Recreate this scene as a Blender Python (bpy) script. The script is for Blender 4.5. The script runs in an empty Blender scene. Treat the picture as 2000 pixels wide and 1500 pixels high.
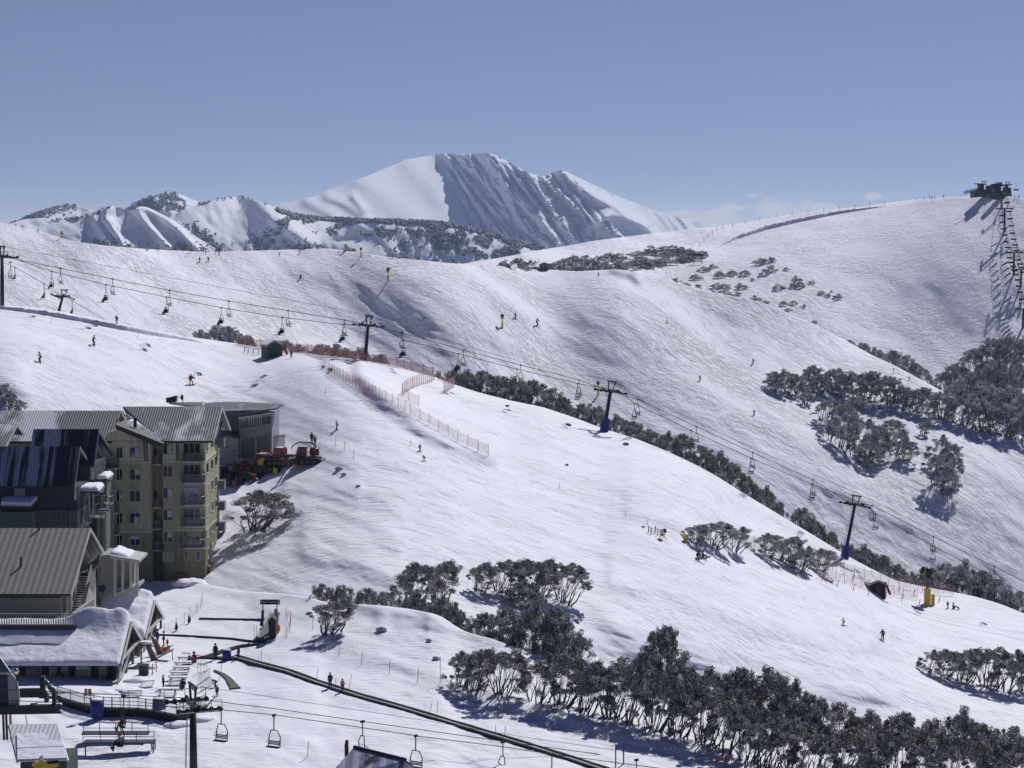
import bpy, bmesh, math, random
import numpy as np
from mathutils import Vector, Matrix, noise as mnoise
R = math.radians
random.seed(11)
rng = np.random.default_rng(11)
col = bpy.context.scene.collection
# ---------------------------------------------------------------- camera, sky, sun, exposure
F, HY, CX, CY, CZ = 4510., 430., 1000., 750., 100.
TH = math.atan((CY - HY) / F)
cd = bpy.data.cameras.new("Camera"); cam = bpy.data.objects.new("Camera", cd); col.objects.link(cam)
cd.sensor_width = 36; cd.lens = 36 * F / 2000.; cd.clip_start = 1; cd.clip_end = 60000
cam.location = (0, 0, CZ); cam.rotation_euler = (R(90) - TH, 0, 0)
bpy.context.scene.camera = cam
SUN_EL, SUN_AZ = 46., 27.          # azimuth to the right of the view axis (+Y)
sc = bpy.context.scene
sc.view_settings.view_transform = 'Standard'; sc.view_settings.look = 'None'
sc.view_settings.gamma = 1.0; sc.view_settings.exposure = 0.22
w = bpy.data.worlds.new("World"); sc.world = w; w.use_nodes = True
nt = w.node_tree; nt.nodes.clear()
def N(t, **k):
    n = nt.nodes.new(t)
    for a, b in k.items(): setattr(n, a, b)
    return n
def L(a, b): nt.links.new(a, b)
tc = N('ShaderNodeTexCoord')
sep = N('ShaderNodeSeparateXYZ'); L(tc.outputs['Generated'], sep.inputs[0])
mz = N('ShaderNodeMath', operation='MULTIPLY_ADD'); L(sep.outputs[2], mz.inputs[0]); mz.inputs[1].default_value = 4.6; mz.inputs[2].default_value = 0.075
cmb = N('ShaderNodeCombineXYZ'); L(sep.outputs[0], cmb.inputs[0]); L(sep.outputs[1], cmb.inputs[1]); L(mz.outputs[0], cmb.inputs[2])
nrm = N('ShaderNodeVectorMath', operation='NORMALIZE'); L(cmb.outputs[0], nrm.inputs[0])
sky = N('ShaderNodeTexSky', sky_type='NISHITA'); sky.sun_disc = False
sky.sun_elevation = R(SUN_EL); sky.sun_rotation = R(SUN_AZ); sky.altitude = 1800; sky.air_density = 1.0; sky.dust_density = 0.3; sky.ozone_density = 2.0
L(nrm.outputs[0], sky.inputs[0])
tint = N('ShaderNodeMix', data_type='RGBA', blend_type='MULTIPLY'); tint.inputs[0].default_value = 1.0
L(sky.outputs[0], tint.inputs[6]); tint.inputs[7].default_value = (1.22, 1.0, 0.98, 1)
# small cumulus low over the right-hand ridge: noise in sky directions
mp = N('ShaderNodeMapping'); mp.inputs['Scale'].default_value = (70, 70, 150); L(tc.outputs['Generated'], mp.inputs[0])
nz = N('ShaderNodeTexNoise'); nz.inputs['Scale'].default_value = 1.0; nz.inputs['Detail'].default_value = 5; nz.inputs['Roughness'].default_value = .55
L(mp.outputs[0], nz.inputs[0])
def blob(px, py, rx, ry):
    u = (px - CX) / F; z = (HY - py) / F
    a = N('ShaderNodeMath', operation='DIVIDE'); L(sep.outputs[0], a.inputs[0]); L(sep.outputs[1], a.inputs[1])
    a2 = N('ShaderNodeMath', operation='MULTIPLY_ADD'); L(a.outputs[0], a2.inputs[0]); a2.inputs[1].default_value = F / rx; a2.inputs[2].default_value = -u * F / rx
    b = N('ShaderNodeMath', operation='DIVIDE'); L(sep.outputs[2], b.inputs[0]); L(sep.outputs[1], b.inputs[1])
    b2 = N('ShaderNodeMath', operation='MULTIPLY_ADD'); L(b.outputs[0], b2.inputs[0]); b2.inputs[1].default_value = F / ry; b2.inputs[2].default_value = -z * F / ry
    c = N('ShaderNodeCombineXYZ'); L(a2.outputs[0], c.inputs[0]); L(b2.outputs[0], c.inputs[1])
    d = N('ShaderNodeVectorMath', operation='LENGTH'); L(c.outputs[0], d.inputs[0])
    e = N('ShaderNodeMapRange'); L(d.outputs[1], e.inputs[0]); e.inputs[1].default_value = 0.0; e.inputs[2].default_value = 1.3; e.inputs[3].default_value = .37; e.inputs[4].default_value = 0
    g = N('ShaderNodeMath', operation='GREATER_THAN'); L(sep.outputs[1], g.inputs[0]); g.inputs[1].default_value = 0.0
    h = N('ShaderNodeMath', operation='MULTIPLY'); L(e.outputs[0], h.inputs[0]); L(g.outputs[0], h.inputs[1])
    return h.outputs[0]
tot = None
for bl in [(1385, 422, 62, 24), (1425, 404, 38, 9), (1535, 418, 72, 24), (1505, 410, 26, 20), (1590, 412, 40, 14), (1466, 382, 22, 4), (1703, 382, 20, 9), (1340, 416, 40, 10)]:
    o = blob(*bl)
    if tot is None: tot = o
    else:
        m = N('ShaderNodeMath', operation='MAXIMUM'); L(tot, m.inputs[0]); L(o, m.inputs[1]); tot = m.outputs[0]
ad = N('ShaderNodeMath', operation='ADD'); L(tot, ad.inputs[0]); L(nz.outputs['Fac'], ad.inputs[1])
cl = N('ShaderNodeMapRange'); cl.interpolation_type = 'SMOOTHSTEP'; 
gt = N('ShaderNodeMath', operation='GREATER_THAN'); L(tot, gt.inputs[0]); gt.inputs[1].default_value = .004
adm = N('ShaderNodeMath', operation='MULTIPLY'); L(ad.outputs[0], adm.inputs[0]); L(gt.outputs[0], adm.inputs[1])
L(adm.outputs[0], cl.inputs[0]); cl.inputs[1].default_value = .54; cl.inputs[2].default_value = .72; cl.inputs[3].default_value = 0; cl.inputs[4].default_value = .75
zt = N('ShaderNodeMapRange'); L(sep.outputs[2], zt.inputs[0]); zt.inputs[1].default_value = .10; zt.inputs[2].default_value = .40
t2 = N('ShaderNodeMix', data_type='RGBA', blend_type='MULTIPLY'); L(zt.outputs[0], t2.inputs[0]); L(tint.outputs[2], t2.inputs[6]); t2.inputs[7].default_value = (.62, .76, 1.65, 1)
cm = N('ShaderNodeMix', data_type='RGBA'); L(cl.outputs[0], cm.inputs[0]); L(t2.outputs[2], cm.inputs[6]); cm.inputs[7].default_value = (9.0, 9.1, 9.6, 1)
bg = N('ShaderNodeBackground'); L(cm.outputs[2], bg.inputs[0])
zd = N('ShaderNodeMapRange'); L(sep.outputs[2], zd.inputs[0]); zd.inputs[1].default_value = .10; zd.inputs[2].default_value = .45; zd.inputs[3].default_value = .071; zd.inputs[4].default_value = .024   # the high alpine sky darkens towards the zenith
L(zd.outputs[0], bg.inputs['Strength'])
wo = N('ShaderNodeOutputWorld'); L(bg.outputs[0], wo.inputs[0])
sl = bpy.data.lights.new("Sun", 'SUN'); so = bpy.data.objects.new("Sun", sl); col.objects.link(so)
sl.energy = 3.6; sl.angle = R(.5); sl.color = (1, .985, .975)
sd = Vector((math.sin(R(SUN_AZ)) * math.cos(R(SUN_EL)), math.cos(R(SUN_AZ)) * math.cos(R(SUN_EL)), math.sin(R(SUN_EL))))
so.rotation_euler = sd.to_track_quat('Z', 'Y').to_euler(); so.location = (60, 100, 400)

# ---------------------------------------------------------------- helpers
def ray(px, py):
    u = (np.asarray(px, float) - CX) / F; v = (CY - np.asarray(py, float)) / F
    return u, math.cos(TH) + v * math.sin(TH), -math.sin(TH) + v * math.cos(TH)
def tval(px, py):
    dx, dy, dz = ray(px, py); return -dz / dy
def P(px, py, Y):
    dx, dy, dz = ray(px, py); k = Y / dy
    return Vector((float(dx * k), float(Y), float(CZ + dz * k)))
def proj(p):
    x, y, z = p[0], p[1], p[2] - CZ
    d = y * math.cos(TH) - z * math.sin(TH); v = y * math.sin(TH) + z * math.cos(TH)
    return CX + F * x / d, CY - F * v / d
def tag(o, label=None, cat=None, group=None, kind=None):
    if label: o['label'] = label
    if cat: o['category'] = cat
    if group: o['group'] = group
    if kind: o['kind'] = kind
    return o
def empty(name, loc, rz=0, scale=1.0, rot=None):
    o = bpy.data.objects.new(name, None); col.objects.link(o); o.location = loc
    o.rotation_euler = rot if rot else (0, 0, rz)
    o.scale = (scale,) * 3 if not isinstance(scale, (tuple, list)) else scale
    o.empty_display_size = .3
    return o
def link_mesh(name, me, mat=None, parent=None):
    o = bpy.data.objects.new(name, me); col.objects.link(o)
    if mat is not None and len(me.materials) == 0: me.materials.append(mat)
    if parent is not None: o.parent = parent
    return o
KIDS = {}
def copy_tree(o, parent=None):
    c = o.copy(); col.objects.link(c)
    if parent is not None: c.parent = parent
    for ch in list(o.children): copy_tree(ch, c)
    return c
class MB:
    def __init__(s): s.v = []; s.f = []
    def add(s, vs, fs):
        b = len(s.v); s.v += [tuple(v) for v in vs]; s.f += [tuple(i + b for i in f) for f in fs]; return s
    def box(s, x0, x1, y0, y1, z0, z1):
        return s.add([(x0, y0, z0), (x1, y0, z0), (x1, y1, z0), (x0, y1, z0), (x0, y0, z1), (x1, y0, z1), (x1, y1, z1), (x0, y1, z1)],
                     [(0, 3, 2, 1), (4, 5, 6, 7), (0, 1, 5, 4), (1, 2, 6, 5), (2, 3, 7, 6), (3, 0, 4, 7)])
    def prism(s, pts, ext):        # pts: planar polygon (3d), ext: extrusion vector
        n = len(pts); a = [Vector(p) for p in pts]; e = Vector(ext)
        fs = [tuple(range(n))[::-1], tuple(range(n, 2 * n))] + [(i, (i + 1) % n, n + (i + 1) % n, n + i) for i in range(n)]
        return s.add(a + [p + e for p in a], fs)
    def tube(s, pts, r, n=6, cap=True):
        pts = [Vector(p) for p in pts]; m = len(pts)
        rr = r if isinstance(r, (list, tuple)) else [r] * m
        vs = []; prev = None
        for i, p in enumerate(pts):
            d = (pts[min(i + 1, m - 1)] - pts[max(i - 1, 0)])
            if d.length < 1e-9: d = Vector((0, 0, 1))
            d.normalize()
            a = Vector((0, 0, 1)) if abs(d.z) < .95 else Vector((1, 0, 0))
            if prev is not None: a = prev
            u = d.cross(a)
            if u.length < 1e-6: u = d.cross(Vector((0, 1, 0)))
            u.normalize(); q = u.cross(d).normalized(); prev = q
            for k in range(n):
                t = 2 * math.pi * k / n
                vs.append(p + (u * math.cos(t) + q * math.sin(t)) * rr[i])
        fs = [(i * n + k, i * n + (k + 1) % n, (i + 1) * n + (k + 1) % n, (i + 1) * n + k) for i in range(m - 1) for k in range(n)]
        if cap: fs += [tuple(range(n))[::-1], tuple(range((m - 1) * n, m * n))]
        return s.add(vs, fs)
    def cyl(s, c, axis, r, h, n=14):
        c = Vector(c); a = Vector(axis).normalized() * h / 2
        return s.tube([c - a, c + a], r, n)
    def ball(s, c, r, n=8, m=6):
        c = Vector(c); r = r if isinstance(r, (tuple, list)) else (r, r, r)
        vs = []; fs = []
        for i in range(m + 1):
            th = math.pi * i / m
            for k in range(n):
                ph = 2 * math.pi * k / n
                vs.append(c + Vector((r[0] * math.sin(th) * math.cos(ph), r[1] * math.sin(th) * math.sin(ph), r[2] * math.cos(th))))
        for i in range(m):
            for k in range(n):
                fs.append((i * n + k, (i + 1) * n + k, (i + 1) * n + (k + 1) % n, i * n + (k + 1) % n))
        return s.add(vs, fs)
    def mesh(s, name, mat=None, smooth=False):
        me = bpy.data.meshes.new(name); me.from_pydata(s.v, [], s.f)
        bm = bmesh.new(); bm.from_mesh(me); bmesh.ops.recalc_face_normals(bm, faces=bm.faces); bm.to_mesh(me); bm.free()
        if mat: me.materials.append(mat)
        if smooth: me.polygons.foreach_set('use_smooth', [True] * len(me.polygons))
        me.update(); return me
    def build(s, name, mat=None, parent=None, smooth=False):
        return link_mesh(name, s.mesh(name, mat, smooth), mat, parent)

# ---------------------------------------------------------------- materials
MATS = {}
def pmat(name, color, rough=.6, metal=0., var=.12, vscale=3., bump=0., bscale=20., spec=.4, color2=None, stretch=(1, 1, 1)):
    if name in MATS: return MATS[name]
    m = bpy.data.materials.new(name); m.use_nodes = True; t = m.node_tree; b = t.nodes['Principled BSDF']
    b.inputs['Roughness'].default_value = rough; b.inputs['Metallic'].default_value = metal; b.inputs['Specular IOR Level'].default_value = spec
    co = t.nodes.new('ShaderNodeTexCoord'); mp = t.nodes.new('ShaderNodeMapping'); mp.inputs['Scale'].default_value = stretch
    t.links.new(co.outputs['Object'], mp.inputs[0])
    n = t.nodes.new('ShaderNodeTexNoise'); n.inputs['Scale'].default_value = vscale; n.inputs['Detail'].default_value = 5; t.links.new(mp.outputs[0], n.inputs[0])
    r = t.nodes.new('ShaderNodeValToRGB'); t.links.new(n.outputs['Fac'], r.inputs[0])
    c = color; d = color2 if color2 else tuple(x * (1 - var) for x in c)
    r.color_ramp.elements[0].position = .35; r.color_ramp.elements[1].position = .65
    r.color_ramp.elements[0].color = (*d, 1); r.color_ramp.elements[1].color = (*[min(1, x * (1 + (0 if color2 else var))) for x in c], 1)
    t.links.new(r.outputs[0], b.inputs['Base Color'])
    if bump:
        n2 = t.nodes.new('ShaderNodeTexNoise'); n2.inputs['Scale'].default_value = bscale; t.links.new(mp.outputs[0], n2.inputs[0])
        bp = t.nodes.new('ShaderNodeBump'); bp.inputs['Strength'].default_value = bump; bp.inputs['Distance'].default_value = .05
        t.links.new(n2.outputs['Fac'], bp.inputs['Height']); t.links.new(bp.outputs[0], b.inputs['Normal'])
    MATS[name] = m; return m
def snow_mat(name, ang=0., fine=1., streak=.5, chop=.3, albedo=(.80, .80, .87), track=.22, veg=None, stretch=16., patch=None):
    """snow with ski-track relief: ang = direction of the tracks in the XY plane, fine = width of a track in metres"""
    m = bpy.data.materials.new(name); m.use_nodes = True; t = m.node_tree; b = t.nodes['Principled BSDF']
    b.inputs['Roughness'].default_value = .75; b.inputs['Specular IOR Level'].default_value = .12
    def T(ty, **k):
        n = t.nodes.new(ty)
        for a, c in k.items(): setattr(n, a, c)
        return n
    K = t.links.new
    co = T('ShaderNodeTexCoord'); r0 = T('ShaderNodeMapping'); r0.inputs['Rotation'].default_value = (0, 0, -ang); K(co.outputs['Object'], r0.inputs[0])
    # gentle warp so that tracks curve
    wn = T('ShaderNodeTexNoise'); wn.inputs['Scale'].default_value = .02 / fine; wn.inputs['Detail'].default_value = 2; K(r0.outputs[0], wn.inputs[0])
    wv = T('ShaderNodeVectorMath', operation='MULTIPLY_ADD'); K(wn.outputs['Color'], wv.inputs[0]); wv.inputs[1].default_value = (9 * fine,) * 3; K(r0.outputs[0], wv.inputs[2])
    def nz(sc, xs, det=4, rough=.6):
        mp = T('ShaderNodeMapping'); mp.inputs['Scale'].default_value = (sc / xs, sc, sc * .35); K(wv.outputs[0], mp.inputs[0])
        n = T('ShaderNodeTexNoise'); n.inputs['Scale'].default_value = 1; n.inputs['Detail'].default_value = det; n.inputs['Roughness'].default_value = rough; K(mp.outputs[0], n.inputs[0]); return n.outputs['Fac']
    a = nz(1.1 / fine, stretch, 3, .6); a2 = nz(.55 / fine, stretch * .8, 4, .6); c = nz(.55 / fine, 2.0, 6, .68); d = nz(.045 / fine, 2.5, 4, .55); e = nz(3.0 / fine, 3.5, 3, .6)
    def ma(op, x, y):
        n = T('ShaderNodeMath', operation=op)
        for i, q in enumerate((x, y)):
            if isinstance(q, (int, float)): n.inputs[i].default_value = q
            else: K(q, n.inputs[i])
        return n.outputs[0]
    def mr(x, lo, hi, o0=0., o1=1.):
        n = T('ShaderNodeMapRange'); K(x, n.inputs[0]); n.inputs[1].default_value = lo; n.inputs[2].default_value = hi; n.inputs[3].default_value = o0; n.inputs[4].default_value = o1; return n.outputs[0]
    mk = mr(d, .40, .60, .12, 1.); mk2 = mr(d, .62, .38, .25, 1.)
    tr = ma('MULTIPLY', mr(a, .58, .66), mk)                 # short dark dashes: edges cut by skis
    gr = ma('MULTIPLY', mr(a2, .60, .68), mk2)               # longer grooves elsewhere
    lump = ma('MULTIPLY', mr(c, .46, .72), mk)
    h = ma('ADD', ma('ADD', ma('MULTIPLY', tr, -streak), ma('MULTIPLY', gr, -streak * .8)), ma('MULTIPLY', lump, chop))
    h = ma('ADD', h, ma('ADD', ma('MULTIPLY', c, chop * .5), ma('MULTIPLY', e, .06)))
    bp = T('ShaderNodeBump'); bp.inputs['Strength'].default_value = 1; bp.inputs['Distance'].default_value = fine; K(h, bp.inputs['Height']); K(bp.outputs[0], b.inputs['Normal'])
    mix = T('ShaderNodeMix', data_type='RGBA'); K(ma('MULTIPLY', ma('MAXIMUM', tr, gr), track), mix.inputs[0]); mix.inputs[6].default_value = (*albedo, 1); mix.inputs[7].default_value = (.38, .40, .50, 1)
    out = mix.outputs[2]
    if patch:      # scrub and rock poking through the snow: (scale, threshold, colour)
        n = T('ShaderNodeTexNoise'); n.inputs['Scale'].default_value = patch[0]; n.inputs['Detail'].default_value = 8; n.inputs['Roughness'].default_value = .68; K(co.outputs['Object'], n.inputs[0])
        g = T('ShaderNodeMapRange'); K(n.outputs['Fac'], g.inputs[0]); g.inputs[1].default_value = patch[1]; g.inputs[2].default_value = patch[1] + .02; g.inputs[3].default_value = 0; g.inputs[4].default_value = .85
        m2 = T('ShaderNodeMix', data_type='RGBA'); K(g.outputs[0], m2.inputs[0]); K(out, m2.inputs[6]); m2.inputs[7].default_value = (*patch[2], 1); out = m2.outputs[2]
    K(out, b.inputs['Base Color'])
    return m

# ---------------------------------------------------------------- terrain sheets
def curve(pts):
    xs = np.array([p[0] for p in pts], float); ys = np.array([p[1] for p in pts], float)
    return lambda x: np.interp(x, xs, ys)
def tps(ctrl, reg=1e-3):
    c = np.array(ctrl, float); X = c[:, :2] / 500.; v = c[:, 2]; n = len(c)
    def U(d2): return np.where(d2 > 0, .5 * d2 * np.log(d2 + 1e-12), 0)
    d2 = ((X[:, None] - X[None]) ** 2).sum(-1)
    A = np.zeros((n + 3, n + 3)); A[:n, :n] = U(d2) + np.eye(n) * reg; A[:n, n] = 1; A[:n, n + 1:] = X; A[n, :n] = 1; A[n + 1:, :n] = X.T
    wt = np.linalg.solve(A, np.concatenate([v, [0, 0, 0]]))
    lo, hi = v.min(), v.max()
    def f(px, py):
        s = np.shape(px); q = np.stack([np.ravel(px), np.ravel(py)], 1) / 500.
        r = wt[n] + q @ wt[n + 1:]
        for i in range(n): r = r + wt[i] * U(((q - X[i]) ** 2).sum(1))
        return np.clip(r, lo, hi).reshape(s)
    return f
def line_gauss(px, py, pts, wd):
    best = np.full(np.shape(px), 1e9)
    for a, b in zip(pts[:-1], pts[1:]):
        dx, dy = b[0] - a[0], b[1] - a[1]; l2 = dx * dx + dy * dy
        t = np.clip(((px - a[0]) * dx + (py - a[1]) * dy) / l2, 0, 1)
        best = np.minimum(best, (px - a[0] - t * dx) ** 2 + (py - a[1] - t * dy) ** 2)
    return np.exp(-best / (wd * wd))
def blob_gauss(px, py, cx, cy, ax, ay, deg):
    c, s = math.cos(R(deg)), math.sin(R(deg)); dx, dy = px - cx, py - cy
    u = (dx * c + dy * s) / ax; v = (-dx * s + dy * c) / ay
    return np.exp(-(u * u + v * v))
def smooth_cols(a, k):
    ker = np.hanning(2 * k + 3)[1:-1]; ker /= ker.sum()
    p = np.pad(a, ((0, 0), (k, k)), mode='edge')
    return np.stack([np.convolve(r, ker, 'valid') for r in p])
class Sheet:
    def __init__(s, name, x0, x1, dx, top, bot, nr, slope, base, mat, lines=(), blobs=(), ridges=(), ksm=2, kbig=16, smin=.03, relief=None, back=8, backslope=-.45, wob=0.):
        s.xs = np.arange(x0, x1 + 1, dx, dtype=float); nc = len(s.xs)
        tp = smooth_cols(top(s.xs)[None], 3)[0]
        if wob: tp = tp + np.array([wob * (mnoise.noise((x * .05, 3.7, hash(name) % 7)) + .5 * mnoise.noise((x * .16, 1.7, 0))) for x in s.xs])
        s.top = tp; s.bot = smooth_cols(bot(s.xs)[None], 24)[0]
        fr = (np.arange(nr + 1) / nr)[:, None]
        PX = np.repeat(s.xs[None], nr + 1, 0); PY = s.bot[None] + (s.top - s.bot)[None] * fr
        S = slope(PX, PY) if callable(slope) else np.full_like(PX, slope)
        S = smooth_cols(S, ksm); S2 = S.copy()
        for pts, wd, a in lines: g_ = a * line_gauss(PX, PY, pts, wd); S2 = np.maximum(S2, S + g_) if a > 0 else S2 + g_
        for bl in blobs: S2 = S2 + bl[5] * blob_gauss(PX, PY, *bl[:5])
        T = tval(PX, PY)
        lnY = np.zeros_like(PX); lnY[0] = smooth_cols(np.log(base(s.xs))[None], kbig)[0]; dl = np.zeros_like(PX)
        for j in range(nr):
            st = np.maximum(.5 * (S[j] + S[j + 1]) + .5 * (T[j] + T[j + 1]), smin)
            st2 = np.maximum(.5 * (S2[j] + S2[j + 1]) + .5 * (T[j] + T[j + 1]), smin)
            dt = T[j + 1] - T[j]
            lnY[j + 1] = lnY[j] - dt / st
            dl[j + 1] = dl[j] * .965 - dt / st2 + dt / st       # local features fade out uphill
        lnY = smooth_cols(lnY, kbig) + smooth_cols(dl, 1)
        for pts, wd, a in ridges: lnY = lnY - a * line_gauss(PX, PY, pts, wd)
        if relief is not None: lnY = lnY + relief(PX, PY)
        s.Y = np.exp(lnY); s.nr = nr; s.fr = fr
        dxr, dyr, dzr = ray(PX, PY); k = s.Y / dyr
        X, Yw, Z = dxr * k, s.Y, CZ + dzr * k
        rows = [np.stack([X, Yw, Z], -1)]
        bk = []; lx, ly, lz = X[-1].copy(), Yw[-1].copy(), Z[-1].copy(); st = -T[-1]
        for q in range(1, back + 1):
            dy = ly * .012 * q; sl_ = st + (backslope - st) * min(1, q / 4.)
            k2 = (ly + dy) / ly
            lz = lz + sl_ * dy; lx = lx * k2; ly = ly + dy
            bk.append(np.stack([lx, ly, lz], -1))
        V = np.concatenate([rows[0]] + [b_[None] for b_ in bk], 0)
        m, n = V.shape[:2]; idx = np.arange(m * n).reshape(m, n)
        fc = np.stack([idx[:-1, :-1], idx[:-1, 1:], idx[1:, 1:], idx[1:, :-1]], -1).reshape(-1, 4)
        me = bpy.data.meshes.new(name); me.from_pydata(V.reshape(-1, 3).tolist(), [], fc.tolist())
        me.polygons.foreach_set('use_smooth', [True] * len(me.polygons)); me.materials.append(mat); me.update()
        s.o = tag(link_mesh(name, me), kind='structure')
        s.crest = V[nr]
    def depth(s, px, py):
        i = np.clip((px - s.xs[0]) / (s.xs[1] - s.xs[0]), 0, len(s.xs) - 1.001); i0 = int(i); fi = i - i0
        b = s.bot[i0] * (1 - fi) + s.bot[i0 + 1] * fi; t = s.top[i0] * (1 - fi) + s.top[i0 + 1] * fi
        j = min(max((py - b) / (t - b) * s.nr, 0), s.nr - .001); j0 = int(j); fj = j - j0
        Y = s.Y
        return float((Y[j0, i0] * (1 - fi) + Y[j0, i0 + 1] * fi) * (1 - fj) + (Y[j0 + 1, i0] * (1 - fi) + Y[j0 + 1, i0 + 1] * fi) * fj)
    def at(s, px, py):
        i = (px - s.xs[0]) / (s.xs[1] - s.xs[0]); t = np.interp(px, s.xs, s.top)
        return P(px, max(py, t), s.depth(px, py))
    def scale(s, px, py): return F / s.depth(px, py)      # photo pixels per metre there
def fbm(px, py, sx, sy, deg=0, oct=4, seed=0., ridged=False):
    c, s_ = math.cos(R(deg)), math.sin(R(deg)); out = np.empty(np.shape(px)); A = px * c + py * s_; B = -px * s_ + py * c
    for ix in np.ndindex(out.shape):
        v = 0; am = 1; fx, fy = A[ix] / sx, B[ix] / sy
        for o in range(oct):
            q = mnoise.noise((fx, fy, seed + o * 9.1))
            v += am * ((.5 - abs(q) * 2) if ridged else q); am *= .5; fx *= 2.03; fy *= 2.03
        out[ix] = v
    return out

snow_near = snow_mat("snow_near", ang=R(-12), fine=.40, streak=.17, chop=.12, stretch=10.)
snow_slope = snow_mat("snow_slope", ang=R(-10), fine=.50, streak=.27, chop=.14, stretch=10.)
snow_mid = snow_mat("snow_mid", ang=R(-52), fine=.72, streak=.30, chop=.50, stretch=6.)
snow_far = snow_mat("snow_far", ang=R(-60), fine=1.0, streak=.24, chop=.50, stretch=4.)
snow_mtn = snow_mat("snow_mtn", ang=R(-60), fine=12., streak=.02, chop=.07, track=.0, patch=(.012, .66, (.10, .11, .15)), albedo=(.78, .80, .87))
snow_hills = snow_mat("snow_hills", ang=R(-60), fine=9., streak=.02, chop=.06, track=.0, patch=(.02, .64, (.07, .08, .10)), albedo=(.80, .81, .87))

gp = MB(); gp.v = [(-40000, 100, -420), (40000, 100, -420), (40000, 60000, -420), (-40000, 60000, -420)]; gp.f = [(0, 1, 2, 3)]
tag(gp.build('ground', snow_mtn), kind='structure')

# far mountains
PI_ = math.pi
def sp(x): return lambda px, py: np.full(np.shape(px), float(x))
hills_back = Sheet('hills_background', -60, 520, 4, curve([(-60, 470), (10, 443), (60, 421), (100, 406), (135, 400.5), (165, 405), (190, 414), (235, 416), (262, 399), (290, 386), (325, 377), (350, 378), (375, 389), (395, 398), (440, 412), (520, 440)]),
    curve([(-60, 520), (520, 520)]), 46, tps([(0, 480, .5), (120, 410, .25), (150, 450, .5), (270, 400, .85), (330, 385, .4), (370, 395, .25), (330, 440, .7), (60, 440, .8), (450, 430, .4)]), lambda x: 5000 + 0 * x, snow_hills,
    relief=lambda a, b: .006 * fbm(a, b, 60, 30, 40, 4, 2.), kbig=5, back=6)
_fl = tps([(540, 410, .4), (600, 440, .35), (700, 380, .42), (800, 340, .36), (850, 330, .30), (780, 430, .28), (900, 470, .26), (880, 380, .30), (950, 480, .26)])
_fr = tps([(920, 350, 1.0), (900, 310, 1.0), (960, 400, 1.05), (1000, 360, 1.1), (1020, 450, 1.05), (1080, 430, 1.0), (1060, 380, .95), (1130, 400, .85), (1130, 460, 1.0), (1090, 345, .6), (1180, 440, .9), (960, 315, .8)])
_fo = tps([(1130, 350, .42), (1200, 400, .42), (1250, 440, .5), (1300, 430, .33), (1500, 480, .35)])
def feather_slope(px, py):
    e1 = np.interp(py, [300, 340, 380, 420, 460, 480, 510, 545], [864, 890, 915, 936, 962, 985, 1015, 1050]); e2 = np.interp(py, [330, 360, 400, 440, 480, 545], [1080, 1108, 1150, 1196, 1232, 1275])
    m1 = 1 / (1 + np.exp(-(px - e1) / 9.)); m2 = 1 / (1 + np.exp(-(px - e2) / 9.)); return (_fl(px, py) * (1 - m1) + _fr(px, py) * m1) * (1 - m2) + _fo(px, py) * m2
feather = Sheet('mountain', 440, 1700, 4, curve([(440, 430), (520, 403), (560, 395), (600, 386), (615, 384), (640, 372), (672, 359), (700, 350), (730, 338), (760, 326), (790, 312), (820, 307), (845, 303), (862, 299), (885, 301), (905, 302), (935, 298), (958, 299), (975, 306), (985, 312), (1005, 322), (1020, 332), (1045, 342), (1060, 346), (1075, 339), (1092, 331), (1103, 333), (1125, 345), (1150, 356), (1190, 375), (1215, 387), (1240, 396), (1270, 408), (1300, 417), (1350, 431), (1390, 441), (1450, 452), (1700, 500)]),
    curve([(440, 520), (1700, 545)]), 110,
    feather_slope,
    lambda x: 6200 + 0 * x, snow_mtn,
    ridges=[([(700, 352), (760, 390), (800, 430)], 26, .004), ([(800, 318), (850, 370), (890, 430)], 22, .0035), ([(600, 392), (650, 420)], 12, .004), ([(862, 300), (905, 335), (915, 360)], 7, .006), ([(945, 300), (985, 350), (1010, 385), (1050, 425), (1088, 480)], 9, .016),
            ([(972, 306), (1020, 360), (1045, 395), (1060, 425)], 6, .010), ([(1010, 330), (1060, 385), (1100, 440), (1120, 470)], 9, .011), ([(905, 302), (935, 345)], 5, .006),
            ([(1060, 350), (1120, 400), (1170, 440), (1215, 470)], 10, .012), ([(1092, 333), (1140, 372), (1200, 405), (1260, 440)], 10, .010), ([(690, 385), (712, 410)], 8, .007), ([(640, 385), (680, 400), (720, 430)], 10, .004), ([(1150, 445), (1190, 418), (1250, 440), (1280, 460)], 9, .010), ([(1030, 470), (1055, 462), (1085, 490)], 6, .006)],
    relief=lambda a, b: (np.clip((a - 850 - (b - 300) * .35) / 30, 0, 1) * (.0018 + .0105 * np.clip((1120 + (b - 340) * 1.0 - a) / 40, 0, 1))) * (fbm(a, b, 16, 120, -36, 5, 5., True) + .45 * fbm(a, b, 26, 60, -14, 4, 15., True)) * np.clip((a - 560) / 200, 0, 1) + .003 * fbm(a, b, 160, 90, 30, 3, 8.), ksm=1, kbig=3, back=6)
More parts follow.
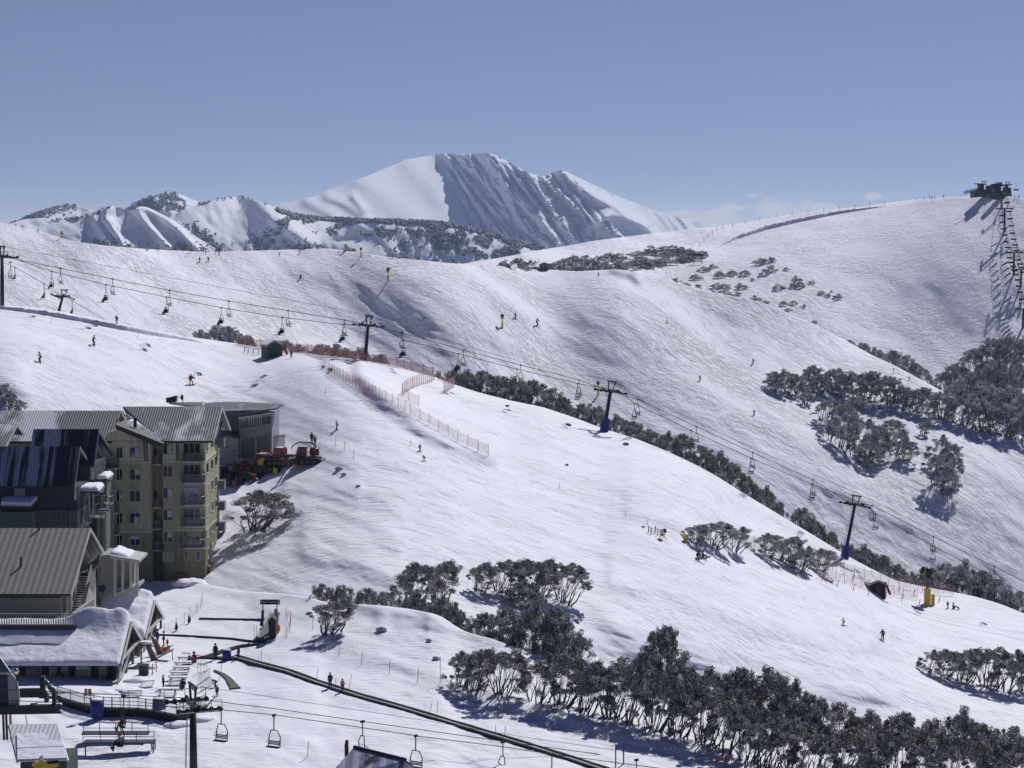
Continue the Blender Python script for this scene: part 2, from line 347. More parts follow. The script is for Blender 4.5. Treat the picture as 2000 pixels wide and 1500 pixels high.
hills_mid = Sheet('forest_ridge', 200, 1250, 4, curve([(200, 470), (290, 440), (330, 424), (360, 409), (395, 397), (440, 386), (465, 383.5), (488, 387), (510, 395), (540, 407), (570, 416), (600, 422), (640, 425), (700, 428), (780, 430), (850, 432), (890, 438), (930, 448), (970, 459), (1010, 471), (1040, 479), (1080, 487), (1250, 520)]),
    curve([(200, 560), (1250, 570)]), 70,
    tps([(300, 460, .35), (380, 420, .38), (460, 400, .32), (500, 410, .30), (420, 460, .5), (480, 470, .35), (520, 450, .8), (500, 490, .9), (560, 440, .45), (600, 470, .6), (600, 430, .3), (700, 450, .55), (800, 450, .5), (760, 480, .75), (900, 470, .7), (950, 460, .35), (1000, 490, .5), (640, 500, .4)]),
    lambda x: 3600 + 0 * x, snow_hills, relief=lambda a, b: .0035 * fbm(a, b, 90, 50, 50, 3, 3.) + .0014 * fbm(a, b, 24, 60, -30, 3, 4., True), kbig=5, ksm=3, back=6,
    ridges=[([(500, 392), (545, 430), (600, 470)], 14, .006), ([(700, 440), (640, 470), (700, 500)], 14, .005)])
hills_front = Sheet('hills', -60, 560, 4, curve([(-60, 452), (20, 437), (45, 428), (85, 426), (120, 428), (160, 424), (186, 417), (203, 407), (215, 402.5), (235, 404), (250, 410), (258, 413), (266, 405), (277, 402), (292, 406), (310, 415), (335, 428), (360, 445), (395, 470), (430, 490), (560, 520)]),
    curve([(-60, 560), (560, 570)]), 60,
    tps([(50, 460, .3), (150, 450, .35), (200, 430, .45), (230, 440, 1.05), (250, 470, 1.05), (285, 430, .35), (310, 465, .4), (330, 460, .95), (360, 480, .6), (270, 415, .6)]),
    lambda x: 3000 + 0 * x, snow_hills, relief=lambda a, b: .004 * fbm(a, b, 50, 30, 45, 4, 6.),
    ridges=[([(262, 405), (290, 440), (335, 490)], 10, .014), ([(278, 402), (330, 435), (395, 495)], 10, .014), ([(210, 404), (205, 425), (245, 485)], 9, .014), ([(180, 420), (200, 450), (225, 485)], 8, .009)], ksm=2, kbig=5, back=6)

# summit slope on the right
hill_C = Sheet('summit_slope', 820, 2300, 5, curve([(820, 528), (900, 516), (930, 510), (960, 506), (1000, 499), (1060, 487), (1120, 478), (1160, 470), (1200, 465), (1280, 455), (1350, 447), (1420, 440), (1480, 430), (1540, 420), (1600, 411), (1680, 404), (1750, 394), (1800, 389), (1850, 385), (1900, 383), (1950, 382), (1985, 384), (2000, 388), (2060, 400), (2300, 450)]),
    curve([(820, 600), (1000, 600), (1200, 640), (1500, 760), (1700, 880), (1850, 980), (2000, 1080), (2300, 1200)]), 130,
    tps([(950, 520, 0.14), (1100, 500, 0.11), (1200, 520, 0.14), (1300, 500, 0.13), (1400, 480, 0.11), (1300, 560, 0.18), (1500, 540, 0.20), (1500, 470, 0.14), (1600, 600, 0.27), (1650, 450, 0.16), (1700, 520, 0.27), (1600, 680, 0.35), (1750, 600, 0.42), (1850, 590, 0.64), (1900, 620, 0.64), (1980, 560, 0.60), (1780, 680, 0.35), (1900, 500, 0.40), (1850, 450, 0.23), (1980, 450, 0.52), (1880, 700, 0.40), (1800, 400, 0.11), (1990, 660, 0.52), (1950, 800, 0.40), (2200, 700, 0.52), (1800, 900, 0.27)]),
    lambda x: np.interp(x, [820, 1000, 1300, 1600, 1850, 2300], [760, 780, 800, 740, 650, 600]), snow_far,
    relief=lambda a, b: .0022 * fbm(a, b, 120, 60, 30, 3, 7.), ksm=8, kbig=24, smin=.05)
# long ridge slope across the middle
hill_B = Sheet('far_slope', -250, 2300, 5, curve([(-250, 415), (-100, 425), (0, 434.5), (40, 443), (90, 456), (140, 470), (200, 479), (280, 486), (340, 489), (400, 492), (470, 490), (520, 489), (580, 487), (640, 485), (665, 488), (690, 492), (712, 492), (740, 500), (800, 506), (880, 514), (950, 518), (1000, 521), (1060, 526), (1130, 530), (1180, 527), (1210, 526), (1250, 533), (1300, 545), (1350, 559), (1400, 573), (1450, 581), (1500, 594), (1560, 620), (1600, 637), (1650, 664), (1700, 692), (1750, 715), (1800, 742), (1860, 775), (1930, 815), (2000, 855), (2300, 1000)]),
    curve([(-250, 680), (0, 690), (400, 720), (700, 780), (1000, 850), (1300, 980), (1600, 1150), (1800, 1230), (2300, 1400)]), 150,
    tps([(0, 560, 0.25), (0, 480, 0.18), (120, 480, 0.27), (200, 530, 0.36), (100, 600, 0.23), (300, 560, 0.22), (300, 620, 0.20), (350, 510, 0.18), (420, 560, 0.23), (500, 600, 0.20), (600, 650, 0.18), (700, 690, 0.18), (560, 540, 0.34), (620, 520, 0.25), (700, 560, 0.63), (760, 590, 0.60), (820, 620, 0.58), (900, 650, 0.60), (980, 690, 0.58), (1060, 720, 0.27), (760, 640, 0.52), (840, 700, 0.58), (900, 740, 0.56), (1000, 760, 0.34),
         (800, 530, 0.20), (900, 550, 0.23), (1000, 590, 0.23), (1100, 620, 0.36), (1200, 700, 0.61), (1280, 750, 0.56), (1340, 790, 0.38), (1150, 640, 0.60), (1080, 560, 0.27), (1180, 560, 0.20), (1260, 600, 0.27), (1350, 680, 0.22), (1450, 770, 0.23), (1540, 850, 0.27), (1400, 850, 0.50), (1300, 850, 0.36), (1500, 920, 0.52), (1350, 600, 0.34), (1450, 640, 0.42), (1550, 690, 0.40), (1620, 700, 0.20), (1700, 720, 0.18), (1600, 940, 0.56), (1690, 930, 0.27), (1700, 1020, 0.58), (1800, 1060, 0.58), (1900, 1000, 0.56), (1950, 1120, 0.56), (1850, 900, 0.27), (1960, 880, 0.27), (1750, 850, 0.35)]),
    lambda x: np.interp(x, [-250, 0, 400, 700, 1100, 1400, 1700, 2300], [500, 500, 520, 530, 520, 500, 480, 470]), snow_mid,
    lines=[([(600, 540), (660, 560), (700, 575)], 14, .12), ([(1200, 533), (1232, 540), (1250, 556)], 6, .35), ([(1845, 760), (1780, 850), (1690, 940)], 30, -.1)],
    relief=lambda a, b: .0030 * fbm(a, b, 150, 50, 35, 3, 11.) + .0005 * fbm(a, b, 60, 22, 36, 3, 14.), ksm=9, kbig=26, smin=.05)
# foreground bench and piste
sheet0_top = curve([(-300, 1100), (0, 1110), (330, 1136), (400, 1142), (430, 1146), (480, 1155), (520, 1157), (560, 1160), (610, 1168), (640, 1178), (700, 1180), (740, 1182), (800, 1189), (850, 1199), (870, 1208), (885, 1220), (905, 1232), (930, 1240), (960, 1247), (1000, 1262), (1050, 1280), (1100, 1296), (1150, 1312), (1200, 1330), (1300, 1362), (1400, 1392), (1500, 1418), (1600, 1440), (1700, 1458), (1850, 1478), (2000, 1500), (2300, 1540)])
sheet0 = Sheet('nursery_slope', -300, 2300, 5, sheet0_top, curve([(-300, 1760), (2300, 1760)]), 150,
    tps([(100, 1500, .12), (400, 1500, .12), (300, 1340, .02), (200, 1300, .02), (450, 1300, .02), (450, 1220, .06), (500, 1180, .06), (600, 1240, .10), (650, 1350, .12), (700, 1220, .28), (800, 1215, .30), (860, 1225, .42), (800, 1290, .12), (950, 1300, .14), (950, 1400, .12), (1100, 1480, .12), (1200, 1400, .12), (1500, 1480, .10), (1000, 1340, .10), (1900, 1520, .1), (700, 1450, .12), (100, 1720, .1), (1500, 1720, .1), (620, 1290, .16)]),
    lambda x: 185 + 0 * x, snow_near,
    lines=[([(640, 1262), (720, 1292), (800, 1312), (900, 1345), (1000, 1372), (1080, 1400), (1200, 1440), (1330, 1475)], 10, .16)],
    blobs=[(840, 1212, 22, 9, 40, .35), (745, 1229, 12, 6, 10, .3), (838, 1250, 5, 5, 0, .3)],
    relief=lambda a, b: .0022 * fbm(a, b, 90, 26, 14, 4, 21.), ksm=2, kbig=44)
y0c = lambda x: np.interp(x, sheet0.xs, sheet0.Y[-1])
sheet1 = Sheet('ski_slope', -300, 2300, 5, curve([(-300, 560), (-100, 590), (0, 596), (60, 600), (100, 605), (150, 614), (230, 630), (300, 644), (350, 655), (400, 662), (470, 672), (540, 684), (600, 690), (700, 702), (760, 712), (800, 722), (850, 736), (885, 750), (930, 765), (1000, 783), (1060, 795), (1120, 815), (1180, 838), (1240, 856), (1300, 880), (1360, 908), (1400, 930), (1450, 962), (1500, 992), (1550, 1022), (1600, 1052), (1650, 1083), (1700, 1110), (1750, 1134), (1800, 1145), (1860, 1156), (1900, 1164), (1950, 1178), (2000, 1198), (2300, 1320)]),
    lambda x: sheet0_top(x) + 30, 190,
    tps([(0, 660, .18), (100, 720, .27), (200, 680, .24), (300, 700, .27), (400, 760, .26), (200, 780, .33), (20, 770, .4), (500, 720, .16), (600, 720, .12), (600, 800, .27), (560, 900, .10), (500, 940, .12), (500, 1030, .2), (450, 1090, .2), (650, 950, .34), (700, 900, .30), (800, 950, .22), (750, 1050, .18), (600, 1080, .20), (750, 760, .05), (850, 790, .06), (950, 830, .10), (1000, 950, .14), (1100, 900, .12), (1100, 1000, .15), (1150, 1050, .15), (1250, 950, .10), (1400, 1000, .12), (1500, 1060, .1), (1300, 1050, .22), (1250, 1120, .20), (1200, 1200, .15), (1400, 1150, .16), (1500, 1230, .1), (1600, 1200, .12), (1700, 1150, .05), (1850, 1200, .06), (1900, 1300, .08), (1700, 1330, .10), (1250, 1270, .5), (1380, 1300, .3), (1640, 1360, .35), (1900, 1400, .05), (1000, 1200, .25), (1130, 1250, .3)]),
    lambda x: y0c(x) * (1.012 + .30 * (lambda u: u * u * (3 - 2 * u))(np.clip((x - 550) / 1500., 0, 1))), snow_slope,
    lines=[([(700, 745), (760, 800), (830, 850), (900, 885), (960, 900)], 12, .6), ([(640, 720), (700, 755)], 8, .3),
           ([(600, 1085), (700, 1120), (780, 1150)], 16, .25), ([(1200, 1150), (1350, 1185), (1500, 1240), (1700, 1270)], 14, .14),
           ([(560, 960), (620, 965), (700, 990)], 10, .15), ([(880, 1060), (1000, 1075), (1150, 1110)], 10, .05), ([(1230, 1010), (1330, 1030), (1400, 1060)], 10, .12)],
    blobs=[(1235, 1262, 50, 18, 25, 2.2), (1370, 1298, 36, 13, 15, 1.4), (1650, 1362, 75, 16, 8, .8), (25, 775, 40, 20, 30, .5), (670, 935, 60, 22, 35, .15)],
    relief=lambda a, b: .0026 * fbm(a, b, 120, 34, 18, 4, 31.), ksm=2, kbig=44, smin=.045)

hz = MB(); hz.box(-4500, 4500, -60, 9500, -422, 700)
hm = bpy.data.materials.new('haze'); hm.use_nodes = True; ht = hm.node_tree; ht.nodes.clear()
hv = ht.nodes.new('ShaderNodeVolumePrincipled'); hv.inputs['Color'].default_value = (.52, .68, 1., 1); hv.inputs['Density'].default_value = 6.5e-5; hv.inputs['Anisotropy'].default_value = .2
ho = ht.nodes.new('ShaderNodeOutputMaterial'); ht.links.new(hv.outputs[0], ho.inputs['Volume'])
HZ = hz.build('haze', hm); tag(HZ, kind='stuff')

def bank(name, sheet, pts, hgt, dep, mat, seed):
    """cut snow bank: a low ridge with a steep near face along a line on a slope"""
    L_ = []; 
    for a, b in zip(pts[:-1], pts[1:]):
        n = max(2, int(abs(b[0] - a[0]) / 2.5))
        for k in range(n): u = k / n; L_.append((a[0] + (b[0] - a[0]) * u, a[1] + (b[1] - a[1]) * u, a[2] + (b[2] - a[2]) * u))
    L_.append(pts[-1]); vs = []; fs = []
    for k, (x, y, w) in enumerate(L_):
        g = sheet.at(x, y); j = 1 + .35 * mnoise.noise((x * .11, seed, 0)) + .2 * mnoise.noise((x * .5, seed, 3)); h = hgt * w * j; d = dep * w; q = sheet.at(x, y - 1.5) - g; q = q / max(q.y, .01)
        for (o, z) in ((-.35, -.4), (0, .02), (.35 * d * (1 + .5 * mnoise.noise((x * .3, seed, 9))), h * .55), (.6 * d, h * .98), (1.1 * d, h), (2.6 * d, h * .45), (5. * d, -.5)): vs.append((g.x, g.y + o, g.z + max(0, q.z) * max(o, 0) + z))
    for k in range(len(L_) - 1):
        for i in range(6): fs.append((7 * k + i, 7 * k + 7 + i, 7 * k + 8 + i, 7 * k + 1 + i))
    b = MB(); b.v = vs; b.f = fs; tag(b.build(name, mat, smooth=True), kind='structure')
bank('snow_bank', sheet1, [(-80, 596, .8), (0, 603.5, .8), (80, 614, 1.), (160, 629, 1.15), (240, 645, 1.15), (300, 656, 1.), (350, 663, .7), (395, 669, .15)], .62, .6, snow_slope, 3.)
bank('snow_bank', hill_C, [(1392, 490, .1), (1415, 478, .5), (1440, 467, .9), (1500, 448, 1.1), (1560, 434, 1.), (1640, 417.5, .8), (1705, 407, .35), (1730, 403, .05)], 1.5, 1.1, snow_far, 8.)
# ---------------------------------------------------------------- snow gums
def leaf_mat(name, dark, mid, frost, pos=(.0, .45, .62, .80)):
    m = bpy.data.materials.new(name); m.use_nodes = True; t = m.node_tree; b = t.nodes['Principled BSDF']
    b.inputs['Roughness'].default_value = .55; b.inputs['Specular IOR Level'].default_value = .35
    g = t.nodes.new('ShaderNodeNewGeometry'); r = t.nodes.new('ShaderNodeValToRGB'); co = t.nodes.new('ShaderNodeTexCoord'); n = t.nodes.new('ShaderNodeTexNoise'); n.inputs['Scale'].default_value = .85; n.inputs['Detail'].default_value = 3; t.links.new(co.outputs['Object'], n.inputs[0])
    q = t.nodes.new('ShaderNodeMapRange'); q.inputs[1].default_value = .38; q.inputs[2].default_value = .62; q.inputs[3].default_value = -.28; q.inputs[4].default_value = .28; t.links.new(n.outputs['Fac'], q.inputs[0])
    ad_ = t.nodes.new('ShaderNodeMath'); ad_.use_clamp = True; t.links.new(g.outputs['Random Per Island'], ad_.inputs[0]); t.links.new(q.outputs[0], ad_.inputs[1]); t.links.new(ad_.outputs[0], r.inputs[0])
    e = r.color_ramp.elements; e[0].position = pos[0]; e[0].color = (*dark, 1); e[1].position = pos[3]; e[1].color = (*frost, 1)
    k = e.new(pos[1]); k.color = (*mid, 1); k = e.new(pos[2]); k.color = tuple(.5 * (a + c) for a, c in zip(mid, frost)) + (1,)
    t.links.new(r.outputs[0], b.inputs['Base Color']); return m
leaf_dark = leaf_mat('gum_leaves', (.052, .050, .040), (.19, .183, .155), (.78, .77, .78), (.0, .45, .68, .90))
leaf_frost = leaf_mat('gum_leaves_frosted', (.10, .10, .095), (.32, .32, .315), (.80, .80, .83), (.0, .40, .64, .90))
leaf_green = leaf_mat('gum_leaves_green', (.075, .075, .062), (.25, .245, .21), (.68, .68, .68), (.0, .45, .72, .95))
bark = pmat('gum_bark', (.055, .050, .046), .85, var=.45, vscale=2.5, bump=.3, bscale=12)
bark_pale = pmat('gum_bark_pale', (.16, .155, .16), .85, var=.4, vscale=3)
def gum_proto(seed, H, Rr, nst, leaves, lsz, lean=0., low=.0, sub=3, bare=.5, tuft=.5, drop=.72, flat=.62, bs=.10, tk=1., zmin=.28):
    """multi-stemmed snow gum: fanned, leaning stems, forked branches, leaf tufts on an umbrella crown"""
    rd = random.Random(seed); tr = MB(); tips = []
    def dome(r, ph):
        k = 1 + .16 * math.sin(3 * ph + seed) + .1 * math.sin(5 * ph + 2 * seed)
        z = H * (1 - drop * (r / Rr) ** 2.3) * rd.uniform(.86, 1.04)
        return Vector((r * k * math.cos(ph) + lean * (z - .6 * H), r * k * math.sin(ph), max(z, H * zmin)))
    def limb(a, b, r0, r1, n, wob, sag=0):
        pts = []; rr = []
        c = a.lerp(b, .5) + Vector((0, 0, sag)); off = Vector((rd.gauss(0, wob), rd.gauss(0, wob), rd.gauss(0, wob * .4)))
        for i in range(n + 1):
            u = i / n
            p = a * (1 - u) ** 2 + c * 2 * u * (1 - u) + b * u * u + off * math.sin(math.pi * u)
            p += Vector((rd.gauss(0, wob * .16), rd.gauss(0, wob * .16), 0)) * (1 if 0 < i < n else 0)
            pts.append(p); rr.append(r0 + (r1 - r0) * u)
        tr.tube(pts, rr, 5 if r0 > .05 else 4, cap=False); return pts
    for i in range(nst):
        ph = 2 * math.pi * (i + rd.uniform(-.35, .35)) / nst; r = Rr * math.sqrt(rd.uniform(.08, 1)) * .95
        tip = dome(r, ph); a = Vector((rd.gauss(0, .10 * Rr) + bs * r * math.cos(ph) - lean * H * .6, rd.gauss(0, .08 * Rr) + bs * tip.y, -.5))
        base = limb(a, a.lerp(tip, .62) + Vector((0, 0, -.05 * H)), rd.uniform(.07, .15) * H / 5 * tk, .05 * H / 5 * tk, 6, .22, -.06 * H)
        j = base[-1]
        for q in range(sub):
            ph2 = ph + rd.gauss(0, .5); r2 = min(Rr, max(0, r + rd.gauss(0, .22 * Rr))); tp = dome(r2, ph2)
            st = base[rd.choice([3, 4, 5, 6])]
            b2 = limb(st, tp, .04 * H / 5, .014, 5, .16, -.03 * H); tips.append((tp, r2))
            for w in range(2):
                t3 = tp + Vector((rd.gauss(0, .42), rd.gauss(0, .42), rd.gauss(-.12, .25)))
                limb(b2[rd.choice([2, 3, 4])], t3, .02, .008, 3, .06); tips.append((t3, r2))
    for i in range(int(nst * low)):        # low skirt branches
        ph = rd.uniform(0, 2 * math.pi); r = Rr * rd.uniform(.7, 1.05); tips.append((Vector((r * math.cos(ph), r * math.sin(ph), H * rd.uniform(.12, .4))), r))
    vs = []; fs = []; n = max(1, leaves // len(tips)); UP = Vector((0, 0, 1))
    for tp, r in tips:
        sx = rd.uniform(.7, 1.3) * tuft; m = int(n * rd.uniform(.55, 1.4))
        for k in range(m):
            while True:
                d = Vector((rd.uniform(-1, 1), rd.uniform(-1, 1), rd.uniform(-1, 1)))
                if .2 < d.length < 1: break
            c = tp + Vector((d.x * sx, d.y * sx, d.z * sx * flat - .1))
            s = lsz * rd.uniform(.6, 1.35); u = Vector((rd.gauss(0, 1), rd.gauss(0, 1), rd.gauss(-.5, .8))).normalized()
            v = u.cross(Vector((rd.gauss(0, 1), rd.gauss(0, 1), rd.gauss(0, 1)))).normalized() * s * .42; u = u * s
            b = len(vs); vs += [c - u * .5, c + v * .9, c + u * .6, c - v * .9]; fs.append((b, b + 1, b + 2, b + 3))
    cm_ = bpy.data.meshes.new('crown'); cm_.from_pydata([tuple(v) for v in vs], [], fs)
    return tr.mesh('trunk', None, True), cm_
GUM = {
 'open': [gum_proto(3, 5., 4.0, 14, 16000, .16, .26, tuft=.58, drop=.56, flat=.5, bs=.26, tk=1.15, zmin=.34), gum_proto(5, 5., 3.6, 12, 14500, .16, .34, tuft=.56, drop=.54, flat=.5, bs=.3, tk=1.2, zmin=.34), gum_proto(9, 5., 3.3, 11, 13000, .16, .18, tuft=.54, drop=.52, flat=.5, bs=.22, tk=1.2, zmin=.36), gum_proto(13, 5., 3.5, 10, 12500, .16, .30, tuft=.55, drop=.58, flat=.5, bs=.34, tk=1.3, zmin=.30)],
 'dense': [gum_proto(21, 5., 3.9, 15, 13500, .18, .12, low=.3, sub=4, tuft=.52, drop=.62, bs=.3), gum_proto(23, 5., 3.5, 14, 12500, .18, .18, low=.3, sub=4, tuft=.50, drop=.6, bs=.3), gum_proto(27, 5., 3.2, 13, 11500, .18, .08, low=.4, sub=4, tuft=.50, drop=.62, bs=.3)],
 'bush': [gum_proto(41, 3., 3.3, 12, 7500, .17, 0, low=1.6, sub=3, tuft=.5), gum_proto(43, 3., 2.6, 10, 6500, .17, .08, low=1.5, sub=3, tuft=.45)],
 'far': [gum_proto(61, 3., 3.2, 9, 2600, .30, 0, low=1.5, sub=2, tuft=.6), gum_proto(63, 3., 2.5, 8, 2200, .30, .05, low=1.2, sub=2, tuft=.55), gum_proto(67, 3.2, 2.2, 7, 1900, .30, .1, low=1., sub=2, tuft=.55)],
}
GH = {'open': [5, 5, 5, 5], 'dense': [5, 5, 5], 'bush': [3, 3], 'far': [3, 3, 3.2]}
GW = {'open': [8.8, 8.2, 7.2, 7.8], 'dense': [8.4, 7.8, 7.2], 'bush': [7.2, 5.8], 'far': [6.6, 5.4, 4.8]}
NTREE = [0]; MESHC = {}
def gum_mesh(kind, i, part, mat):
    key = (kind, i, part, mat.name)
    if key not in MESHC:
        me = GUM[kind][i][0 if part == 'trunk' else 1].copy(); me.name = part; me.materials.clear(); me.materials.append(mat); MESHC[key] = me
    return MESHC[key]
def gum(loc, h, wdt, kind, leaf, label, group, name='snow_gum', brk=None, cat='tree', rz=None):
    i = NTREE[0] % len(GUM[kind]); NTREE[0] += 1
    sx = wdt / GW[kind][i]; sz = h / GH[kind][i] / 1.06
    o = empty(name, loc, rz if rz is not None else (random.uniform(0, 6.28) if kind != 'open' else random.uniform(-.45, .45)), (sx, sx, sz)); tag(o, label, cat, group)
    for part, mt in (('trunk', brk or bark), ('crown', leaf)):
        link_mesh(part, gum_mesh(kind, i, part, mt), None, o)
    return o
ORD = ['first', 'second', 'third', 'fourth', 'fifth', 'sixth', 'seventh', 'eighth', 'ninth', 'tenth', 'eleventh', 'twelfth', 'thirteenth', 'fourteenth', 'fifteenth', 'sixteenth', 'seventeenth', 'eighteenth', 'nineteenth', 'twentieth']
def ordn(i):
    if i < 20: return ORD[i]
    t = ['twenty', 'thirty', 'forty', 'fifty', 'sixty', 'seventy'][(i + 1) // 10 - 2]
    return t + ('-' + ORD[(i + 1) % 10 - 1] if (i + 1) % 10 else {'twenty': '', 'thirty': ''}.get(t, '')) if (i + 1) % 10 else {'twenty': 'twentieth', 'thirty': 'thirtieth', 'forty': 'fortieth', 'fifty': 'fiftieth', 'sixty': 'sixtieth', 'seventy': 'seventieth'}[t]
def grove(items, sheet, kind, leaf, what, where, group, brk=None, dY=0., name='snow_gum', cat='tree', jit=0.):
    """items: (px, base_py, height_px, width_px[, kind[, leaf]]) sorted left to right"""
    items = sorted(items)
    for i, it in enumerate(items):
        px, py, hp, wp = it[:4]; k = it[4] if len(it) > 4 and it[4] else kind; lf = it[5] if len(it) > 5 else leaf
        if dY:
            t = float(np.interp(px, sheet.xs, sheet.top)); Y = sheet.depth(px, t) + dY
            top = P(px, py - hp, Y); drop = max(1.5, .22 * dY)
            b = P(px, py, Y); b.z -= drop; h = top.z - b.z
            sc_ = F / Y
        else:
            b = sheet.at(px, py); sc_ = F / b.y; h = hp / sc_
        gum(b, h, wp / sc_, k, lf, '%s, %s from the left %s' % (what, ordn(i), where), group, name, brk, cat)
T1 = leaf_dark
lab = 'dark snow gum'
def solo(px, py, h, w, sheet, kind, leaf, label, group='snow gums on the lower slopes'):
    b = sheet.at(px, py); s = F / b.y; gum(b, h / s, w / s, kind, leaf, label, group)
solo(512, 1030, 78, 140, sheet1, 'open', leaf_dark, 'wide snow gum alone beside the olive apartment block')
solo(652, 1234, 66, 112, sheet0, 'open', leaf_dark, 'round snow gum standing alone right of the dark sign gantry')
solo(1136, 1208, 11, 14, sheet1, 'bush', leaf_dark, 'tiny round snow gum bush alone on the snow right of the big thicket')
grove([(632, 1176, 36, 60, 'bush'), (672, 1180, 38, 70, 'bush'), (716, 1186, 38, 66, 'bush'), (750, 1190, 34, 60, 'bush')], sheet0, 'bush', leaf_green, 'low olive snow gum bush', 'peeping over the snow hump', 'bushes behind the snow hump', dY=4)
grove([(815, 1180, 88, 100), (862, 1180, 88, 92), (790, 1188, 70, 66)], sheet1, 'open', leaf_dark, 'tall dark snow gum', 'behind the snow hump', 'tall gums behind the hump')
grove([(812, 1215, 58, 70), (860, 1226, 62, 88), (888, 1228, 50, 60)], sheet0, 'dense', leaf_green, 'dense leafy snow gum', 'at the snow hump end', 'dense gums behind the hump', dY=3)
grove([(940, 1158, 62, 66), (985, 1160, 68, 84), (1030, 1164, 78, 92), (1062, 1160, 70, 80), (1108, 1178, 80, 92), (1020, 1186, 55, 80, 'dense')], sheet1, 'open', leaf_dark, 'dark snow gum', 'on the mound above the thicket', 'gums on the mound')
grove([(945, 1252, 56, 84), (990, 1262, 76, 96), (1040, 1272, 92, 110), (1085, 1282, 96, 100), (1110, 1296, 80, 90)], sheet0, 'dense', leaf_dark, 'dense dark snow gum', 'in the hollow', 'gums in the hollow', dY=5)
grove([(905, 1342, 76, 76), (935, 1350, 88, 100), (985, 1358, 92, 110), (1060, 1372, 96, 100), (1105, 1380, 110, 120), (1150, 1392, 105, 100)], sheet0, 'open', leaf_dark, 'bare-stemmed snow gum', 'at the front row left end', 'front row gums, left end')
grove([(1200, 1402, 104, 110), (1235, 1408, 112, 110), (1285, 1425, 128, 120), (1330, 1436, 118, 120), (1385, 1455, 112, 120), (1430, 1470, 116, 120), (1465, 1486, 120, 120), (1500, 1500, 112, 120), (1550, 1512, 108, 120), (1600, 1520, 102, 120), (1655, 1524, 106, 120), (1710, 1528, 110, 120), (1765, 1532, 112, 120), (1820, 1540, 110, 125), (1880, 1546, 118, 125), (1935, 1550, 108, 120), (1985, 1556, 118, 120)],
      sheet0, 'open', leaf_dark, 'thick-crowned snow gum', 'in front of the bottom right thicket', 'front row gums, bottom right')
grove([(1215, 1350, 68, 90), (1262, 1352, 90, 90), (1294, 1330, 108, 104), (1330, 1368, 86, 90), (1390, 1388, 84, 100), (1440, 1400, 96, 110), (1500, 1412, 112, 120), (1545, 1420, 92, 110), (1590, 1440, 84, 100), (1640, 1450, 80, 100), (1700, 1462, 78, 100), (1760, 1474, 84, 100), (1820, 1480, 78, 100), (1880, 1486, 104, 104), (1925, 1494, 80, 100), (1980, 1500, 84, 100)],
      sheet0, 'dense', leaf_dark, 'dense dark snow gum', 'at the bottom right thicket back', 'back row gums, bottom right', dY=5)
grove([(1818, 1312, 44, 52), (1850, 1322, 58, 80), (1890, 1332, 70, 90), (1935, 1345, 84, 96), (1975, 1352, 86, 90), (2010, 1356, 84, 90)], sheet1, 'open', leaf_dark, 'fan-stemmed snow gum', 'at the right edge', 'gums at the right edge')
grove([(1362, 1062, 40, 66), (1398, 1070, 52, 86), (1440, 1078, 50, 80), (1502, 1088, 50, 72), (1540, 1100, 54, 80), (1572, 1112, 46, 60), (1606, 1116, 48, 70), (1560, 1116, 40, 60)], sheet1, 'open', leaf_frost, 'frosted snow gum', 'beside the piste fence', 'frosted gums mid piste')
grove([(395, 668, 24, 46), (425, 672, 36, 70), (455, 680, 42, 80), (482, 684, 30, 50), (535, 690, 24, 60), (580, 692, 18, 50), (628, 702, 30, 70), (662, 706, 34, 70), (700, 712, 34, 66), (740, 722, 30, 66), (560, 688, 24, 50), (855, 742, 18, 26)], sheet1, 'bush', leaf_frost, 'low frosted snow gum bush', 'behind the crest fence', 'bushes behind the crest fence', dY=8)
row = [(888, 762, 44, 60), (915, 768, 46, 64), (945, 776, 52, 70), (978, 782, 50, 70), (1010, 790, 54, 74), (1045, 798, 56, 76), (1078, 808, 52, 70), (1100, 816, 40, 50), (1136, 830, 42, 60), (1165, 838, 46, 64), (1205, 852, 44, 66), (1240, 866, 44, 60), (1268, 876, 40, 56), (1300, 892, 50, 64), (1335, 904, 58, 66), (1370, 922, 54, 66), (1400, 940, 60, 70), (1430, 955, 52, 64), (1458, 972, 44, 54), (1492, 998, 50, 60), (1520, 1014, 34, 40), (1565, 1044, 54, 66), (1590, 1058, 48, 60), (1622, 1076, 38, 50), (1662, 1098, 36, 50), (1690, 1116, 52, 66), (1722, 1128, 44, 56), (1752, 1142, 42, 60), (1782, 1150, 34, 50)]
grove(row, sheet1, 'dense', leaf_green, 'round snow gum', 'lining the crest below the chairlift', 'gums lining the crest under the chairlift', dY=9)
grove([(1815, 1158, 50, 70), (1845, 1162, 64, 80), (1880, 1170, 76, 90), (1915, 1178, 64, 80), (1945, 1186, 56, 80), (1970, 1192, 44, 50), (1994, 1206, 52, 50)], sheet1, 'dense', leaf_frost, 'tall frosted snow gum', 'behind the right end of the crest', 'gums behind the right crest', dY=9)
def onB(items, what, where, group, leaf=leaf_frost, kind='dense'): grove(items, hill_B, kind, leaf, what, where, group)
onB([(1512, 762, 38, 44), (1532, 768, 48, 56), (1556, 770, 40, 44), (1586, 752, 40, 50), (1600, 770, 40, 50), (1575, 790, 26, 34)], 'round frosted snow gum', 'at the mid-slope wood tip', 'gums at the left of the wood')
onB([(1632, 768, 50, 70), (1665, 778, 54, 70), (1698, 782, 58, 74), (1735, 788, 56, 70), (1765, 796, 44, 60), (1800, 806, 50, 66), (1840, 816, 54, 70), (1880, 826, 58, 74), (1920, 840, 62, 78), (1960, 850, 66, 80), (1998, 862, 60, 70)], 'broad frosted snow gum', 'in the mid-slope upper belt', 'gums in the upper belt')
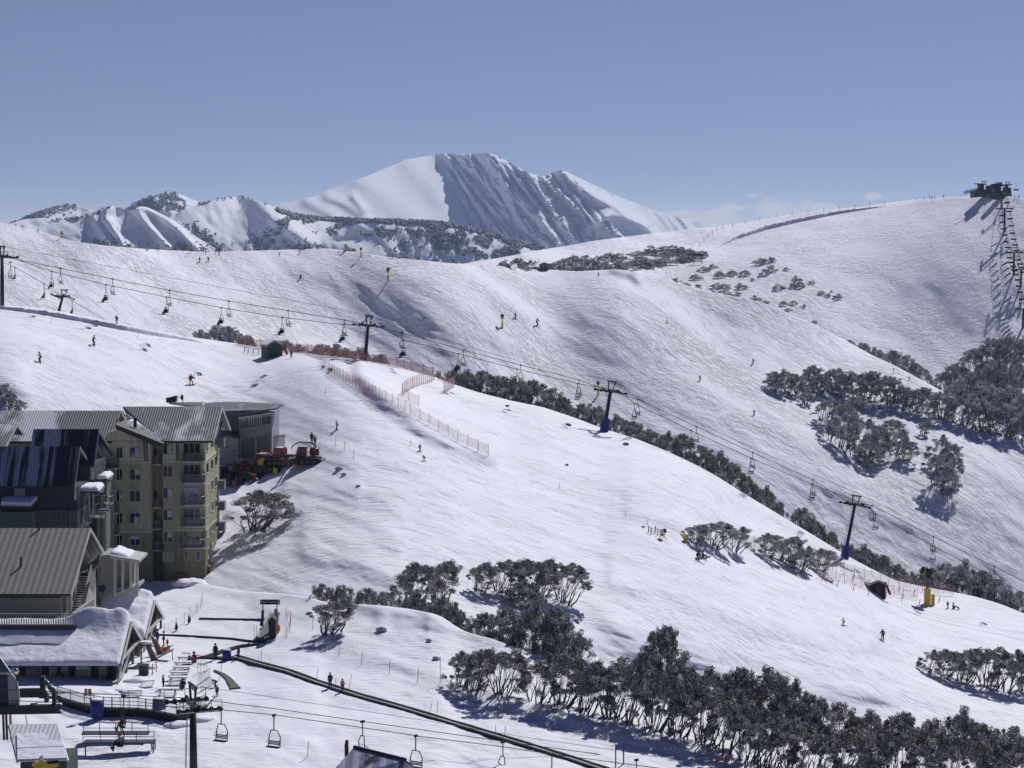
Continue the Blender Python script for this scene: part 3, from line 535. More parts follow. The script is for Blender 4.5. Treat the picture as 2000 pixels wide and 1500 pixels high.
onB([(1615, 826, 46, 60), (1645, 836, 48, 66), (1670, 812, 40, 56), (1625, 858, 44, 56), (1655, 878, 56, 70), (1690, 870, 52, 70), (1712, 896, 62, 74), (1738, 862, 44, 64), (1756, 888, 50, 60), (1772, 900, 44, 50), (1690, 910, 50, 60)], 'frosted snow gum', 'in the shadow-casting gully clump', 'gums in the lower clump', kind='open')
onB([(1806, 848, 26, 36), (1836, 910, 62, 56), (1856, 912, 46, 56), (1832, 950, 66, 60), (1848, 966, 50, 52), (1862, 940, 50, 40)], 'frosted snow gum', 'in the small lowest right clump', 'gums in the small right clump', kind='open')
grove([(1660, 684, 20, 34), (1640, 672, 14, 24), (1685, 700, 32, 44), (1712, 712, 34, 46), (1742, 724, 40, 56), (1770, 736, 44, 54), (1800, 748, 34, 50)], hill_B, 'dense', leaf_frost, 'frosted snow gum', 'beyond the long ridge edge', 'gums beyond the ridge edge', dY=10)
grove([(1865, 760, 52, 60), (1900, 740, 60, 64), (1935, 716, 58, 64), (1965, 708, 52, 60), (1990, 720, 58, 50), (1905, 780, 60, 64), (1945, 762, 62, 66), (1985, 770, 64, 60), (1870, 800, 60, 66), (1925, 806, 62, 66), (1970, 812, 64, 66), (2000, 816, 50, 50), (1842, 770, 44, 50), (1900, 818, 50, 60)], hill_C, 'dense', leaf_frost, 'tall frosted snow gum', 'on the right-hand bank', 'gums on the right bank')
# scrub on the summit slope
rs = random.Random(5); scr = []
for k in range(46):
    u = rs.random(); px = 1082 + 268 * u; py = 532 - 34 * u + rs.uniform(-18, 22) * (1 - .45 * u)
    scr.append((px, min(py, 536), rs.uniform(11, 19), rs.uniform(26, 46)))
scr += [(1372, 503, 13, 28), (1330, 494, 12, 26), (1362, 498, 8, 18)]
grove(scr, hill_C, 'far', leaf_frost, 'low frosted snow gum bush', 'in the saddle scrub belt', 'scrub belt on the saddle', name='snow_gum_bush', cat='bush')
scr = [(1485, 516, 12, 26), (1505, 512, 10, 26), (1492, 538, 12, 22), (1508, 530, 12, 22), (1536, 528, 6, 14), (1556, 552, 14, 20), (1562, 562, 12, 22), (1548, 563, 8, 16), (1522, 565, 10, 26), (1585, 554, 6, 14), (1604, 575, 7, 16), (1617, 580, 7, 12), (1636, 583, 10, 20), (1624, 571, 4, 6), (1378, 530, 10, 24), (1392, 524, 8, 18), (1405, 542, 12, 26), (1430, 538, 10, 26), (1455, 538, 10, 26), (1398, 562, 10, 22), (1415, 566, 12, 26), (1448, 564, 12, 24), (1470, 548, 5, 10), (1358, 546, 10, 26), (1340, 560, 9, 20), (1362, 564, 9, 20), (1320, 551, 8, 18), (1392, 573, 6, 14), (1420, 580, 10, 26), (1440, 578, 8, 20), (1476, 590, 14, 22), (1496, 594, 8, 16), (1530, 596, 8, 18), (1550, 594, 7, 16), (1570, 600, 6, 12), (1538, 607, 6, 14), (1590, 632, 6, 14), (1610, 646, 5, 8)]
grove(scr, hill_C, 'far', leaf_frost, 'small frosted snow gum bush', 'on the open summit slope', 'bushes dotted over the summit slope', name='snow_gum_bush', cat='bush')
grove([(205, 482, 14, 22), (250, 487, 10, 30), (278, 490, 12, 30), (338, 493, 12, 26), (372, 494, 12, 24), (400, 495, 14, 26), (430, 494, 14, 26), (505, 494, 12, 24), (540, 498, 16, 36), (575, 492, 13, 30), (600, 491, 16, 34), (628, 490, 14, 30), (680, 502, 20, 44), (820, 515, 16, 26), (848, 518, 16, 34), (872, 520, 12, 30), (790, 508, 8, 30), (895, 522, 8, 24), (985, 524, 14, 40), (1010, 526, 22, 50), (1035, 528, 20, 44), (1078, 530, 14, 26), (1100, 532, 12, 26)], hill_B, 'far', leaf_frost, 'wiry frosted snow gum bush', 'along the long ridge skyline', 'bushes along the long ridge', brk=bark_pale, dY=2, name='snow_gum_bush', cat='bush')

# ---------------------------------------------------------------- far woods as masses
wood_mat = leaf_mat('far_wood', (.022, .026, .038), (.06, .066, .085), (.24, .26, .33), (.0, .5, .85, 1.))
def wood(name, sheet, n, fn, sz, seed, label):
    rd = random.Random(seed); mb = MB(); k = 0; tries = 0
    while k < n and tries < n * 60:
        tries += 1
        px, py, p = fn(rd)
        if rd.random() > p: continue
        c = sheet.at(px, py); s = sz * rd.uniform(.6, 1.4); k += 1
        for q in range(3):
            cc = c + Vector((rd.gauss(0, .45), rd.gauss(0, .45), .35 + rd.uniform(0, .7))) * s
            vs = []; ns = 6
            r = s * rd.uniform(.45, .75)
            vs.append(cc + Vector((0, 0, r * .8)))
            for i in range(ns): a = 2 * math.pi * i / ns; vs.append(cc + Vector((math.cos(a) * r * rd.uniform(.7, 1.3), math.sin(a) * r * rd.uniform(.7, 1.3), rd.uniform(-.2, .3) * r)))
            vs.append(cc - Vector((0, 0, r * .9)))
            mb.add(vs, [(0, 1 + i, 1 + (i + 1) % ns) for i in range(ns)] + [(ns + 1, 1 + (i + 1) % ns, 1 + i) for i in range(ns)])
    return tag(mb.build(name, wood_mat), label, 'forest', kind='stuff')
ridge_top = lambda x: float(np.interp(x, hills_mid.xs, hills_mid.top))
def f1(rd):
    px = rd.uniform(540, 1085); t = ridge_top(px); py = t + 1 + abs(rd.gauss(0, 1)) * (14 if px < 820 else 40) * (1 if rd.random() < .75 else 2.2)
    n = mnoise.noise((px * .018, py * .04, 3.)) + .5 * mnoise.noise((px * .05, py * .10, 7.)); near = max(0, 1 - (py - t) / 9)
    p = max(near, min(1, .18 + (px - 760) / 600 + 1.6 * n)) if py < t + 82 else 0
    if px < 760 and py > t + 34: p = 0
    if py > t + 7 and mnoise.noise((px * .03 - py * .02, py * .05, 11.)) > .12: p = 0
    return px, py, p
wood('snow_gum_forest', hills_mid, 4600, f1, 2.3, 1, 'dark snow gum forest spread over the long wooded ridge before the highest peak')
def f2(rd):
    k = rd.random()
    if k < .35: px = rd.gauss(405, 22); py = 452 + (px - 380) * .55 + rd.gauss(0, 9)
    elif k < .75: px = rd.gauss(505, 18); py = 480 - (px - 505) * .5 + rd.gauss(0, 12)
    elif k < .9: px = rd.gauss(590, 18); py = rd.gauss(484, 9)
    else: px = rd.uniform(330, 520); py = ridge_top(px) + abs(rd.gauss(0, 2))
    return px, max(py, ridge_top(px) + 1), 1 if mnoise.noise((px * .06, py * .08, 1.)) > -.15 and py < 500 else .05
wood('snow_gum_patches', hills_mid, 380, f2, 2.2, 2, 'scattered dark snow gum patches on the rounded white hill left of the wooded ridge')
def f3(rd):
    k = rd.random(); tt = lambda x: float(np.interp(x, hills_back.xs, hills_back.top))
    if k < .68: px = rd.uniform(245, 362); py = tt(px) + rd.uniform(0, 34); p = 1 if px < 318 - rd.uniform(0, 30) else (.45 if mnoise.noise((px * .07, py * .1, 0)) > -.1 else 0)
    else: px = rd.uniform(20, 150); py = tt(px) + abs(rd.gauss(0, 7)); p = .9 - max(0, px - 60) * .008
    return px, py, p
wood('snow_gum_slope', hills_back, 1300, f3, 3.2, 3, 'dark snow gum wood on the left flanks of the rear left hills')
def f4(rd):
    k = rd.random(); tt = lambda x: float(np.interp(x, hills_front.xs, hills_front.top))
    if k < .3: px = rd.uniform(100, 215); py = tt(px) + abs(rd.gauss(0, 3))
    elif k < .55: px = rd.gauss(215, 26); py = 478 + rd.gauss(0, 6)
    elif k < .8: px = rd.gauss(345, 26); py = 484 + rd.gauss(0, 5)
    else: px = rd.uniform(60, 400); py = rd.uniform(430, 490)
    return px, max(py, tt(px) + 1), 1 if k < .8 else .12
wood('snow_gum_scrub', hills_front, 200, f4, 1.8, 4, 'sparse dark snow gum scrub along the foot of the sharp left ridges')
# ---------------------------------------------------------------- shared materials
M = {
 'black': pmat('black_fabric', (.012, .013, .017), .8), 'navy': pmat('navy_fabric', (.015, .022, .09), .8), 'blue': pmat('blue_fabric', (.02, .05, .28), .8),
 'red': pmat('red_fabric', (.42, .02, .02), .8), 'orange': pmat('orange_fabric', (.45, .09, .02), .8), 'pink': pmat('pink_fabric', (.55, .20, .26), .8),
 'white': pmat('white_fabric', (.55, .56, .58), .8), 'grey': pmat('grey_fabric', (.20, .21, .24), .8), 'teal': pmat('teal_fabric', (.15, .34, .32), .8),
 'purple': pmat('purple_fabric', (.10, .02, .14), .8), 'skin': pmat('skin', (.45, .25, .17), .6), 'yellowf': pmat('yellow_fabric', (.55, .38, .03), .8),
 'steel_dark': pmat('dark_green_steel', (.018, .032, .032), .5, .2), 'steel_grey': pmat('galvanised_steel', (.22, .23, .24), .45, .5), 'steel_mid': pmat('grey_steel', (.06, .062, .07), .5, .3), 'steel_black': pmat('black_steel', (.014, .016, .02), .5, .2),
 'yellow': pmat('yellow_paint', (.52, .36, .03), .5), 'blue_pad': pmat('blue_padding', (.018, .03, .20), .7), 'rubber': pmat('rubber', (.012, .012, .013), .85),
 'cable': pmat('cable', (.02, .02, .024), .6), 'wood': pmat('weathered_wood', (.20, .16, .11), .85, var=.35, vscale=6), 'snowcap': None,
 'glass': pmat('dark_glass', (.012, .016, .022), .12, spec=.8, var=.3, vscale=.6), 'curtain': pmat('pale_curtain', (.42, .45, .50), .8, var=.25, vscale=2),
 'redp': pmat('red_paint', (.18, .012, .011), .4, spec=.4), 'orangep': pmat('orange_paint', (.55, .20, .03), .6), 'green_hut': pmat('green_cladding', (.035, .060, .045), .7),
 'pole_red': pmat('red_pole', (.42, .11, .08), .7), 'pole_pale': pmat('pale_red_pole', (.48, .22, .18), .7), 'white_pt': pmat('white_paint', (.62, .62, .62), .5),
}
snow_cap = bpy.data.materials.new('roof_snow'); snow_cap.use_nodes = True
_b = snow_cap.node_tree.nodes['Principled BSDF']; _b.inputs['Base Color'].default_value = (.81, .81, .88, 1); _b.inputs['Roughness'].default_value = .8; _b.inputs['Specular IOR Level'].default_value = .1
_n = snow_cap.node_tree.nodes.new('ShaderNodeTexNoise'); _n.inputs['Scale'].default_value = 1.9; _n.inputs['Detail'].default_value = 6
_c = snow_cap.node_tree.nodes.new('ShaderNodeTexCoord'); _p = snow_cap.node_tree.nodes.new('ShaderNodeBump'); _p.inputs['Distance'].default_value = .25; _p.inputs['Strength'].default_value = .42
snow_cap.node_tree.links.new(_c.outputs['Object'], _n.inputs[0]); snow_cap.node_tree.links.new(_n.outputs['Fac'], _p.inputs['Height']); snow_cap.node_tree.links.new(_p.outputs[0], _b.inputs['Normal'])
M['snow'] = snow_cap
def net_mat(name, c, alpha):
    m = bpy.data.materials.new(name); m.use_nodes = True; t = m.node_tree; b = t.nodes['Principled BSDF']; b.inputs['Base Color'].default_value = (*c, 1); b.inputs['Roughness'].default_value = .8
    co = t.nodes.new('ShaderNodeTexCoord'); n = t.nodes.new('ShaderNodeTexNoise'); n.inputs['Scale'].default_value = 1.6; n.inputs['Detail'].default_value = 3; t.links.new(co.outputs['Object'], n.inputs[0])
    r = t.nodes.new('ShaderNodeMapRange'); r.inputs[1].default_value = .3; r.inputs[2].default_value = .7; r.inputs[3].default_value = alpha * .6; r.inputs[4].default_value = alpha * 1.35; t.links.new(n.outputs['Fac'], r.inputs[0])
    t.links.new(r.outputs[0], b.inputs['Alpha']); return m
net_red = net_mat('red_mesh_net', (.55, .30, .27), .26); net_white = net_mat('thin_net', (.30, .36, .36), .10); net_dense = net_mat('red_mesh_net_dense', (.42, .13, .10), .48)

# ---------------------------------------------------------------- people
def skin_mesh(name, J, E, rad, subs=1):
    names = list(J); idx = {n: i for i, n in enumerate(names)}
    me = bpy.data.meshes.new(name); me.from_pydata([J[n] for n in names], [(idx[a], idx[b]) for a, b in E], [])
    o = bpy.data.objects.new(name, me); col.objects.link(o)
    mo = o.modifiers.new('s', 'SKIN'); mo.use_smooth_shade = True
    for i, n in enumerate(names):
        r = rad[n]; sv = me.skin_vertices[0].data[i]; sv.radius = r if isinstance(r, tuple) else (r, r); sv.use_root = (i == 0)
    if subs: sm = o.modifiers.new('u', 'SUBSURF'); sm.levels = subs; sm.render_levels = subs
    dg = bpy.context.evaluated_depsgraph_get(); out = bpy.data.meshes.new_from_object(o.evaluated_get(dg)); out.name = name
    bpy.data.objects.remove(o); bpy.data.meshes.remove(me); out.materials.clear(); return out
def mirror(d): return {**{k + 'L': (-v[0], v[1], v[2]) for k, v in d.items()}, **{k + 'R': v for k, v in d.items()}}
def pose(name):
    if name == 'stand': c = dict(pel=(0, 0, .95), bel=(0, 0, 1.12), che=(0, 0, 1.34), nec=(0, 0, 1.49), hed=(0, .015, 1.64)); l = mirror(dict(sho=(.18, 0, 1.42), elb=(.25, -.03, 1.14), wri=(.22, .12, .95), hip=(.09, 0, .90), kne=(.11, .03, .50), ank=(.12, -.02, .10), toe=(.13, .15, .05)))
    elif name == 'ski': c = dict(pel=(0, -.10, .86), bel=(0, -.05, 1.02), che=(0, .06, 1.22), nec=(0, .12, 1.36), hed=(0, .17, 1.50)); l = mirror(dict(sho=(.18, .06, 1.30), elb=(.32, .10, 1.05), wri=(.34, .34, .98), hip=(.09, -.08, .82), kne=(.13, .17, .50), ank=(.13, 0, .12), toe=(.13, .16, .07)))
    elif name == 'board': c = dict(pel=(0, -.12, .84), bel=(.02, -.06, 1.0), che=(.05, .04, 1.20), nec=(.06, .08, 1.35), hed=(.08, .10, 1.49)); l = mirror(dict(sho=(.19, .02, 1.28), elb=(.42, .06, 1.12), wri=(.56, .16, .98), hip=(.12, -.10, .80), kne=(.25, .10, .46), ank=(.28, 0, .12), toe=(.29, .14, .07)))
    elif name == 'sit': c = dict(pel=(0, 0, .14), bel=(0, -.04, .30), che=(0, -.06, .52), nec=(0, -.03, .67), hed=(0, .0, .81)); l = mirror(dict(sho=(.18, -.05, .60), elb=(.27, .05, .36), wri=(.20, .30, .38), hip=(.09, .03, .13), kne=(.15, .38, .40), ank=(.16, .72, .12), toe=(.17, .82, .20)))
    elif name == 'chair': c = dict(pel=(0, 0, .12), bel=(0, -.03, .28), che=(0, -.04, .50), nec=(0, -.01, .65), hed=(0, .03, .80)); l = mirror(dict(sho=(.18, -.03, .58), elb=(.24, .08, .34), wri=(.14, .28, .28), hip=(.09, .05, .12), kne=(.12, .46, .12), ank=(.12, .52, -.32), toe=(.12, .68, -.38)))
    elif name == 'bend': c = dict(pel=(0, -.22, .86), bel=(0, -.05, .98), che=(0, .20, 1.02), nec=(0, .36, 1.02), hed=(0, .48, .98)); l = mirror(dict(sho=(.18, .26, 1.0), elb=(.2, .34, .72), wri=(.16, .42, .48), hip=(.09, -.2, .82), kne=(.11, .0, .48), ank=(.12, -.06, .10), toe=(.12, .12, .05)))
    return {**c, **l}
RB = dict(pel=(.13, .10), bel=(.12, .09), che=(.15, .10), nec=.052, hed=(.085, .10), sho=.06, elb=.042, wri=.03, hip=.085, kne=.058, ank=.042, toe=.035)
POSEM = {}
def pose_meshes(name):
    if name in POSEM: return POSEM[name]
    J = pose(name); rad = {k: RB[k[:3]] for k in J}
    core = [('pel', 'bel'), ('bel', 'che'), ('che', 'nec'), ('nec', 'hed')]
    arms = [e for s in 'LR' for e in (('che', 'sho' + s), ('sho' + s, 'elb' + s), ('elb' + s, 'wri' + s))]
    legs = [e for s in 'LR' for e in (('pel', 'hip' + s), ('hip' + s, 'kne' + s), ('kne' + s, 'ank' + s), ('ank' + s, 'toe' + s))]
    body = skin_mesh('body', J, core + arms + legs, rad)
    def sub(keys, E, grow): Jd = {k: J[k] for k in keys}; return Jd, E, {k: (tuple(x + grow for x in rad[k]) if isinstance(rad[k], tuple) else rad[k] + grow) for k in keys}
    jk = ['bel', 'pel', 'che', 'nec'] + [a + s for s in 'LR' for a in ('sho', 'elb', 'wri')]
    j = sub(jk, [('bel', 'pel'), ('bel', 'che'), ('che', 'nec')] + arms, .035); j[2]['nec'] = .07; jacket = skin_mesh('jacket', *j)
    tk = ['pel'] + [a + s for s in 'LR' for a in ('hip', 'kne', 'ank')]
    t = sub(tk, [e for e in legs if 'toe' not in e[1]], .03); trousers = skin_mesh('trousers', *t)
    hl = MB(); h = Vector(J['hed']); hl.ball(h + Vector((0, -.01, .04)), (.125, .145, .125), 10, 8); helmet = hl.mesh('helmet', None, True)
    bt = []
    for s in 'LR':
        b = MB(); a, q = Vector(J['ank' + s]), Vector(J['toe' + s]); b.tube([a + Vector((0, 0, .10)), a, q], [.075, .08, .06], 8); bt.append(b.mesh('boot', None, True))
    gl = []
    for s in 'LR':       # mitten with a thumb and four short fingers
        b = MB(); wv, e = Vector(J['wri' + s]), Vector(J['elb' + s]); d = (wv - e).normalized(); sd_ = d.cross(Vector((0, 0, 1))); sd_ = (sd_ if sd_.length > .1 else Vector((1, 0, 0))).normalized()
        b.tube([wv - d * .03, wv + d * .05, wv + d * .09], [.045, .052, .045], 8)
        for k in range(4): o_ = sd_ * (k - 1.5) * .022; b.tube([wv + d * .08 + o_, wv + d * (.13 + .012 * (k in (1, 2))) + o_, wv + d * .145 + o_ - Vector((0, 0, .02))], [.013, .012, .008], 5)
        b.tube([wv + d * .03 + sd_ * .04, wv + d * .07 + sd_ * .07], [.016, .011], 5); gl.append(b.mesh('glove', None, True))
    POSEM[name] = dict(body=body, jacket=jacket, trousers=trousers, helmet=helmet, boots=bt, gloves=gl, J=J); return POSEM[name]
def omat(o, m):
    o.material_slots[0].link = 'OBJECT'; o.material_slots[0].material = m
def person(loc, h, pz, rz, jac, tro, label, gear=None, hat='black', group=None, gearc='black', lean=0.):
    pm = pose_meshes(pz); k = h / 1.76
    r = empty('person', loc, 0, k, rot=(lean, 0, rz)); tag(r, label, 'person', group)
    for nm, mt in (('body', 'skin'), ('jacket', jac), ('trousers', tro), ('helmet', hat)):
        me = pm[nm]
        if not me.materials: me.materials.append(M['skin'])
        omat(link_mesh(nm, me, None, r), M[mt])
    for nm, ls in (('boot', pm['boots']), ('glove', pm['gloves'])):
        for me in ls:
            if not me.materials: me.materials.append(M['black'])
            link_mesh(nm, me, None, r)
    J = pm['J']
    if gear in ('skis', 'skipoles'):
        for s in 'LR':
            a = Vector(J['ank' + s]); b = MB(); z = a.z - .10; b.prism([(a.x - .045, a.y - .75, z), (a.x + .045, a.y - .75, z), (a.x + .045, a.y + .85, z), (a.x, a.y + 1.0, z + .08), (a.x - .045, a.y + .85, z)], (0, 0, .02)); b.build('ski', M[gearc], r)
            if gear == 'skipoles': wv = Vector(J['wri' + s]); q = MB(); q.tube([wv + Vector((0, .05, .12)), wv + Vector((.05 if s == 'R' else -.05, -.35, -.95 * min(1, wv.z)))], .012, 5); q.build('ski_pole', M['black'], r)
    if gear == 'board':
        a = (Vector(J['ankL']) + Vector(J['ankR'])) / 2; b = MB(); z = a.z - .11
        if pz in ('sit', 'chair'): b.box(-.74, .74, a.y + .08, a.y + .12, a.z - .12, a.z + .14)
        else: b.prism([(-.78, -.13, z + .05), (-.7, -.14, z), (.7, -.14, z), (.78, -.13, z + .05), (.78, .13, z + .05), (.7, .14, z), (-.7, .14, z), (-.78, .13, z + .05)], (0, 0, .03))
        b.build('snowboard', M[gearc], r)
    return r
def on(sheet, px, py): return sheet.at(px, py)
def pp(sheet, px, py, hp, pz, rzd, jac, tro, label, gear=None, hat='black', group=None, gearc='black', fac=1.):
    b = sheet.at(px, py); s = F / b.y; hm_ = hp / s
    full = {'sit': .95 / 1.76, 'chair': .95 / 1.76, 'ski': 1.62 / 1.76, 'board': 1.6 / 1.76, 'bend': 1.1 / 1.76}.get(pz, 1.)
    person(b, hm_ / full * fac, pz, R(rzd), jac, tro, label, gear, hat, group, gearc)
S0, S1, SB, SC = sheet0, sheet1, hill_B, hill_C
gs = 'skiers and snowboarders on the slopes'
pp(S0, 645, 1344, 31, 'stand', 170, 'black', 'black', 'taller person in black riding the long conveyor with arms folded')
pp(S0, 669, 1351, 26, 'stand', 190, 'pink', 'black', 'smaller person in pink jacket riding the long conveyor')
pp(S0, 421, 1288, 32, 'stand', 160, 'black', 'black', 'person in black standing by the upper end of the long conveyor')
pp(S0, 466, 1287, 25, 'stand', 60, 'navy', 'black', 'person in navy standing just right of the blue drum')
pp(S0, 308, 1259, 30, 'stand', 120, 'blue', 'black', 'left of two blue-jacketed people beside the snow-laden gables')
pp(S0, 320, 1262, 30, 'stand', 100, 'blue', 'black', 'right of two blue-jacketed people beside the snow-laden gables')
pp(S0, 327, 1263, 16, 'stand', 180, 'red', 'black', 'small child in red by the orange sled')
pp(S0, 319, 1345, 27, 'stand', -60, 'black', 'black', 'person in black standing over the picnic tables')
pp(S0, 357, 1344, 20, 'sit', 180, 'navy', 'navy', 'person in navy sitting at the nearest picnic table')
pp(S0, 379, 1294, 22, 'sit', 150, 'red', 'black', 'person in red hood sitting at the farthest picnic table')
pp(S0, 370, 1298, 18, 'sit', 150, 'purple', 'black', 'person in purple sitting left of the red-hooded one')
pp(S0, 420, 1342, 15, 'bend', 60, 'blue', 'black', 'person in blue bending over right of the deck railing')
pp(S0, 424, 1361, 23, 'stand', 180, 'black', 'black', 'person in black standing below the one bending over')
pp(S1, 78, 707, 20, 'board', 120, 'grey', 'black', 'snowboarder in grey jacket at the far left of the piste', 'board', group=gs)
pp(S1, 183, 674, 19, 'board', -60, 'black', 'black', 'leaning snowboarder in black high on the left piste', 'board', group=gs)
pp(S1, 228, 632, 16, 'ski', 20, 'black', 'black', 'skier in black standing above the long snow bank', 'skis', group=gs)
pp(S1, 373, 752, 21, 'board', -130, 'black', 'orange', 'snowboarder in orange trousers left of the groomer workshop', 'board', group=gs)
pp(S1, 569, 699, 15, 'stand', 180, 'black', 'black', 'person in black standing right of the green hut')
pp(S1, 609, 866, 22, 'stand', 160, 'black', 'black', 'left of two people standing together above the snow groomers')
pp(S1, 615, 870, 20, 'stand', 200, 'grey', 'black', 'right of two people standing together above the snow groomers')
pp(S1, 658, 838, 17, 'board', 100, 'teal', 'black', 'snowboarder in pale teal jacket above the two standing people', 'board', group=gs)
pp(S1, 820, 881, 14, 'ski', -150, 'black', 'black', 'upper of two dark riders left of the fence end', 'skis', group=gs)
pp(S1, 828, 901, 12, 'board', 160, 'black', 'black', 'lower crouching rider of two left of the fence end', 'board', group=gs)
pp(S1, 1724, 1251, 23, 'ski', 165, 'black', 'black', 'skier in black alone low on the right piste', 'skis', group=gs)
pp(S1, 1648, 1222, 16, 'ski', 100, 'white', 'black', 'small skier in white jacket and red helmet low on the piste', 'skipoles', hat='red', group=gs)
pp(S1, 1364, 1091, 16, 'sit', 200, 'black', 'grey', 'left person of the seated pair below the frosted gums', 'board', gearc='grey')
pp(S1, 1373, 1089, 13, 'sit', 240, 'navy', 'black', 'right person in blue of the seated pair below the frosted gums', 'board', gearc='grey')
pp(S1, 1851, 1188, 14, 'stand', 180, 'black', 'grey', 'person standing just right of the tall yellow snow gun', 'skis')
pp(S1, 1862, 1189, 12, 'sit', -90, 'black', 'black', 'snowboarder sitting on the snow right of the yellow snow gun', 'board')
for q in [(390, 513, 11, 'ski', 150, 'left of two skiers just below the skyline at left'), (407, 512, 11, 'ski', 150, 'right of two skiers just below the skyline at left'), (402, 497, 9, 'stand', 90, 'tiny person on the skyline above the two skiers'),
          (421, 497, 8, 'stand', 100, 'left of two tiny people close together on the skyline'), (428, 498, 9, 'stand', 200, 'right of two tiny people close together on the skyline'), (310, 491, 6, 'stand', 0, 'tiny person on the skyline left of the yellow marker'),
          (587, 543, 7, 'sit', 180, 'snowboarder sitting alone high on the long ridge slope'), (586, 496, 8, 'ski', 90, 'skier on the skyline left of the wiry bushes'), (546, 500, 7, 'stand', 60, 'skier standing in front of the wiry bush'),
          (763, 504, 8, 'stand', 90, 'left of two people together on the skyline above the snow gun'), (767, 504, 8, 'stand', 150, 'right of two people together on the skyline above the snow gun'),
          (1007, 623, 13, 'ski', 130, 'skier just right of the middle yellow snow gun'), (1049, 636, 15, 'ski', -130, 'skier on the bright ridge farther right of the middle snow gun'), (1303, 632, 8, 'ski', 120, 'tiny skier in the middle of the long ridge slope'),
          (1367, 744, 11, 'ski', 150, 'skier low on the long ridge slope right of the lift tower'), (1471, 711, 11, 'ski', 150, 'skier left above the mid-slope wood'), (1473, 811, 11, 'ski', 150, 'skier left of the mid-slope wood near its base'),
          (1776, 743, 8, 'ski', 60, 'skier near the small yellow snow gun above the wood'), (1126, 531, 8, 'stand', 90, 'left skier on the knoll below the saddle scrub'), (1169, 541, 9, 'stand', 170, 'right skier on the knoll below the saddle scrub'),
          (1322, 554, 7, 'stand', 150, 'dark skier by the bushes right of the knoll'), (31, 442, 6, 'stand', 0, 'leftmost tiny person on the far left skyline'), (44, 446, 6, 'stand', 0, 'second tiny person on the far left skyline'), (75, 452, 6, 'stand', 0, 'tiny person right of the dark heap on the far left skyline')]:
    pp(SB, q[0], q[1], q[2], q[3], q[4], 'black', 'black', q[5], 'skis' if q[3] == 'ski' else None, group=gs)
for q in [(1819, 389, 6, 'left of the tiny people on the summit skyline'), (1825, 388, 5, 'second tiny person on the summit skyline'), (1843, 386, 6, 'tiny person alone midway along the summit skyline'), (1875, 384.5, 4, 'tiny person left of the summit lift railing'), (1982, 387, 6, 'tiny person just right of the summit station'), (1990, 388.5, 7, 'rightmost tiny person beside the summit station')]:
    pp(SC, q[0], q[1], q[2], 'stand', 0, 'black', 'black', q[3], group=gs)

# ---------------------------------------------------------------- chairlifts
def tower(loc, h, rz, lean, label, pad=False, big=1., group='lift towers', wheels=4, lat=True, nm='lift_tower', m='steel_dark', ladder=True):
    r = empty(nm, loc, 0, 1, rot=(0, lean, rz)); tag(r, label, 'lift tower', group); md = M[m]
    b = MB(); b.tube([(0, 0, -3), (0, 0, h)], [.42 * big, .30 * big], 14); b.build('post', md, r, True)
    b = MB(); b.box(-.22 * big, .22 * big, -2.5 * big, 2.5 * big, h - .1, h + .3 * big); b.build('crossarm', md, r)
    for s in (-1, 1):
        b = MB(); b.box(-2.1 * big, 2.1 * big, s * 2.4 * big - .07, s * 2.4 * big + .07, h - .12, h + .12 * big); b.box(-.12, .12, s * 2.4 * big - .2, s * 2.4 * big + .2, h - .1, h + .5)
        tr = b.build('sheave_train', M['steel_black'], r)
        for k in range(wheels):
            x = (-1.9 + 3.8 * k / (wheels - 1)) * big; w_ = MB(); w_.cyl((x, s * 2.4 * big, h + .02), (0, 1, 0), .26 * big, .16, 12); w_.build('wheel', M['rubber'], tr)
        b = MB()
        for x in (-2, -1, 0, 1, 2): b.tube([(x * big, s * 3.0 * big, h - .05), (x * big, s * 3.0 * big, h + 1.0 * big)], .035, 4)
        b.tube([(-2 * big, s * 3.0 * big, h + 1.0 * big), (2 * big, s * 3.0 * big, h + 1.0 * big)], .035, 4); b.box(-2 * big, 2 * big, s * 2.65 * big, s * 3.0 * big, h - .1, h - .04); b.build('catwalk', M['steel_grey'], r)
    b = MB(); t = h + 1.9 * big
    for s in (-1, 1): b.tube([(0, s * .75 * big, h + .2), (0, s * 1.15 * big, t)], .12 * big, 6)
    b.box(-.1, .1, -1.5 * big, 1.5 * big, t - .1, t + .12)
    for k in range(5): b.box(-.05, .05, (-1.2 + .6 * k) * big - .04, (-1.2 + .6 * k) * big + .04, t - .45, t - .1)
    b.build('lifting_frame', md, r)
    if ladder:
        b = MB(); x = -.75 * big
        for s in (-.2, .2): b.tube([(x, s, 0), (x + .2, s, h - .2)], .03, 4)
        for k in range(int(h / .4)): b.tube([(x + .2 * k * .4 / h, -.2, .4 * k), (x + .2 * k * .4 / h, .2, .4 * k)], .022, 4)
        b.build('ladder', M['steel_grey'], r)
    if pad: b = MB(); b.tube([(0, 0, -.6), (0, 0, 2.3 * big)], .85 * big, 8); b.build('padding', M['blue_pad'], r)
    return r
def tower_px(sheet, bx, by, Yo, sy, rz, label, pad=False, **k):
    """base pixel on the sheet (Yo metres behind), sheave height at pixel row sy"""
    b = sheet.at(bx, by)
    if Yo: b = P(bx, by, b.y + Yo); b.z -= .2 * Yo
    tp = k.pop('tx', bx); z = P(tp, sy, b.y); h = z.z - b.z; lean = math.atan2(z.x - b.x, h) / max(.2, math.cos(rz))
    o = tower(b, h, rz, lean, label, pad, **k); return o, z
def arm(z, rz, s, big=1.): return Vector((z.x - math.sin(rz) * s * 2.4 * big, z.y + math.cos(rz) * s * 2.4 * big, z.z + .25 * big))
RZ = R(32)
T1, z1 = tower_px(S1, 4, 604, 3, 502, RZ, 'dark lift tower cut by the left edge of the picture', ladder=False)
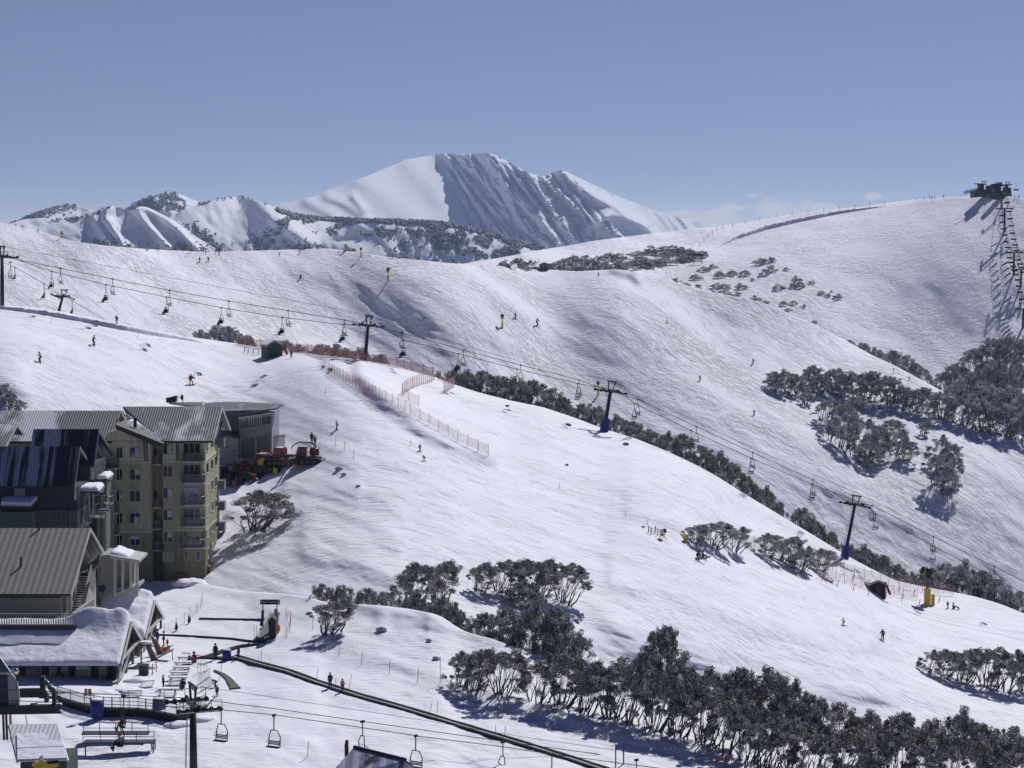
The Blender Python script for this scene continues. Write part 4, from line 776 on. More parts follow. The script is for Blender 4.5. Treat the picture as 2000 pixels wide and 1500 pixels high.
T3, z3 = tower_px(S1, 711, 706, 7, 636, RZ, 'dark lift tower rising behind the red crest fence', tx=719, big=.9)
T4, z4 = tower_px(S1, 1180, 842, 0, 764, RZ, 'leaning dark lift tower with blue padding standing on the crest', True, tx=1193, big=.92)
T5, z5 = tower_px(S1, 1650, 1088, 0, 985, RZ, 'strongly leaning dark lift tower with blue padding, lower right', True, tx=1672, big=.8)
T2, z2 = tower_px(SB, 114, 611, 0, 578, R(50), 'smaller leaning lift tower among chairs at left', tx=121, big=.9, ladder=False)
CAB = 'lift_cable'
def cable(pts, label, r=.05, group='lift cables'):
    b = MB(); b.tube(pts, r, 4); return tag(b.build(CAB, M['cable']), label, 'cable', group)
def spanpts(a, b, pix):
    """cable from world point a to b through pixel points"""
    pa, pb = proj(a), proj(b); out = [a]
    for px, py in pix: u = (px - pa[0]) / (pb[0] - pa[0]); out.append(P(px, py, a.y + (b.y - a.y) * u))
    return out + [b]
far1 = [arm(z, RZ, 1) for z in (z1, z3, z4, z5)]; nea1 = [arm(z, RZ, -1) for z in (z1, z3, z4, z5)]
end_f = P(2060, 1166, z5.y - 8); end_n = P(2060, 1190, z5.y - 12)
UF = [[(118, 524), (220, 545), (331, 567), (447, 588), (563, 607), (673, 625)], [(785, 650), (905, 684), (1017, 713), (1131, 742)], [(1246, 780), (1360, 833), (1470, 884), (1588, 937)], [(1703, 987), (1823, 1048), (1942, 1107)]]
LF = [[(101, 530), (207, 556), (325, 580), (432, 601), (551, 620), (670, 634)], [(788, 664), (895, 691), (1010, 721), (1128, 749)], [(1239, 788), (1350, 841), (1467, 895), (1586, 946)], [(1710, 1004), (1822, 1066)]]
def run(ends, spans, last):
    pts = [P(-60, proj(ends[0])[1] - 12, ends[0].y)]; ch = []; e = ends + [last]
    for i, sp_ in enumerate(spans):
        q = spanpts(e[i], e[i + 1], sp_); pts += q[:-1]; ch += [(i, p) for p in q[1:-1]]
    return pts + [last], ch
fp, fch = run(far1, UF, end_f); np_, nch = run(nea1, LF, end_n)
cable(fp, 'upper of the two chair cables crossing the whole picture'); cable(np_, 'lower of the two chair cables crossing the whole picture')
comm = [P(-60, 478, 405)] + [Vector((z.x, z.y, z.z + 1.9)) for z in (z1, z3)] + [P(880, 668, z3.y), P(1040, 712, z4.y)] + [Vector((z4.x, z4.y, z4.z + 1.9)), P(1340, 814, z4.y), P(1480, 880, z5.y), Vector((z5.x, z5.y, z5.z + 1.9)), P(1900, 1074, z5.y - 6), P(2060, 1150, z5.y - 10)]
cable(comm, 'thin signal wire strung over the lift tower tops', .025)
def chair_proto(drop=2.9, wd=1.25):
    g = MB(); g.box(-.06, .06, -.22, .22, -.12, .10); g = g.mesh('grip', M['steel_black'])
    h = MB(); h.tube([(0, 0, 0), (0, .02, -drop * .42), (0, .06, -drop * .47)], .055, 6); h = h.mesh('hanger', M['steel_black'])
    f = MB(); w2 = wd / 2; z0 = -drop * .47; z1_ = -drop + .05
    f.tube([(-w2 - .02, 0, z1_), (-w2 + .02, -.12, z1_ + .9), (-w2 * .55, 0, z0), (w2 * .55, 0, z0), (w2 - .02, -.12, z1_ + .9), (w2 + .02, 0, z1_)], .05, 5)
    f.tube([(-w2, 0, z1_), (-w2, .42, z1_ + .03)], .03, 5); f.tube([(w2, 0, z1_), (w2, .42, z1_ + .03)], .03, 5); f = f.mesh('frame', M['steel_black'])
    s = MB()
    for k in range(5): s.box(-w2, w2, .0 + k * .09, .08 + k * .09, z1_ - .05, z1_ + .05)
    s = s.mesh('seat', M['steel_black'])
    b = MB()
    for k in range(3): b.prism([(-w2, -.03 - k * .03, z1_ + .16 + k * .13), (w2, -.03 - k * .03, z1_ + .16 + k * .13), (w2, -.05 - k * .03, z1_ + .25 + k * .13), (-w2, -.05 - k * .03, z1_ + .25 + k * .13)], (0, -.03, 0))
    b = b.mesh('backrest', M['steel_black'])
    rb = MB(); rb.tube([(-w2, -.1, z1_ + .75), (-w2, .35, z1_ + .45), (w2, .35, z1_ + .45), (w2, -.1, z1_ + .75)], .022, 5); rb = rb.mesh('safety_bar', M['steel_black'])
    return [('grip', g), ('hanger', h), ('frame', f), ('seat', s), ('backrest', b), ('safety_bar', rb)]
CH = chair_proto()
def chair(loc, rz, label, riders=(), group='chairs on the long chairlift', k=1., drop=2.9):
    r = empty('lift_chair', loc, rz, k); tag(r, label, 'lift chair', group)
    for nm, me in CH: link_mesh(nm, me, None, r)
    for i, rd in enumerate(riders):
        x = (i - (len(riders) - 1) / 2) * .58; l = Vector((x, .12, -drop + .08)) * k
        wl = Vector(loc) + Matrix.Rotation(rz, 3, 'Z') @ l
        person(wl, 1.72 * k, 'chair', rz, rd[0], rd[1], rd[2], rd[3] if len(rd) > 3 else 'skis', hat=rd[4] if len(rd) > 4 else 'black')
    return r
CZN, CZF = R(125), R(-55)
rid = {0: [('black', 'black', 'lone dark rider on the chair second from the left edge')], 1: [('red', 'black', 'left rider in dull red on the chair beside the left rope span'), ('black', 'black', 'right dark rider sharing that chair left of centre span')],
       2: [('black', 'black', 'left of the two riders above the long snow bank end'), ('red', 'black', 'right rider in red above the long snow bank end')], 3: [('black', 'black', 'left rider on the chair above the big dark bush'), ('orange', 'black', 'right rider in orange on the chair above the big dark bush')],
       4: [('black', 'black', 'left rider on the chair above the green hut'), ('red', 'black', 'right rider in red on the chair above the green hut')], 5: [('black', 'black', 'left rider on the chair just left of the fence tower'), ('grey', 'black', 'right rider in grey on the chair just left of the fence tower')],
       6: [('black', 'black', 'left rider on the chair just right of the fence tower'), ('black', 'black', 'right rider on the chair just right of the fence tower')], 7: [('black', 'black', 'left rider on the chair above the crest gums'), ('black', 'black', 'right rider on the chair above the crest gums')]}
for i, (sp_, p) in enumerate(nch):
    chair(p, CZN, '%s slatted double chair from the left on the lower cable' % ordn(i) if i not in rid else '%s chair from the left on the lower cable, occupied' % ordn(i), rid.get(i, ()), k=31. * p.y / F / 2.9)
for i, (sp_, p) in enumerate(fch): chair(p, CZF, 'empty slatted double chair, %s from the left on the upper cable' % ordn(i), k=31. * p.y / F / 2.9)
chair(P(20, 512, 402), CZF, 'empty chair hanging next to the tower at the left edge')
# second lift behind at the left
for i, (px, py, pz, lb) in enumerate([(29, 522, 545, 'upper left small chair of the lift behind, near the left edge'), (86, 554, 582, 'small occupied chair left of the smaller tower'), (141, 587, 612, 'small chair low right of the smaller tower')]):
    p = P(px, py, 470); k = (pz - py) / F * 470 / 2.9
    chair(p, R(105), lb, [('red' if i == 0 else 'black', 'black', ['rider in red on the small chair nearest the left edge', 'rider on the small chair left of the smaller tower', 'rider on the small chair right of the smaller tower'][i])], 'small chairs of the lift behind', k)
    if i != 1: pass
cable([P(-60, 486, 470), P(29, 522, 470), P(86, 554, 470), Vector((z2.x, z2.y - 1, z2.z + .2)), P(141, 587, 470), P(230, 640, 470)], 'short sloping cable of the lift behind at left', .04)

# foreground lift
RZ0 = R(22)
b0 = S0.at(378, 1508); T0, z0 = None, None
zz = P(379, 1378, b0.y); T0 = tower(b0, zz.z - b0.z, RZ0, 0.0, 'thick dark green lift tower in the left foreground with ladder', big=1.0, wheels=6); z0 = zz
fa, na = arm(z0, RZ0, 1), arm(z0, RZ0, -1)
Yc = b0.y
farp = [P(-40, 1344, Yc + 3), P(120, 1352, Yc + 3), fa, P(535, 1384, Yc + 3), P(708, 1409, Yc + 3), P(982, 1448, Yc + 5), P(1243, 1483, Yc + 7), P(1420, 1500, Yc + 8), P(1700, 1540, Yc + 8)]
nearp = [P(-40, 1366, Yc - 2), P(120, 1372, Yc - 2), na, P(535, 1396, Yc - 2), P(700, 1420, Yc - 2), P(812, 1437, Yc - 2), P(1000, 1461, Yc), P(1078, 1473, Yc), P(1300, 1502, Yc), P(1700, 1560, Yc)]
cable(farp, 'far cable of the foreground lift', .035, 'foreground lift cables'); cable(nearp, 'near cable of the foreground lift', .035, 'foreground lift cables')
cable([Vector((z0.x, z0.y, z0.z + 1.9)), P(600, 1372, Yc + 4), P(800, 1402, Yc + 4), P(1000, 1436, Yc + 6), P(1180, 1462, Yc + 6), P(1420, 1486, Yc + 8), P(1700, 1520, Yc + 8)], 'thin top wire of the foreground lift', .02, 'foreground lift cables')
gc = 'chairs on the foreground lift'
for px, py, near, lb in [(432, 1385, 1, 'empty chair hanging just right of the thick foreground tower'), (535, 1397, 1, 'empty chair swinging low above the snow left of the slate hut'), (708, 1409, 0, 'chair hanging behind the slate hut roof'), (812, 1437, 1, 'chair hanging right of the slate hut roof'), (982, 1449, 0, 'chair dropping below the bottom edge mid picture'), (1078, 1473, 1, 'chair whose hanger alone shows at the bottom edge'), (1243, 1484, 0, 'chair right of the blue sign, only its hanger showing')]:
    chair(P(px, py, Yc + (3 if not near else -2)), R(-60) if not near else R(150), lb, (), gc, 1.03)
chair(P(241, 1360, Yc + 3), R(110), 'foreground chair carrying a rider in front of the deck railing', [('black', 'yellowf', 'rider in black and yellow with a snowboard on a foreground chair', 'board')], gc, 1.)
chair(P(236, 1384, Yc - 2), R(110), 'foreground chair carrying a rider over the loading platform', [('white', 'black', 'rider in white jacket and red helmet over the loading platform', 'board', 'red')], gc, 1.18)
# ---------------------------------------------------------------- buildings
def roof_mat(name, dark, light, period, cover=.5, snow=(.60, .61, .68), axis='X', sscale=.25, streak=(1, .12, 1)):
    m = bpy.data.materials.new(name); m.use_nodes = True; t = m.node_tree; b = t.nodes['Principled BSDF']; b.inputs['Roughness'].default_value = .55; b.inputs['Specular IOR Level'].default_value = .3
    K = t.links.new; co = t.nodes.new('ShaderNodeTexCoord')
    w_ = t.nodes.new('ShaderNodeTexWave'); w_.bands_direction = axis; w_.inputs['Scale'].default_value = 1. / period * .314; w_.inputs['Distortion'].default_value = .15; K(co.outputs['Object'], w_.inputs[0])
    r = t.nodes.new('ShaderNodeMapRange'); r.inputs[1].default_value = .35; r.inputs[2].default_value = .75; K(w_.outputs['Fac'], r.inputs[0])
    c1 = t.nodes.new('ShaderNodeMix'); c1.data_type = 'RGBA'; K(r.outputs[0], c1.inputs[0]); c1.inputs[6].default_value = (*dark, 1); c1.inputs[7].default_value = (*light, 1)
    mp = t.nodes.new('ShaderNodeMapping'); mp.inputs['Scale'].default_value = streak; K(co.outputs['Object'], mp.inputs[0])
    n = t.nodes.new('ShaderNodeTexNoise'); n.inputs['Scale'].default_value = sscale; n.inputs['Detail'].default_value = 4; n.inputs['Roughness'].default_value = .65; K(mp.outputs[0], n.inputs[0])
    g = t.nodes.new('ShaderNodeMapRange'); g.inputs[1].default_value = 1 - cover - .03; g.inputs[2].default_value = 1 - cover + .05; K(n.outputs['Fac'], g.inputs[0])
    q = t.nodes.new('ShaderNodeMath'); q.operation = 'MULTIPLY_ADD'; K(r.outputs[0], q.inputs[0]); q.inputs[1].default_value = .45; q.inputs[2].default_value = .55
    g2 = t.nodes.new('ShaderNodeMath'); g2.operation = 'MULTIPLY'; K(g.outputs[0], g2.inputs[0]); K(q.outputs[0], g2.inputs[1])
    c2 = t.nodes.new('ShaderNodeMix'); c2.data_type = 'RGBA'; K(g2.outputs[0], c2.inputs[0]); K(c1.outputs[2], c2.inputs[6]); c2.inputs[7].default_value = (*snow, 1)
    K(c2.outputs[2], b.inputs['Base Color'])
    bp = t.nodes.new('ShaderNodeBump'); bp.inputs['Distance'].default_value = .06; bp.inputs['Strength'].default_value = .5; K(w_.outputs['Fac'], bp.inputs['Height']); K(bp.outputs[0], b.inputs['Normal']); return m
roof_ap = roof_mat('ribbed_roof', (.045, .045, .05), (.20, .20, .22), .34, .48, sscale=.12, streak=(1, .4, .4))
roof_navy = roof_mat('navy_ribbed_roof', (.014, .015, .026), (.026, .028, .042), .34, .50, snow=(.50, .51, .58), sscale=.55, streak=(1, .06, .06))
roof_lodge = roof_mat('grey_ribbed_roof', (.165, .16, .145), (.205, .197, .18), .72, .20, sscale=.6, streak=(1, .25, .25))
roof_hut = roof_mat('white_ribbed_roof', (.50, .51, .53), (.68, .68, .72), .42, .60)
roof_slate = roof_mat('slate_roof', (.02, .022, .035), (.03, .032, .05), 1.2, .54, snow=(.40, .41, .56), sscale=.5, streak=(.6, .6, .6))
roof_shop = roof_mat('workshop_roof', (.10, .105, .12), (.16, .17, .19), .42, .42, sscale=.12)
siding = roof_mat('siding', (.26, .25, .23), (.40, .39, .36), .22, .0, axis='Z')
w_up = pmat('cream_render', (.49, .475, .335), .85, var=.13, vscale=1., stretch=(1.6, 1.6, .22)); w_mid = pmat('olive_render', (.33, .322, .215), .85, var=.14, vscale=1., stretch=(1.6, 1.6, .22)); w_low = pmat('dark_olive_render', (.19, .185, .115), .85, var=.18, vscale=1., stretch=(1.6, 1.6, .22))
w_slate = pmat('slate_cladding', (.045, .05, .075), .8, var=.2, vscale=1.2, stretch=(1, 1, 6)); w_green = pmat('grey_green_cladding', (.12, .15, .135), .8, var=.12)
w_beige = pmat('beige_cladding', (.34, .325, .28), .8, var=.1, stretch=(1, 1, 8)); w_shop = pmat('blue_grey_panel', (.27, .29, .335), .7, var=.08); w_shop2 = pmat('roller_door_grey', (.155, .16, .17), .6, var=.05, vscale=4, stretch=(1, 1, 30))
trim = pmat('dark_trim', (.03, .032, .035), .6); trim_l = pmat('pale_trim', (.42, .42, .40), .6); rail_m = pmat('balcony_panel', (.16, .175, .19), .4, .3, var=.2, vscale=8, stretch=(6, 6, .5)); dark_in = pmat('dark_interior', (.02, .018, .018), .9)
brick = pmat('brown_brick', (.17, .09, .06), .9, var=.3, vscale=5)
def WX(px, Y): return (px - CX) / F * Y / ray(px, 800)[1] * 1.0
def Wp(px, py, Y): return P(px, py, Y)
def zx(px, py, Y): p = P(px, py, Y); return p.x, p.z
class Bld:
    def __init__(s, name, label, cat, o, group=None): s.r = empty(name, o); tag(s.r, label, cat, group); s.o = Vector(o)
    def part(s, name, mb, mat, parent=None, smooth=False, label=None):
        mb.v = [tuple(Vector(v) - s.o) for v in mb.v]; ob = mb.build(name, mat, parent or s.r, smooth)
        if label: ob['label'] = label
        return ob
    def front(s, name, poly, Y, depth, mat, **k):       # polygon given in photo pixels on the plane y = Y, extruded away
        b = MB(); b.prism([P(x, y, Y) for x, y in poly], (0, depth, 0)); return s.part(name, b, mat, **k)
    def rect(s, name, x0, x1, y0, y1, Y, depth, mat, **k): return s.front(name, [(x0, y0), (x1, y0), (x1, y1), (x0, y1)], Y, depth, mat, **k)
    def window(s, x0, x1, y0, y1, Y, mull=1, curtain=None, fr=None, nm='window'):
        a, c = P(x0, y0, Y), P(x1, y1, Y); X0, X1, Z1, Z0 = a.x, c.x, a.z, c.z; b = MB(); t = .07; y = Y
        b.box(X0 - t, X1 + t, y - .06, y + .02, Z1, Z1 + t); b.box(X0 - t, X1 + t, y - .10, y + .02, Z0 - t, Z0)
        b.box(X0 - t, X0, y - .06, y + .02, Z0, Z1); b.box(X1, X1 + t, y - .06, y + .02, Z0, Z1)
        for k in range(mull): q = X0 + (X1 - X0) * (k + 1) / (mull + 1); b.box(q - .035, q + .035, y - .05, y + .02, Z0, Z1)
        f = s.part(nm, b, fr or trim_l)
        g = MB(); g.box(X0, X1, y - .025, y + .02, Z0, Z1); s.part('pane', g, M['glass'], f)
        if curtain:
            u0, u1, v0, v1 = curtain; g = MB(); g.box(X0 + (X1 - X0) * u0 + .03, X0 + (X1 - X0) * u1 - .03, y - .034, y - .026, Z0 + (Z1 - Z0) * v0, Z0 + (Z1 - Z0) * v1); s.part('curtain', g, M['curtain'], f)
        return f
    def windowx(s, X, Y0, Y1, z0, z1, fr=None):          # window in a wall facing +x
        b = MB(); t = .07
        b.box(X - .02, X + .06, Y0 - t, Y1 + t, z1, z1 + t); b.box(X - .02, X + .1, Y0 - t, Y1 + t, z0 - t, z0); b.box(X - .02, X + .06, Y0 - t, Y0, z0, z1); b.box(X - .02, X + .06, Y1, Y1 + t, z0, z1)
        f = s.part('window', b, fr or trim_l); g = MB(); g.box(X - .02, X + .025, Y0, Y1, z0, z1); s.part('pane', g, M['glass'], f); return f
    def balcony(s, x0, x1, ytop, ybot, Y, dep=1.3, side=True):
        a, c = P(x0, ytop, Y - dep), P(x1, ybot, Y - dep); b = MB(); z = c.z; ch = .35
        b.prism([(a.x, Y, z - .15), (a.x, Y - dep + ch, z - .15), (a.x + ch, Y - dep, z - .15), (c.x - ch, Y - dep, z - .15), (c.x, Y - dep + ch, z - .15), (c.x, Y, z - .15)], (0, 0, .16)); o = s.part('balcony', b, trim_l)
        r = MB(); h = a.z - z; pl = [(a.x, Y), (a.x, Y - dep + ch), (a.x + ch, Y - dep), (c.x - ch, Y - dep), (c.x, Y - dep + ch), (c.x, Y)]
        for p, q in zip(pl[:-1], pl[1:]):
            n = max(1, int(math.hypot(q[0] - p[0], q[1] - p[1]) / .14))
            for k in range(n + 1): x_, y_ = p[0] + (q[0] - p[0]) * k / n, p[1] + (q[1] - p[1]) * k / n; r.box(x_ - .02, x_ + .02, y_ - .02, y_ + .02, z, a.z)
            r.tube([(p[0], p[1], a.z), (q[0], q[1], a.z)], .04, 4); r.tube([(p[0], p[1], z + .08), (q[0], q[1], z + .08)], .03, 4)
        s.part('railing', r, M['steel_grey'], o); return o
def gable(B, x0, x1, yf, yr, yb, zf, zr, zb, mat, th=.22, name='roof', barge=trim_l, ends=(0, 1), gw=None, gin=1.0):
    b = MB(); b.prism([(x0, yf, zf), (x0, yr, zr), (x0, yb, zb), (x0, yb, zb - th), (x0, yr, zr - th), (x0, yf, zf - th)], (x1 - x0, 0, 0)); ro = B.part(name, b, mat)
    if ends[1]:
        b = MB(); t2 = .38
        b.prism([(x1, yf - .1, zf + .05), (x1, yr, zr + .06), (x1, yb + .1, zb + .05), (x1, yb, zb - t2), (x1, yr, zr - t2), (x1, yf, zf - t2)], (.10, 0, 0)); B.part('barge_board', b, barge, ro)
    b = MB(); b.box(x0, x1, yf - .14, yf - .003, zf - .26, zf + .02); B.part('gutter', b, trim, ro)
    if gw is not None: b = MB(); b.prism([(x1 - gin, yf + gin, zf - .4 + (zr - zf) * gin / (yr - yf)), (x1 - gin, yr, zr - th - .05), (x1 - gin, yb - gin, zb - .4 + (zr - zb) * gin / (yb - yr)), (x1 - gin, yb - gin, zb - 4), (x1 - gin, yf + gin, zf - 4)], (-.3, 0, 0)); B.part('gable_wall', b, gw)
    return ro
def snowcap(B, x0, x1, y0, y1, zf, th, name='roof_snow', seed=0, nx=40, ny=24, mat=None, parent=None, bumps=()):
    """drifted snow lying on a roof: zf(x, y) is the roof, th the thickness"""
    vs = []; fs = []
    for j in range(ny + 1):
        for i in range(nx + 1):
            u, v = i / nx, j / ny; x, y = x0 + (x1 - x0) * u, y0 + (y1 - y0) * v
            e = min(1, min(u, 1 - u) * (x1 - x0) / .5, min(v, 1 - v) * (y1 - y0) / .5); e = math.sqrt(max(0, 1 - (1 - e) ** 2))
            t = th * e * (1 + .45 * mnoise.noise((x * .25, y * .3, seed)) + .25 * mnoise.noise((x * .8, y * .9, seed + 5)) + .12 * mnoise.noise((x * 2.2, y * 2.4, seed + 9)))
            for bx, by, rx, ry, a in bumps: t += a * math.exp(-(((x - bx) / rx) ** 2 + ((y - by) / ry) ** 2) ** 1.6) * e
            vs.append((x, y, zf(x, y) + .01 + t))
    n0 = len(vs)
    for j in range(ny + 1):
        for i in range(nx + 1): u, v = i / nx, j / ny; x, y = x0 + (x1 - x0) * u, y0 + (y1 - y0) * v; vs.append((x, y, zf(x, y) + .004))
    w_ = nx + 1
    for j in range(ny):
        for i in range(nx): a = j * w_ + i; fs.append((a, a + 1, a + w_ + 1, a + w_)); fs.append((n0 + a, n0 + a + w_, n0 + a + w_ + 1, n0 + a + 1))
    for i in range(nx): fs.append((i, n0 + i, n0 + i + 1, i + 1)); a = ny * w_ + i; fs.append((a, a + 1, n0 + a + 1, n0 + a))
    for j in range(ny): a = j * w_; fs.append((a, a + w_, n0 + a + w_, n0 + a)); a += nx; fs.append((a, n0 + a, n0 + a + w_, a + w_))
    b = MB(); b.v = vs; b.f = fs; return B.part(name, b, mat or M['snow'], parent, True)

# olive apartment block
AY = 305.
A = Bld('apartment_building', 'tall olive and cream apartment block with ribbed gable roofs and rows of balconies', 'building', P(400, 1140, AY))
XR = P(400, 900, AY).x; zE = P(400, 861, AY - 1.5).z; zR = P(425, 794, AY + 7.5).z; z902 = P(400, 902, AY).z; z1037 = P(400, 1037, AY).z; zG = P(400, 1150, AY).z - 4
def blk(x0, x1, yf, yb, nm='', top=None):
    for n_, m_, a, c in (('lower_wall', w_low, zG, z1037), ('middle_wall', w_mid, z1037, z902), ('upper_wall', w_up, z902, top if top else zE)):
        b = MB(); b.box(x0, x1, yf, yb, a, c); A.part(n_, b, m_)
    b = MB(); b.box(x0 - .06, x1 + .08, yf - .09, yb, z902 - .02, z902 + .16); A.part('cornice', b, w_up); b = MB(); b.box(x0 - .06, x1 + .08, yf - .09, yb, z1037 - .02, z1037 + .16); A.part('cornice', b, w_up)
xa, xb, xc = P(207, 900, AY).x, P(296, 900, AY).x, P(318, 900, AY).x
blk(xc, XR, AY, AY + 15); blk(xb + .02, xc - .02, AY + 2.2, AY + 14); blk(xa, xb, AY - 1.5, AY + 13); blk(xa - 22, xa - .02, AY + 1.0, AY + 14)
b = MB(); b.prism([P(207, 862, AY - 1.5), P(210, 846, AY - 1.5), P(230, 838, AY - 1.5), P(296, 862, AY - 1.5)], (0, 6, 0)); A.part('upper_wall', b, w_up)
gable(A, P(318, 861, AY - 1.6).x, XR + 1.35, AY - 1.6, AY + 7.5, AY + 16.6, zE, zR, zE, roof_ap, ends=(0, 1), gw=w_up, gin=1.36)
xq, xe = P(240, 795, AY + 7.5).x, P(318, 861, AY - 1.6).x - .003
b = MB(); b.prism([(xe, AY - 1.6, zE), (xe, AY + 7.5, zR), (xq, AY + 7.5, zR)], (0, 0, -.2)); b.prism([(xe, AY + 7.503, zR), (xe, AY + 16.6, zE), (xq, AY + 16.6, zE), (xq, AY + 7.503, zR)], (0, 0, -.2)); A.part('roof', b, roof_ap)
b = MB(); e0, e1_ = Vector((xe, AY - 1.4, zE - .1)), Vector((xq + .6, AY + 6.2, zR - .95)); b.prism([e0, e1_, e1_ + Vector((.0, -1.6, -1.3)), Vector((xe - 3.2, AY + 2.0, zE + .9)), e0 + Vector((-1.2, .4, -.1))], (0, 0, .25)); A.part('valley_snow', b, M['snow'])
b = MB(); b.prism([P(237, 805, AY + 4.5), P(252, 834, AY + 4.5), P(226, 834, AY + 4.5)], (0, .5, 0)); A.part('gable_wall', b, w_up)
zR2 = P(200, 802, AY + 6.5).z; gable(A, xa - 22, P(238, 802, AY + 6.5).x, AY - 1.4, AY + 6.5, AY + 14.4, P(200, 862, AY - 1.4).z, zR2, P(200, 862, AY - 1.4).z, roof_ap, name='roof')
b = MB(); b.prism([P(226, 829, AY - 3.2), P(318, 866, AY - 3.2), P(318, 872, AY - 3.2), P(303, 871, AY - 3.2), P(226, 838, AY - 3.2)], (0, 8.5, 0)); rf = A.part('roof', b, trim, label='dark sloping lean-to roof with snow on it')
b = MB(); b.prism([P(243, 832, AY + 1.), P(250, 822, AY + 2), P(262, 822, AY + 2.5), P(300, 848, AY + 2.5), P(317, 860, AY + 1)], (0, 3, .0)); A.part('roof_snow', b, M['snow'], rf)
b = MB(); b.tube([P(264, 835, AY), P(264, 816, AY)], .22, 8); A.part('chimney', b, M['steel_black'], rf)
for x0, x1 in ((281, 283), (286, 288), (344, 346), (348, 350)): b = MB(); b.tube([P(x0, 862, AY - 2.6), P(x1, 900, AY - 1.7)], .10, 5); A.part('strut', b, trim)
b = MB(); b.tube([P(434, 823, AY + 4), P(424, 865, AY + 2)], .12, 5); A.part('strut', b, trim)
rows = [874, 917, 959, 1002, 1045]
for i, y in enumerate(rows):
    A.window(228, 239, y, y + 20, AY - 1.5, 1, None if i != 2 else (.5, .95, .1, .9)); A.window(254, 274, y, y + 20, AY - 1.5, 1, [(.5, .97, .05, .95), (.5, .97, .5, .95), None, (.35, .95, .05, .6), (.02, .97, .6, .95)][i])
    if i: A.window(318.5, 337, y - 6 if i else y, y + 14, AY, 1, [None, None, (.45, .97, .05, .95), (.5, .97, .3, .95), (.5, .97, .5, .97)][i])
A.window(318.5, 337, 868, 887, AY, 1, (.4, .97, .05, .95)); A.window(318.5, 338, 1079, 1096, AY, 1)
for i, y in enumerate([866, 908, 951, 993, 1035]):
    A.window(358.5, 391, y, y + 34, AY, 2, [None, None, (.02, .98, .05, .95), None, (.02, .12, .3, .6)][i], nm='balcony_door'); A.balcony(354, 398.5, y + 19, y + 35.5, AY)
for x in (360, 383): A.window(x, x + 8, 1078, 1094, AY, 0)
for y in (890, 974, 1016, 1058): A.window(297, 307, y - 16, y + 17, AY + 2.2, 0, nm='balcony_door'); A.balcony(294, 320, y, y + 17, AY + 2.2, 1.8)
A.window(296, 302, 917, 935, AY + 2.2, 0)
for y in (896, 983, 1026): A.balcony(206, 230, y, y + 19, AY - 1.5, 1.4)
for y0 in (884, 926, 968, 1010, 1052, 1094):
    for k, yy in enumerate((AY + 1.4, AY + 6.2, AY + 10.2)):
        zt = P(400, y0 - 18, AY).z; A.windowx(XR, yy, yy + 2.0, zt - 1.3, zt, w_up)
for y0 in (880, 965, 1008, 1050):
    zt = P(400, y0 - 4, AY).z; b = MB(); b.box(XR, XR + .9, AY + 13.2, AY + 15, zt - 1.2, zt); A.part('balcony', b, rail_m)
b = MB(); b.box(XR + .02, XR + .5, AY + 1, AY + 14, zG, P(400, 1108, AY).z); A.part('plinth', b, brick)
b = MB(); b.prism([P(342, 1133, AY - .5), P(342, 1122, AY - .5), P(363, 1120, AY - .5), P(365, 1150, AY - .5), P(342, 1150, AY - .5)], (0, .4, 0)); A.part('planter', b, brick)

# dark slate building in front of it
DY = 285.
Dk = Bld('slate_building', 'dark slate building with steep navy snow-streaked roofs and snowy balconies', 'building', P(150, 1040, DY))
x155 = P(156, 873, DY).x; x193 = P(194, 838, DY + 8).x
z_e1 = P(152, 950, DY - 4).z; gable(Dk, P(-60, 873, DY).x, x155, DY - 4, DY - .3, DY + 12, z_e1, P(150, 872, DY - .3).z, z_e1 - .5, roof_navy, barge=M['steel_grey'])
z_e2 = P(188, 909, DY + 4).z; gable(Dk, P(67, 838, DY + 8).x, x193, DY + 4, DY + 7.3, DY + 18, z_e2, P(190, 838, DY + 7.3).z, z_e2, roof_navy, barge=M['steel_grey'])
gable(Dk, P(-60, 829, DY + 16).x, P(36, 829, DY + 14).x, DY + 6, DY + 13, DY + 17, P(30, 872, DY + 6).z, P(30, 828, DY + 13).z, P(30, 862, DY + 6).z, roof_ap)
Dk.rect('wall', -60, 152, 950, 996, DY - 2.6, 12, w_slate); Dk.rect('lower_wall', -60, 152, 996.3, 1085, DY - 2.9, 12, w_green)
Dk.rect('wall', 153, 180, 905, 1060, DY + 5, 6, w_slate); Dk.rect('lower_wall', 180.5, 208, 930, 1090, DY + 8, 6, w_green); Dk.rect('wall', 68, 186, 905, 950, DY + 5.5, 8, w_slate)
Dk.rect('trim_board', 145, 149, 951, 977, DY - 2.75, .12, M['white_pt']); Dk.rect('trim_board', 177, 184, 908, 936, DY + 4.8, .12, trim_l)
Dk.window(27, 50, 951, 971, DY - 2.62, 0, (.02, .98, .02, .98), trim, nm='shutter'); Dk.window(107, 116, 1002, 1022, DY - 2.92, 0, None, trim); Dk.window(12, 27, 1008, 1032, DY - 2.92, 0, None, trim)
for x in (127, 134, 148): Dk.rect('post', x, x + 4, 998, 1040, DY - 3.2, .25, w_green)
b = MB(); b.prism([P(0, 993, DY - 6), P(64, 995, DY - 6), P(78, 979, DY - 2.8), P(3, 978, DY - 2.8)], (0, 0, .25)); lt = Dk.part('lean_to_roof', b, trim)
b = MB(); b.prism([P(2, 991, DY - 5.7), P(60, 992, DY - 5.7), P(73, 979, DY - 3), P(5, 979, DY - 3)], (0, 0, .65)); Dk.part('roof_snow', b, snow_cap, lt)
Dk.rect('lower_wall', 0, 62, 1000, 1040, DY - 5.5, 2.4, w_green)
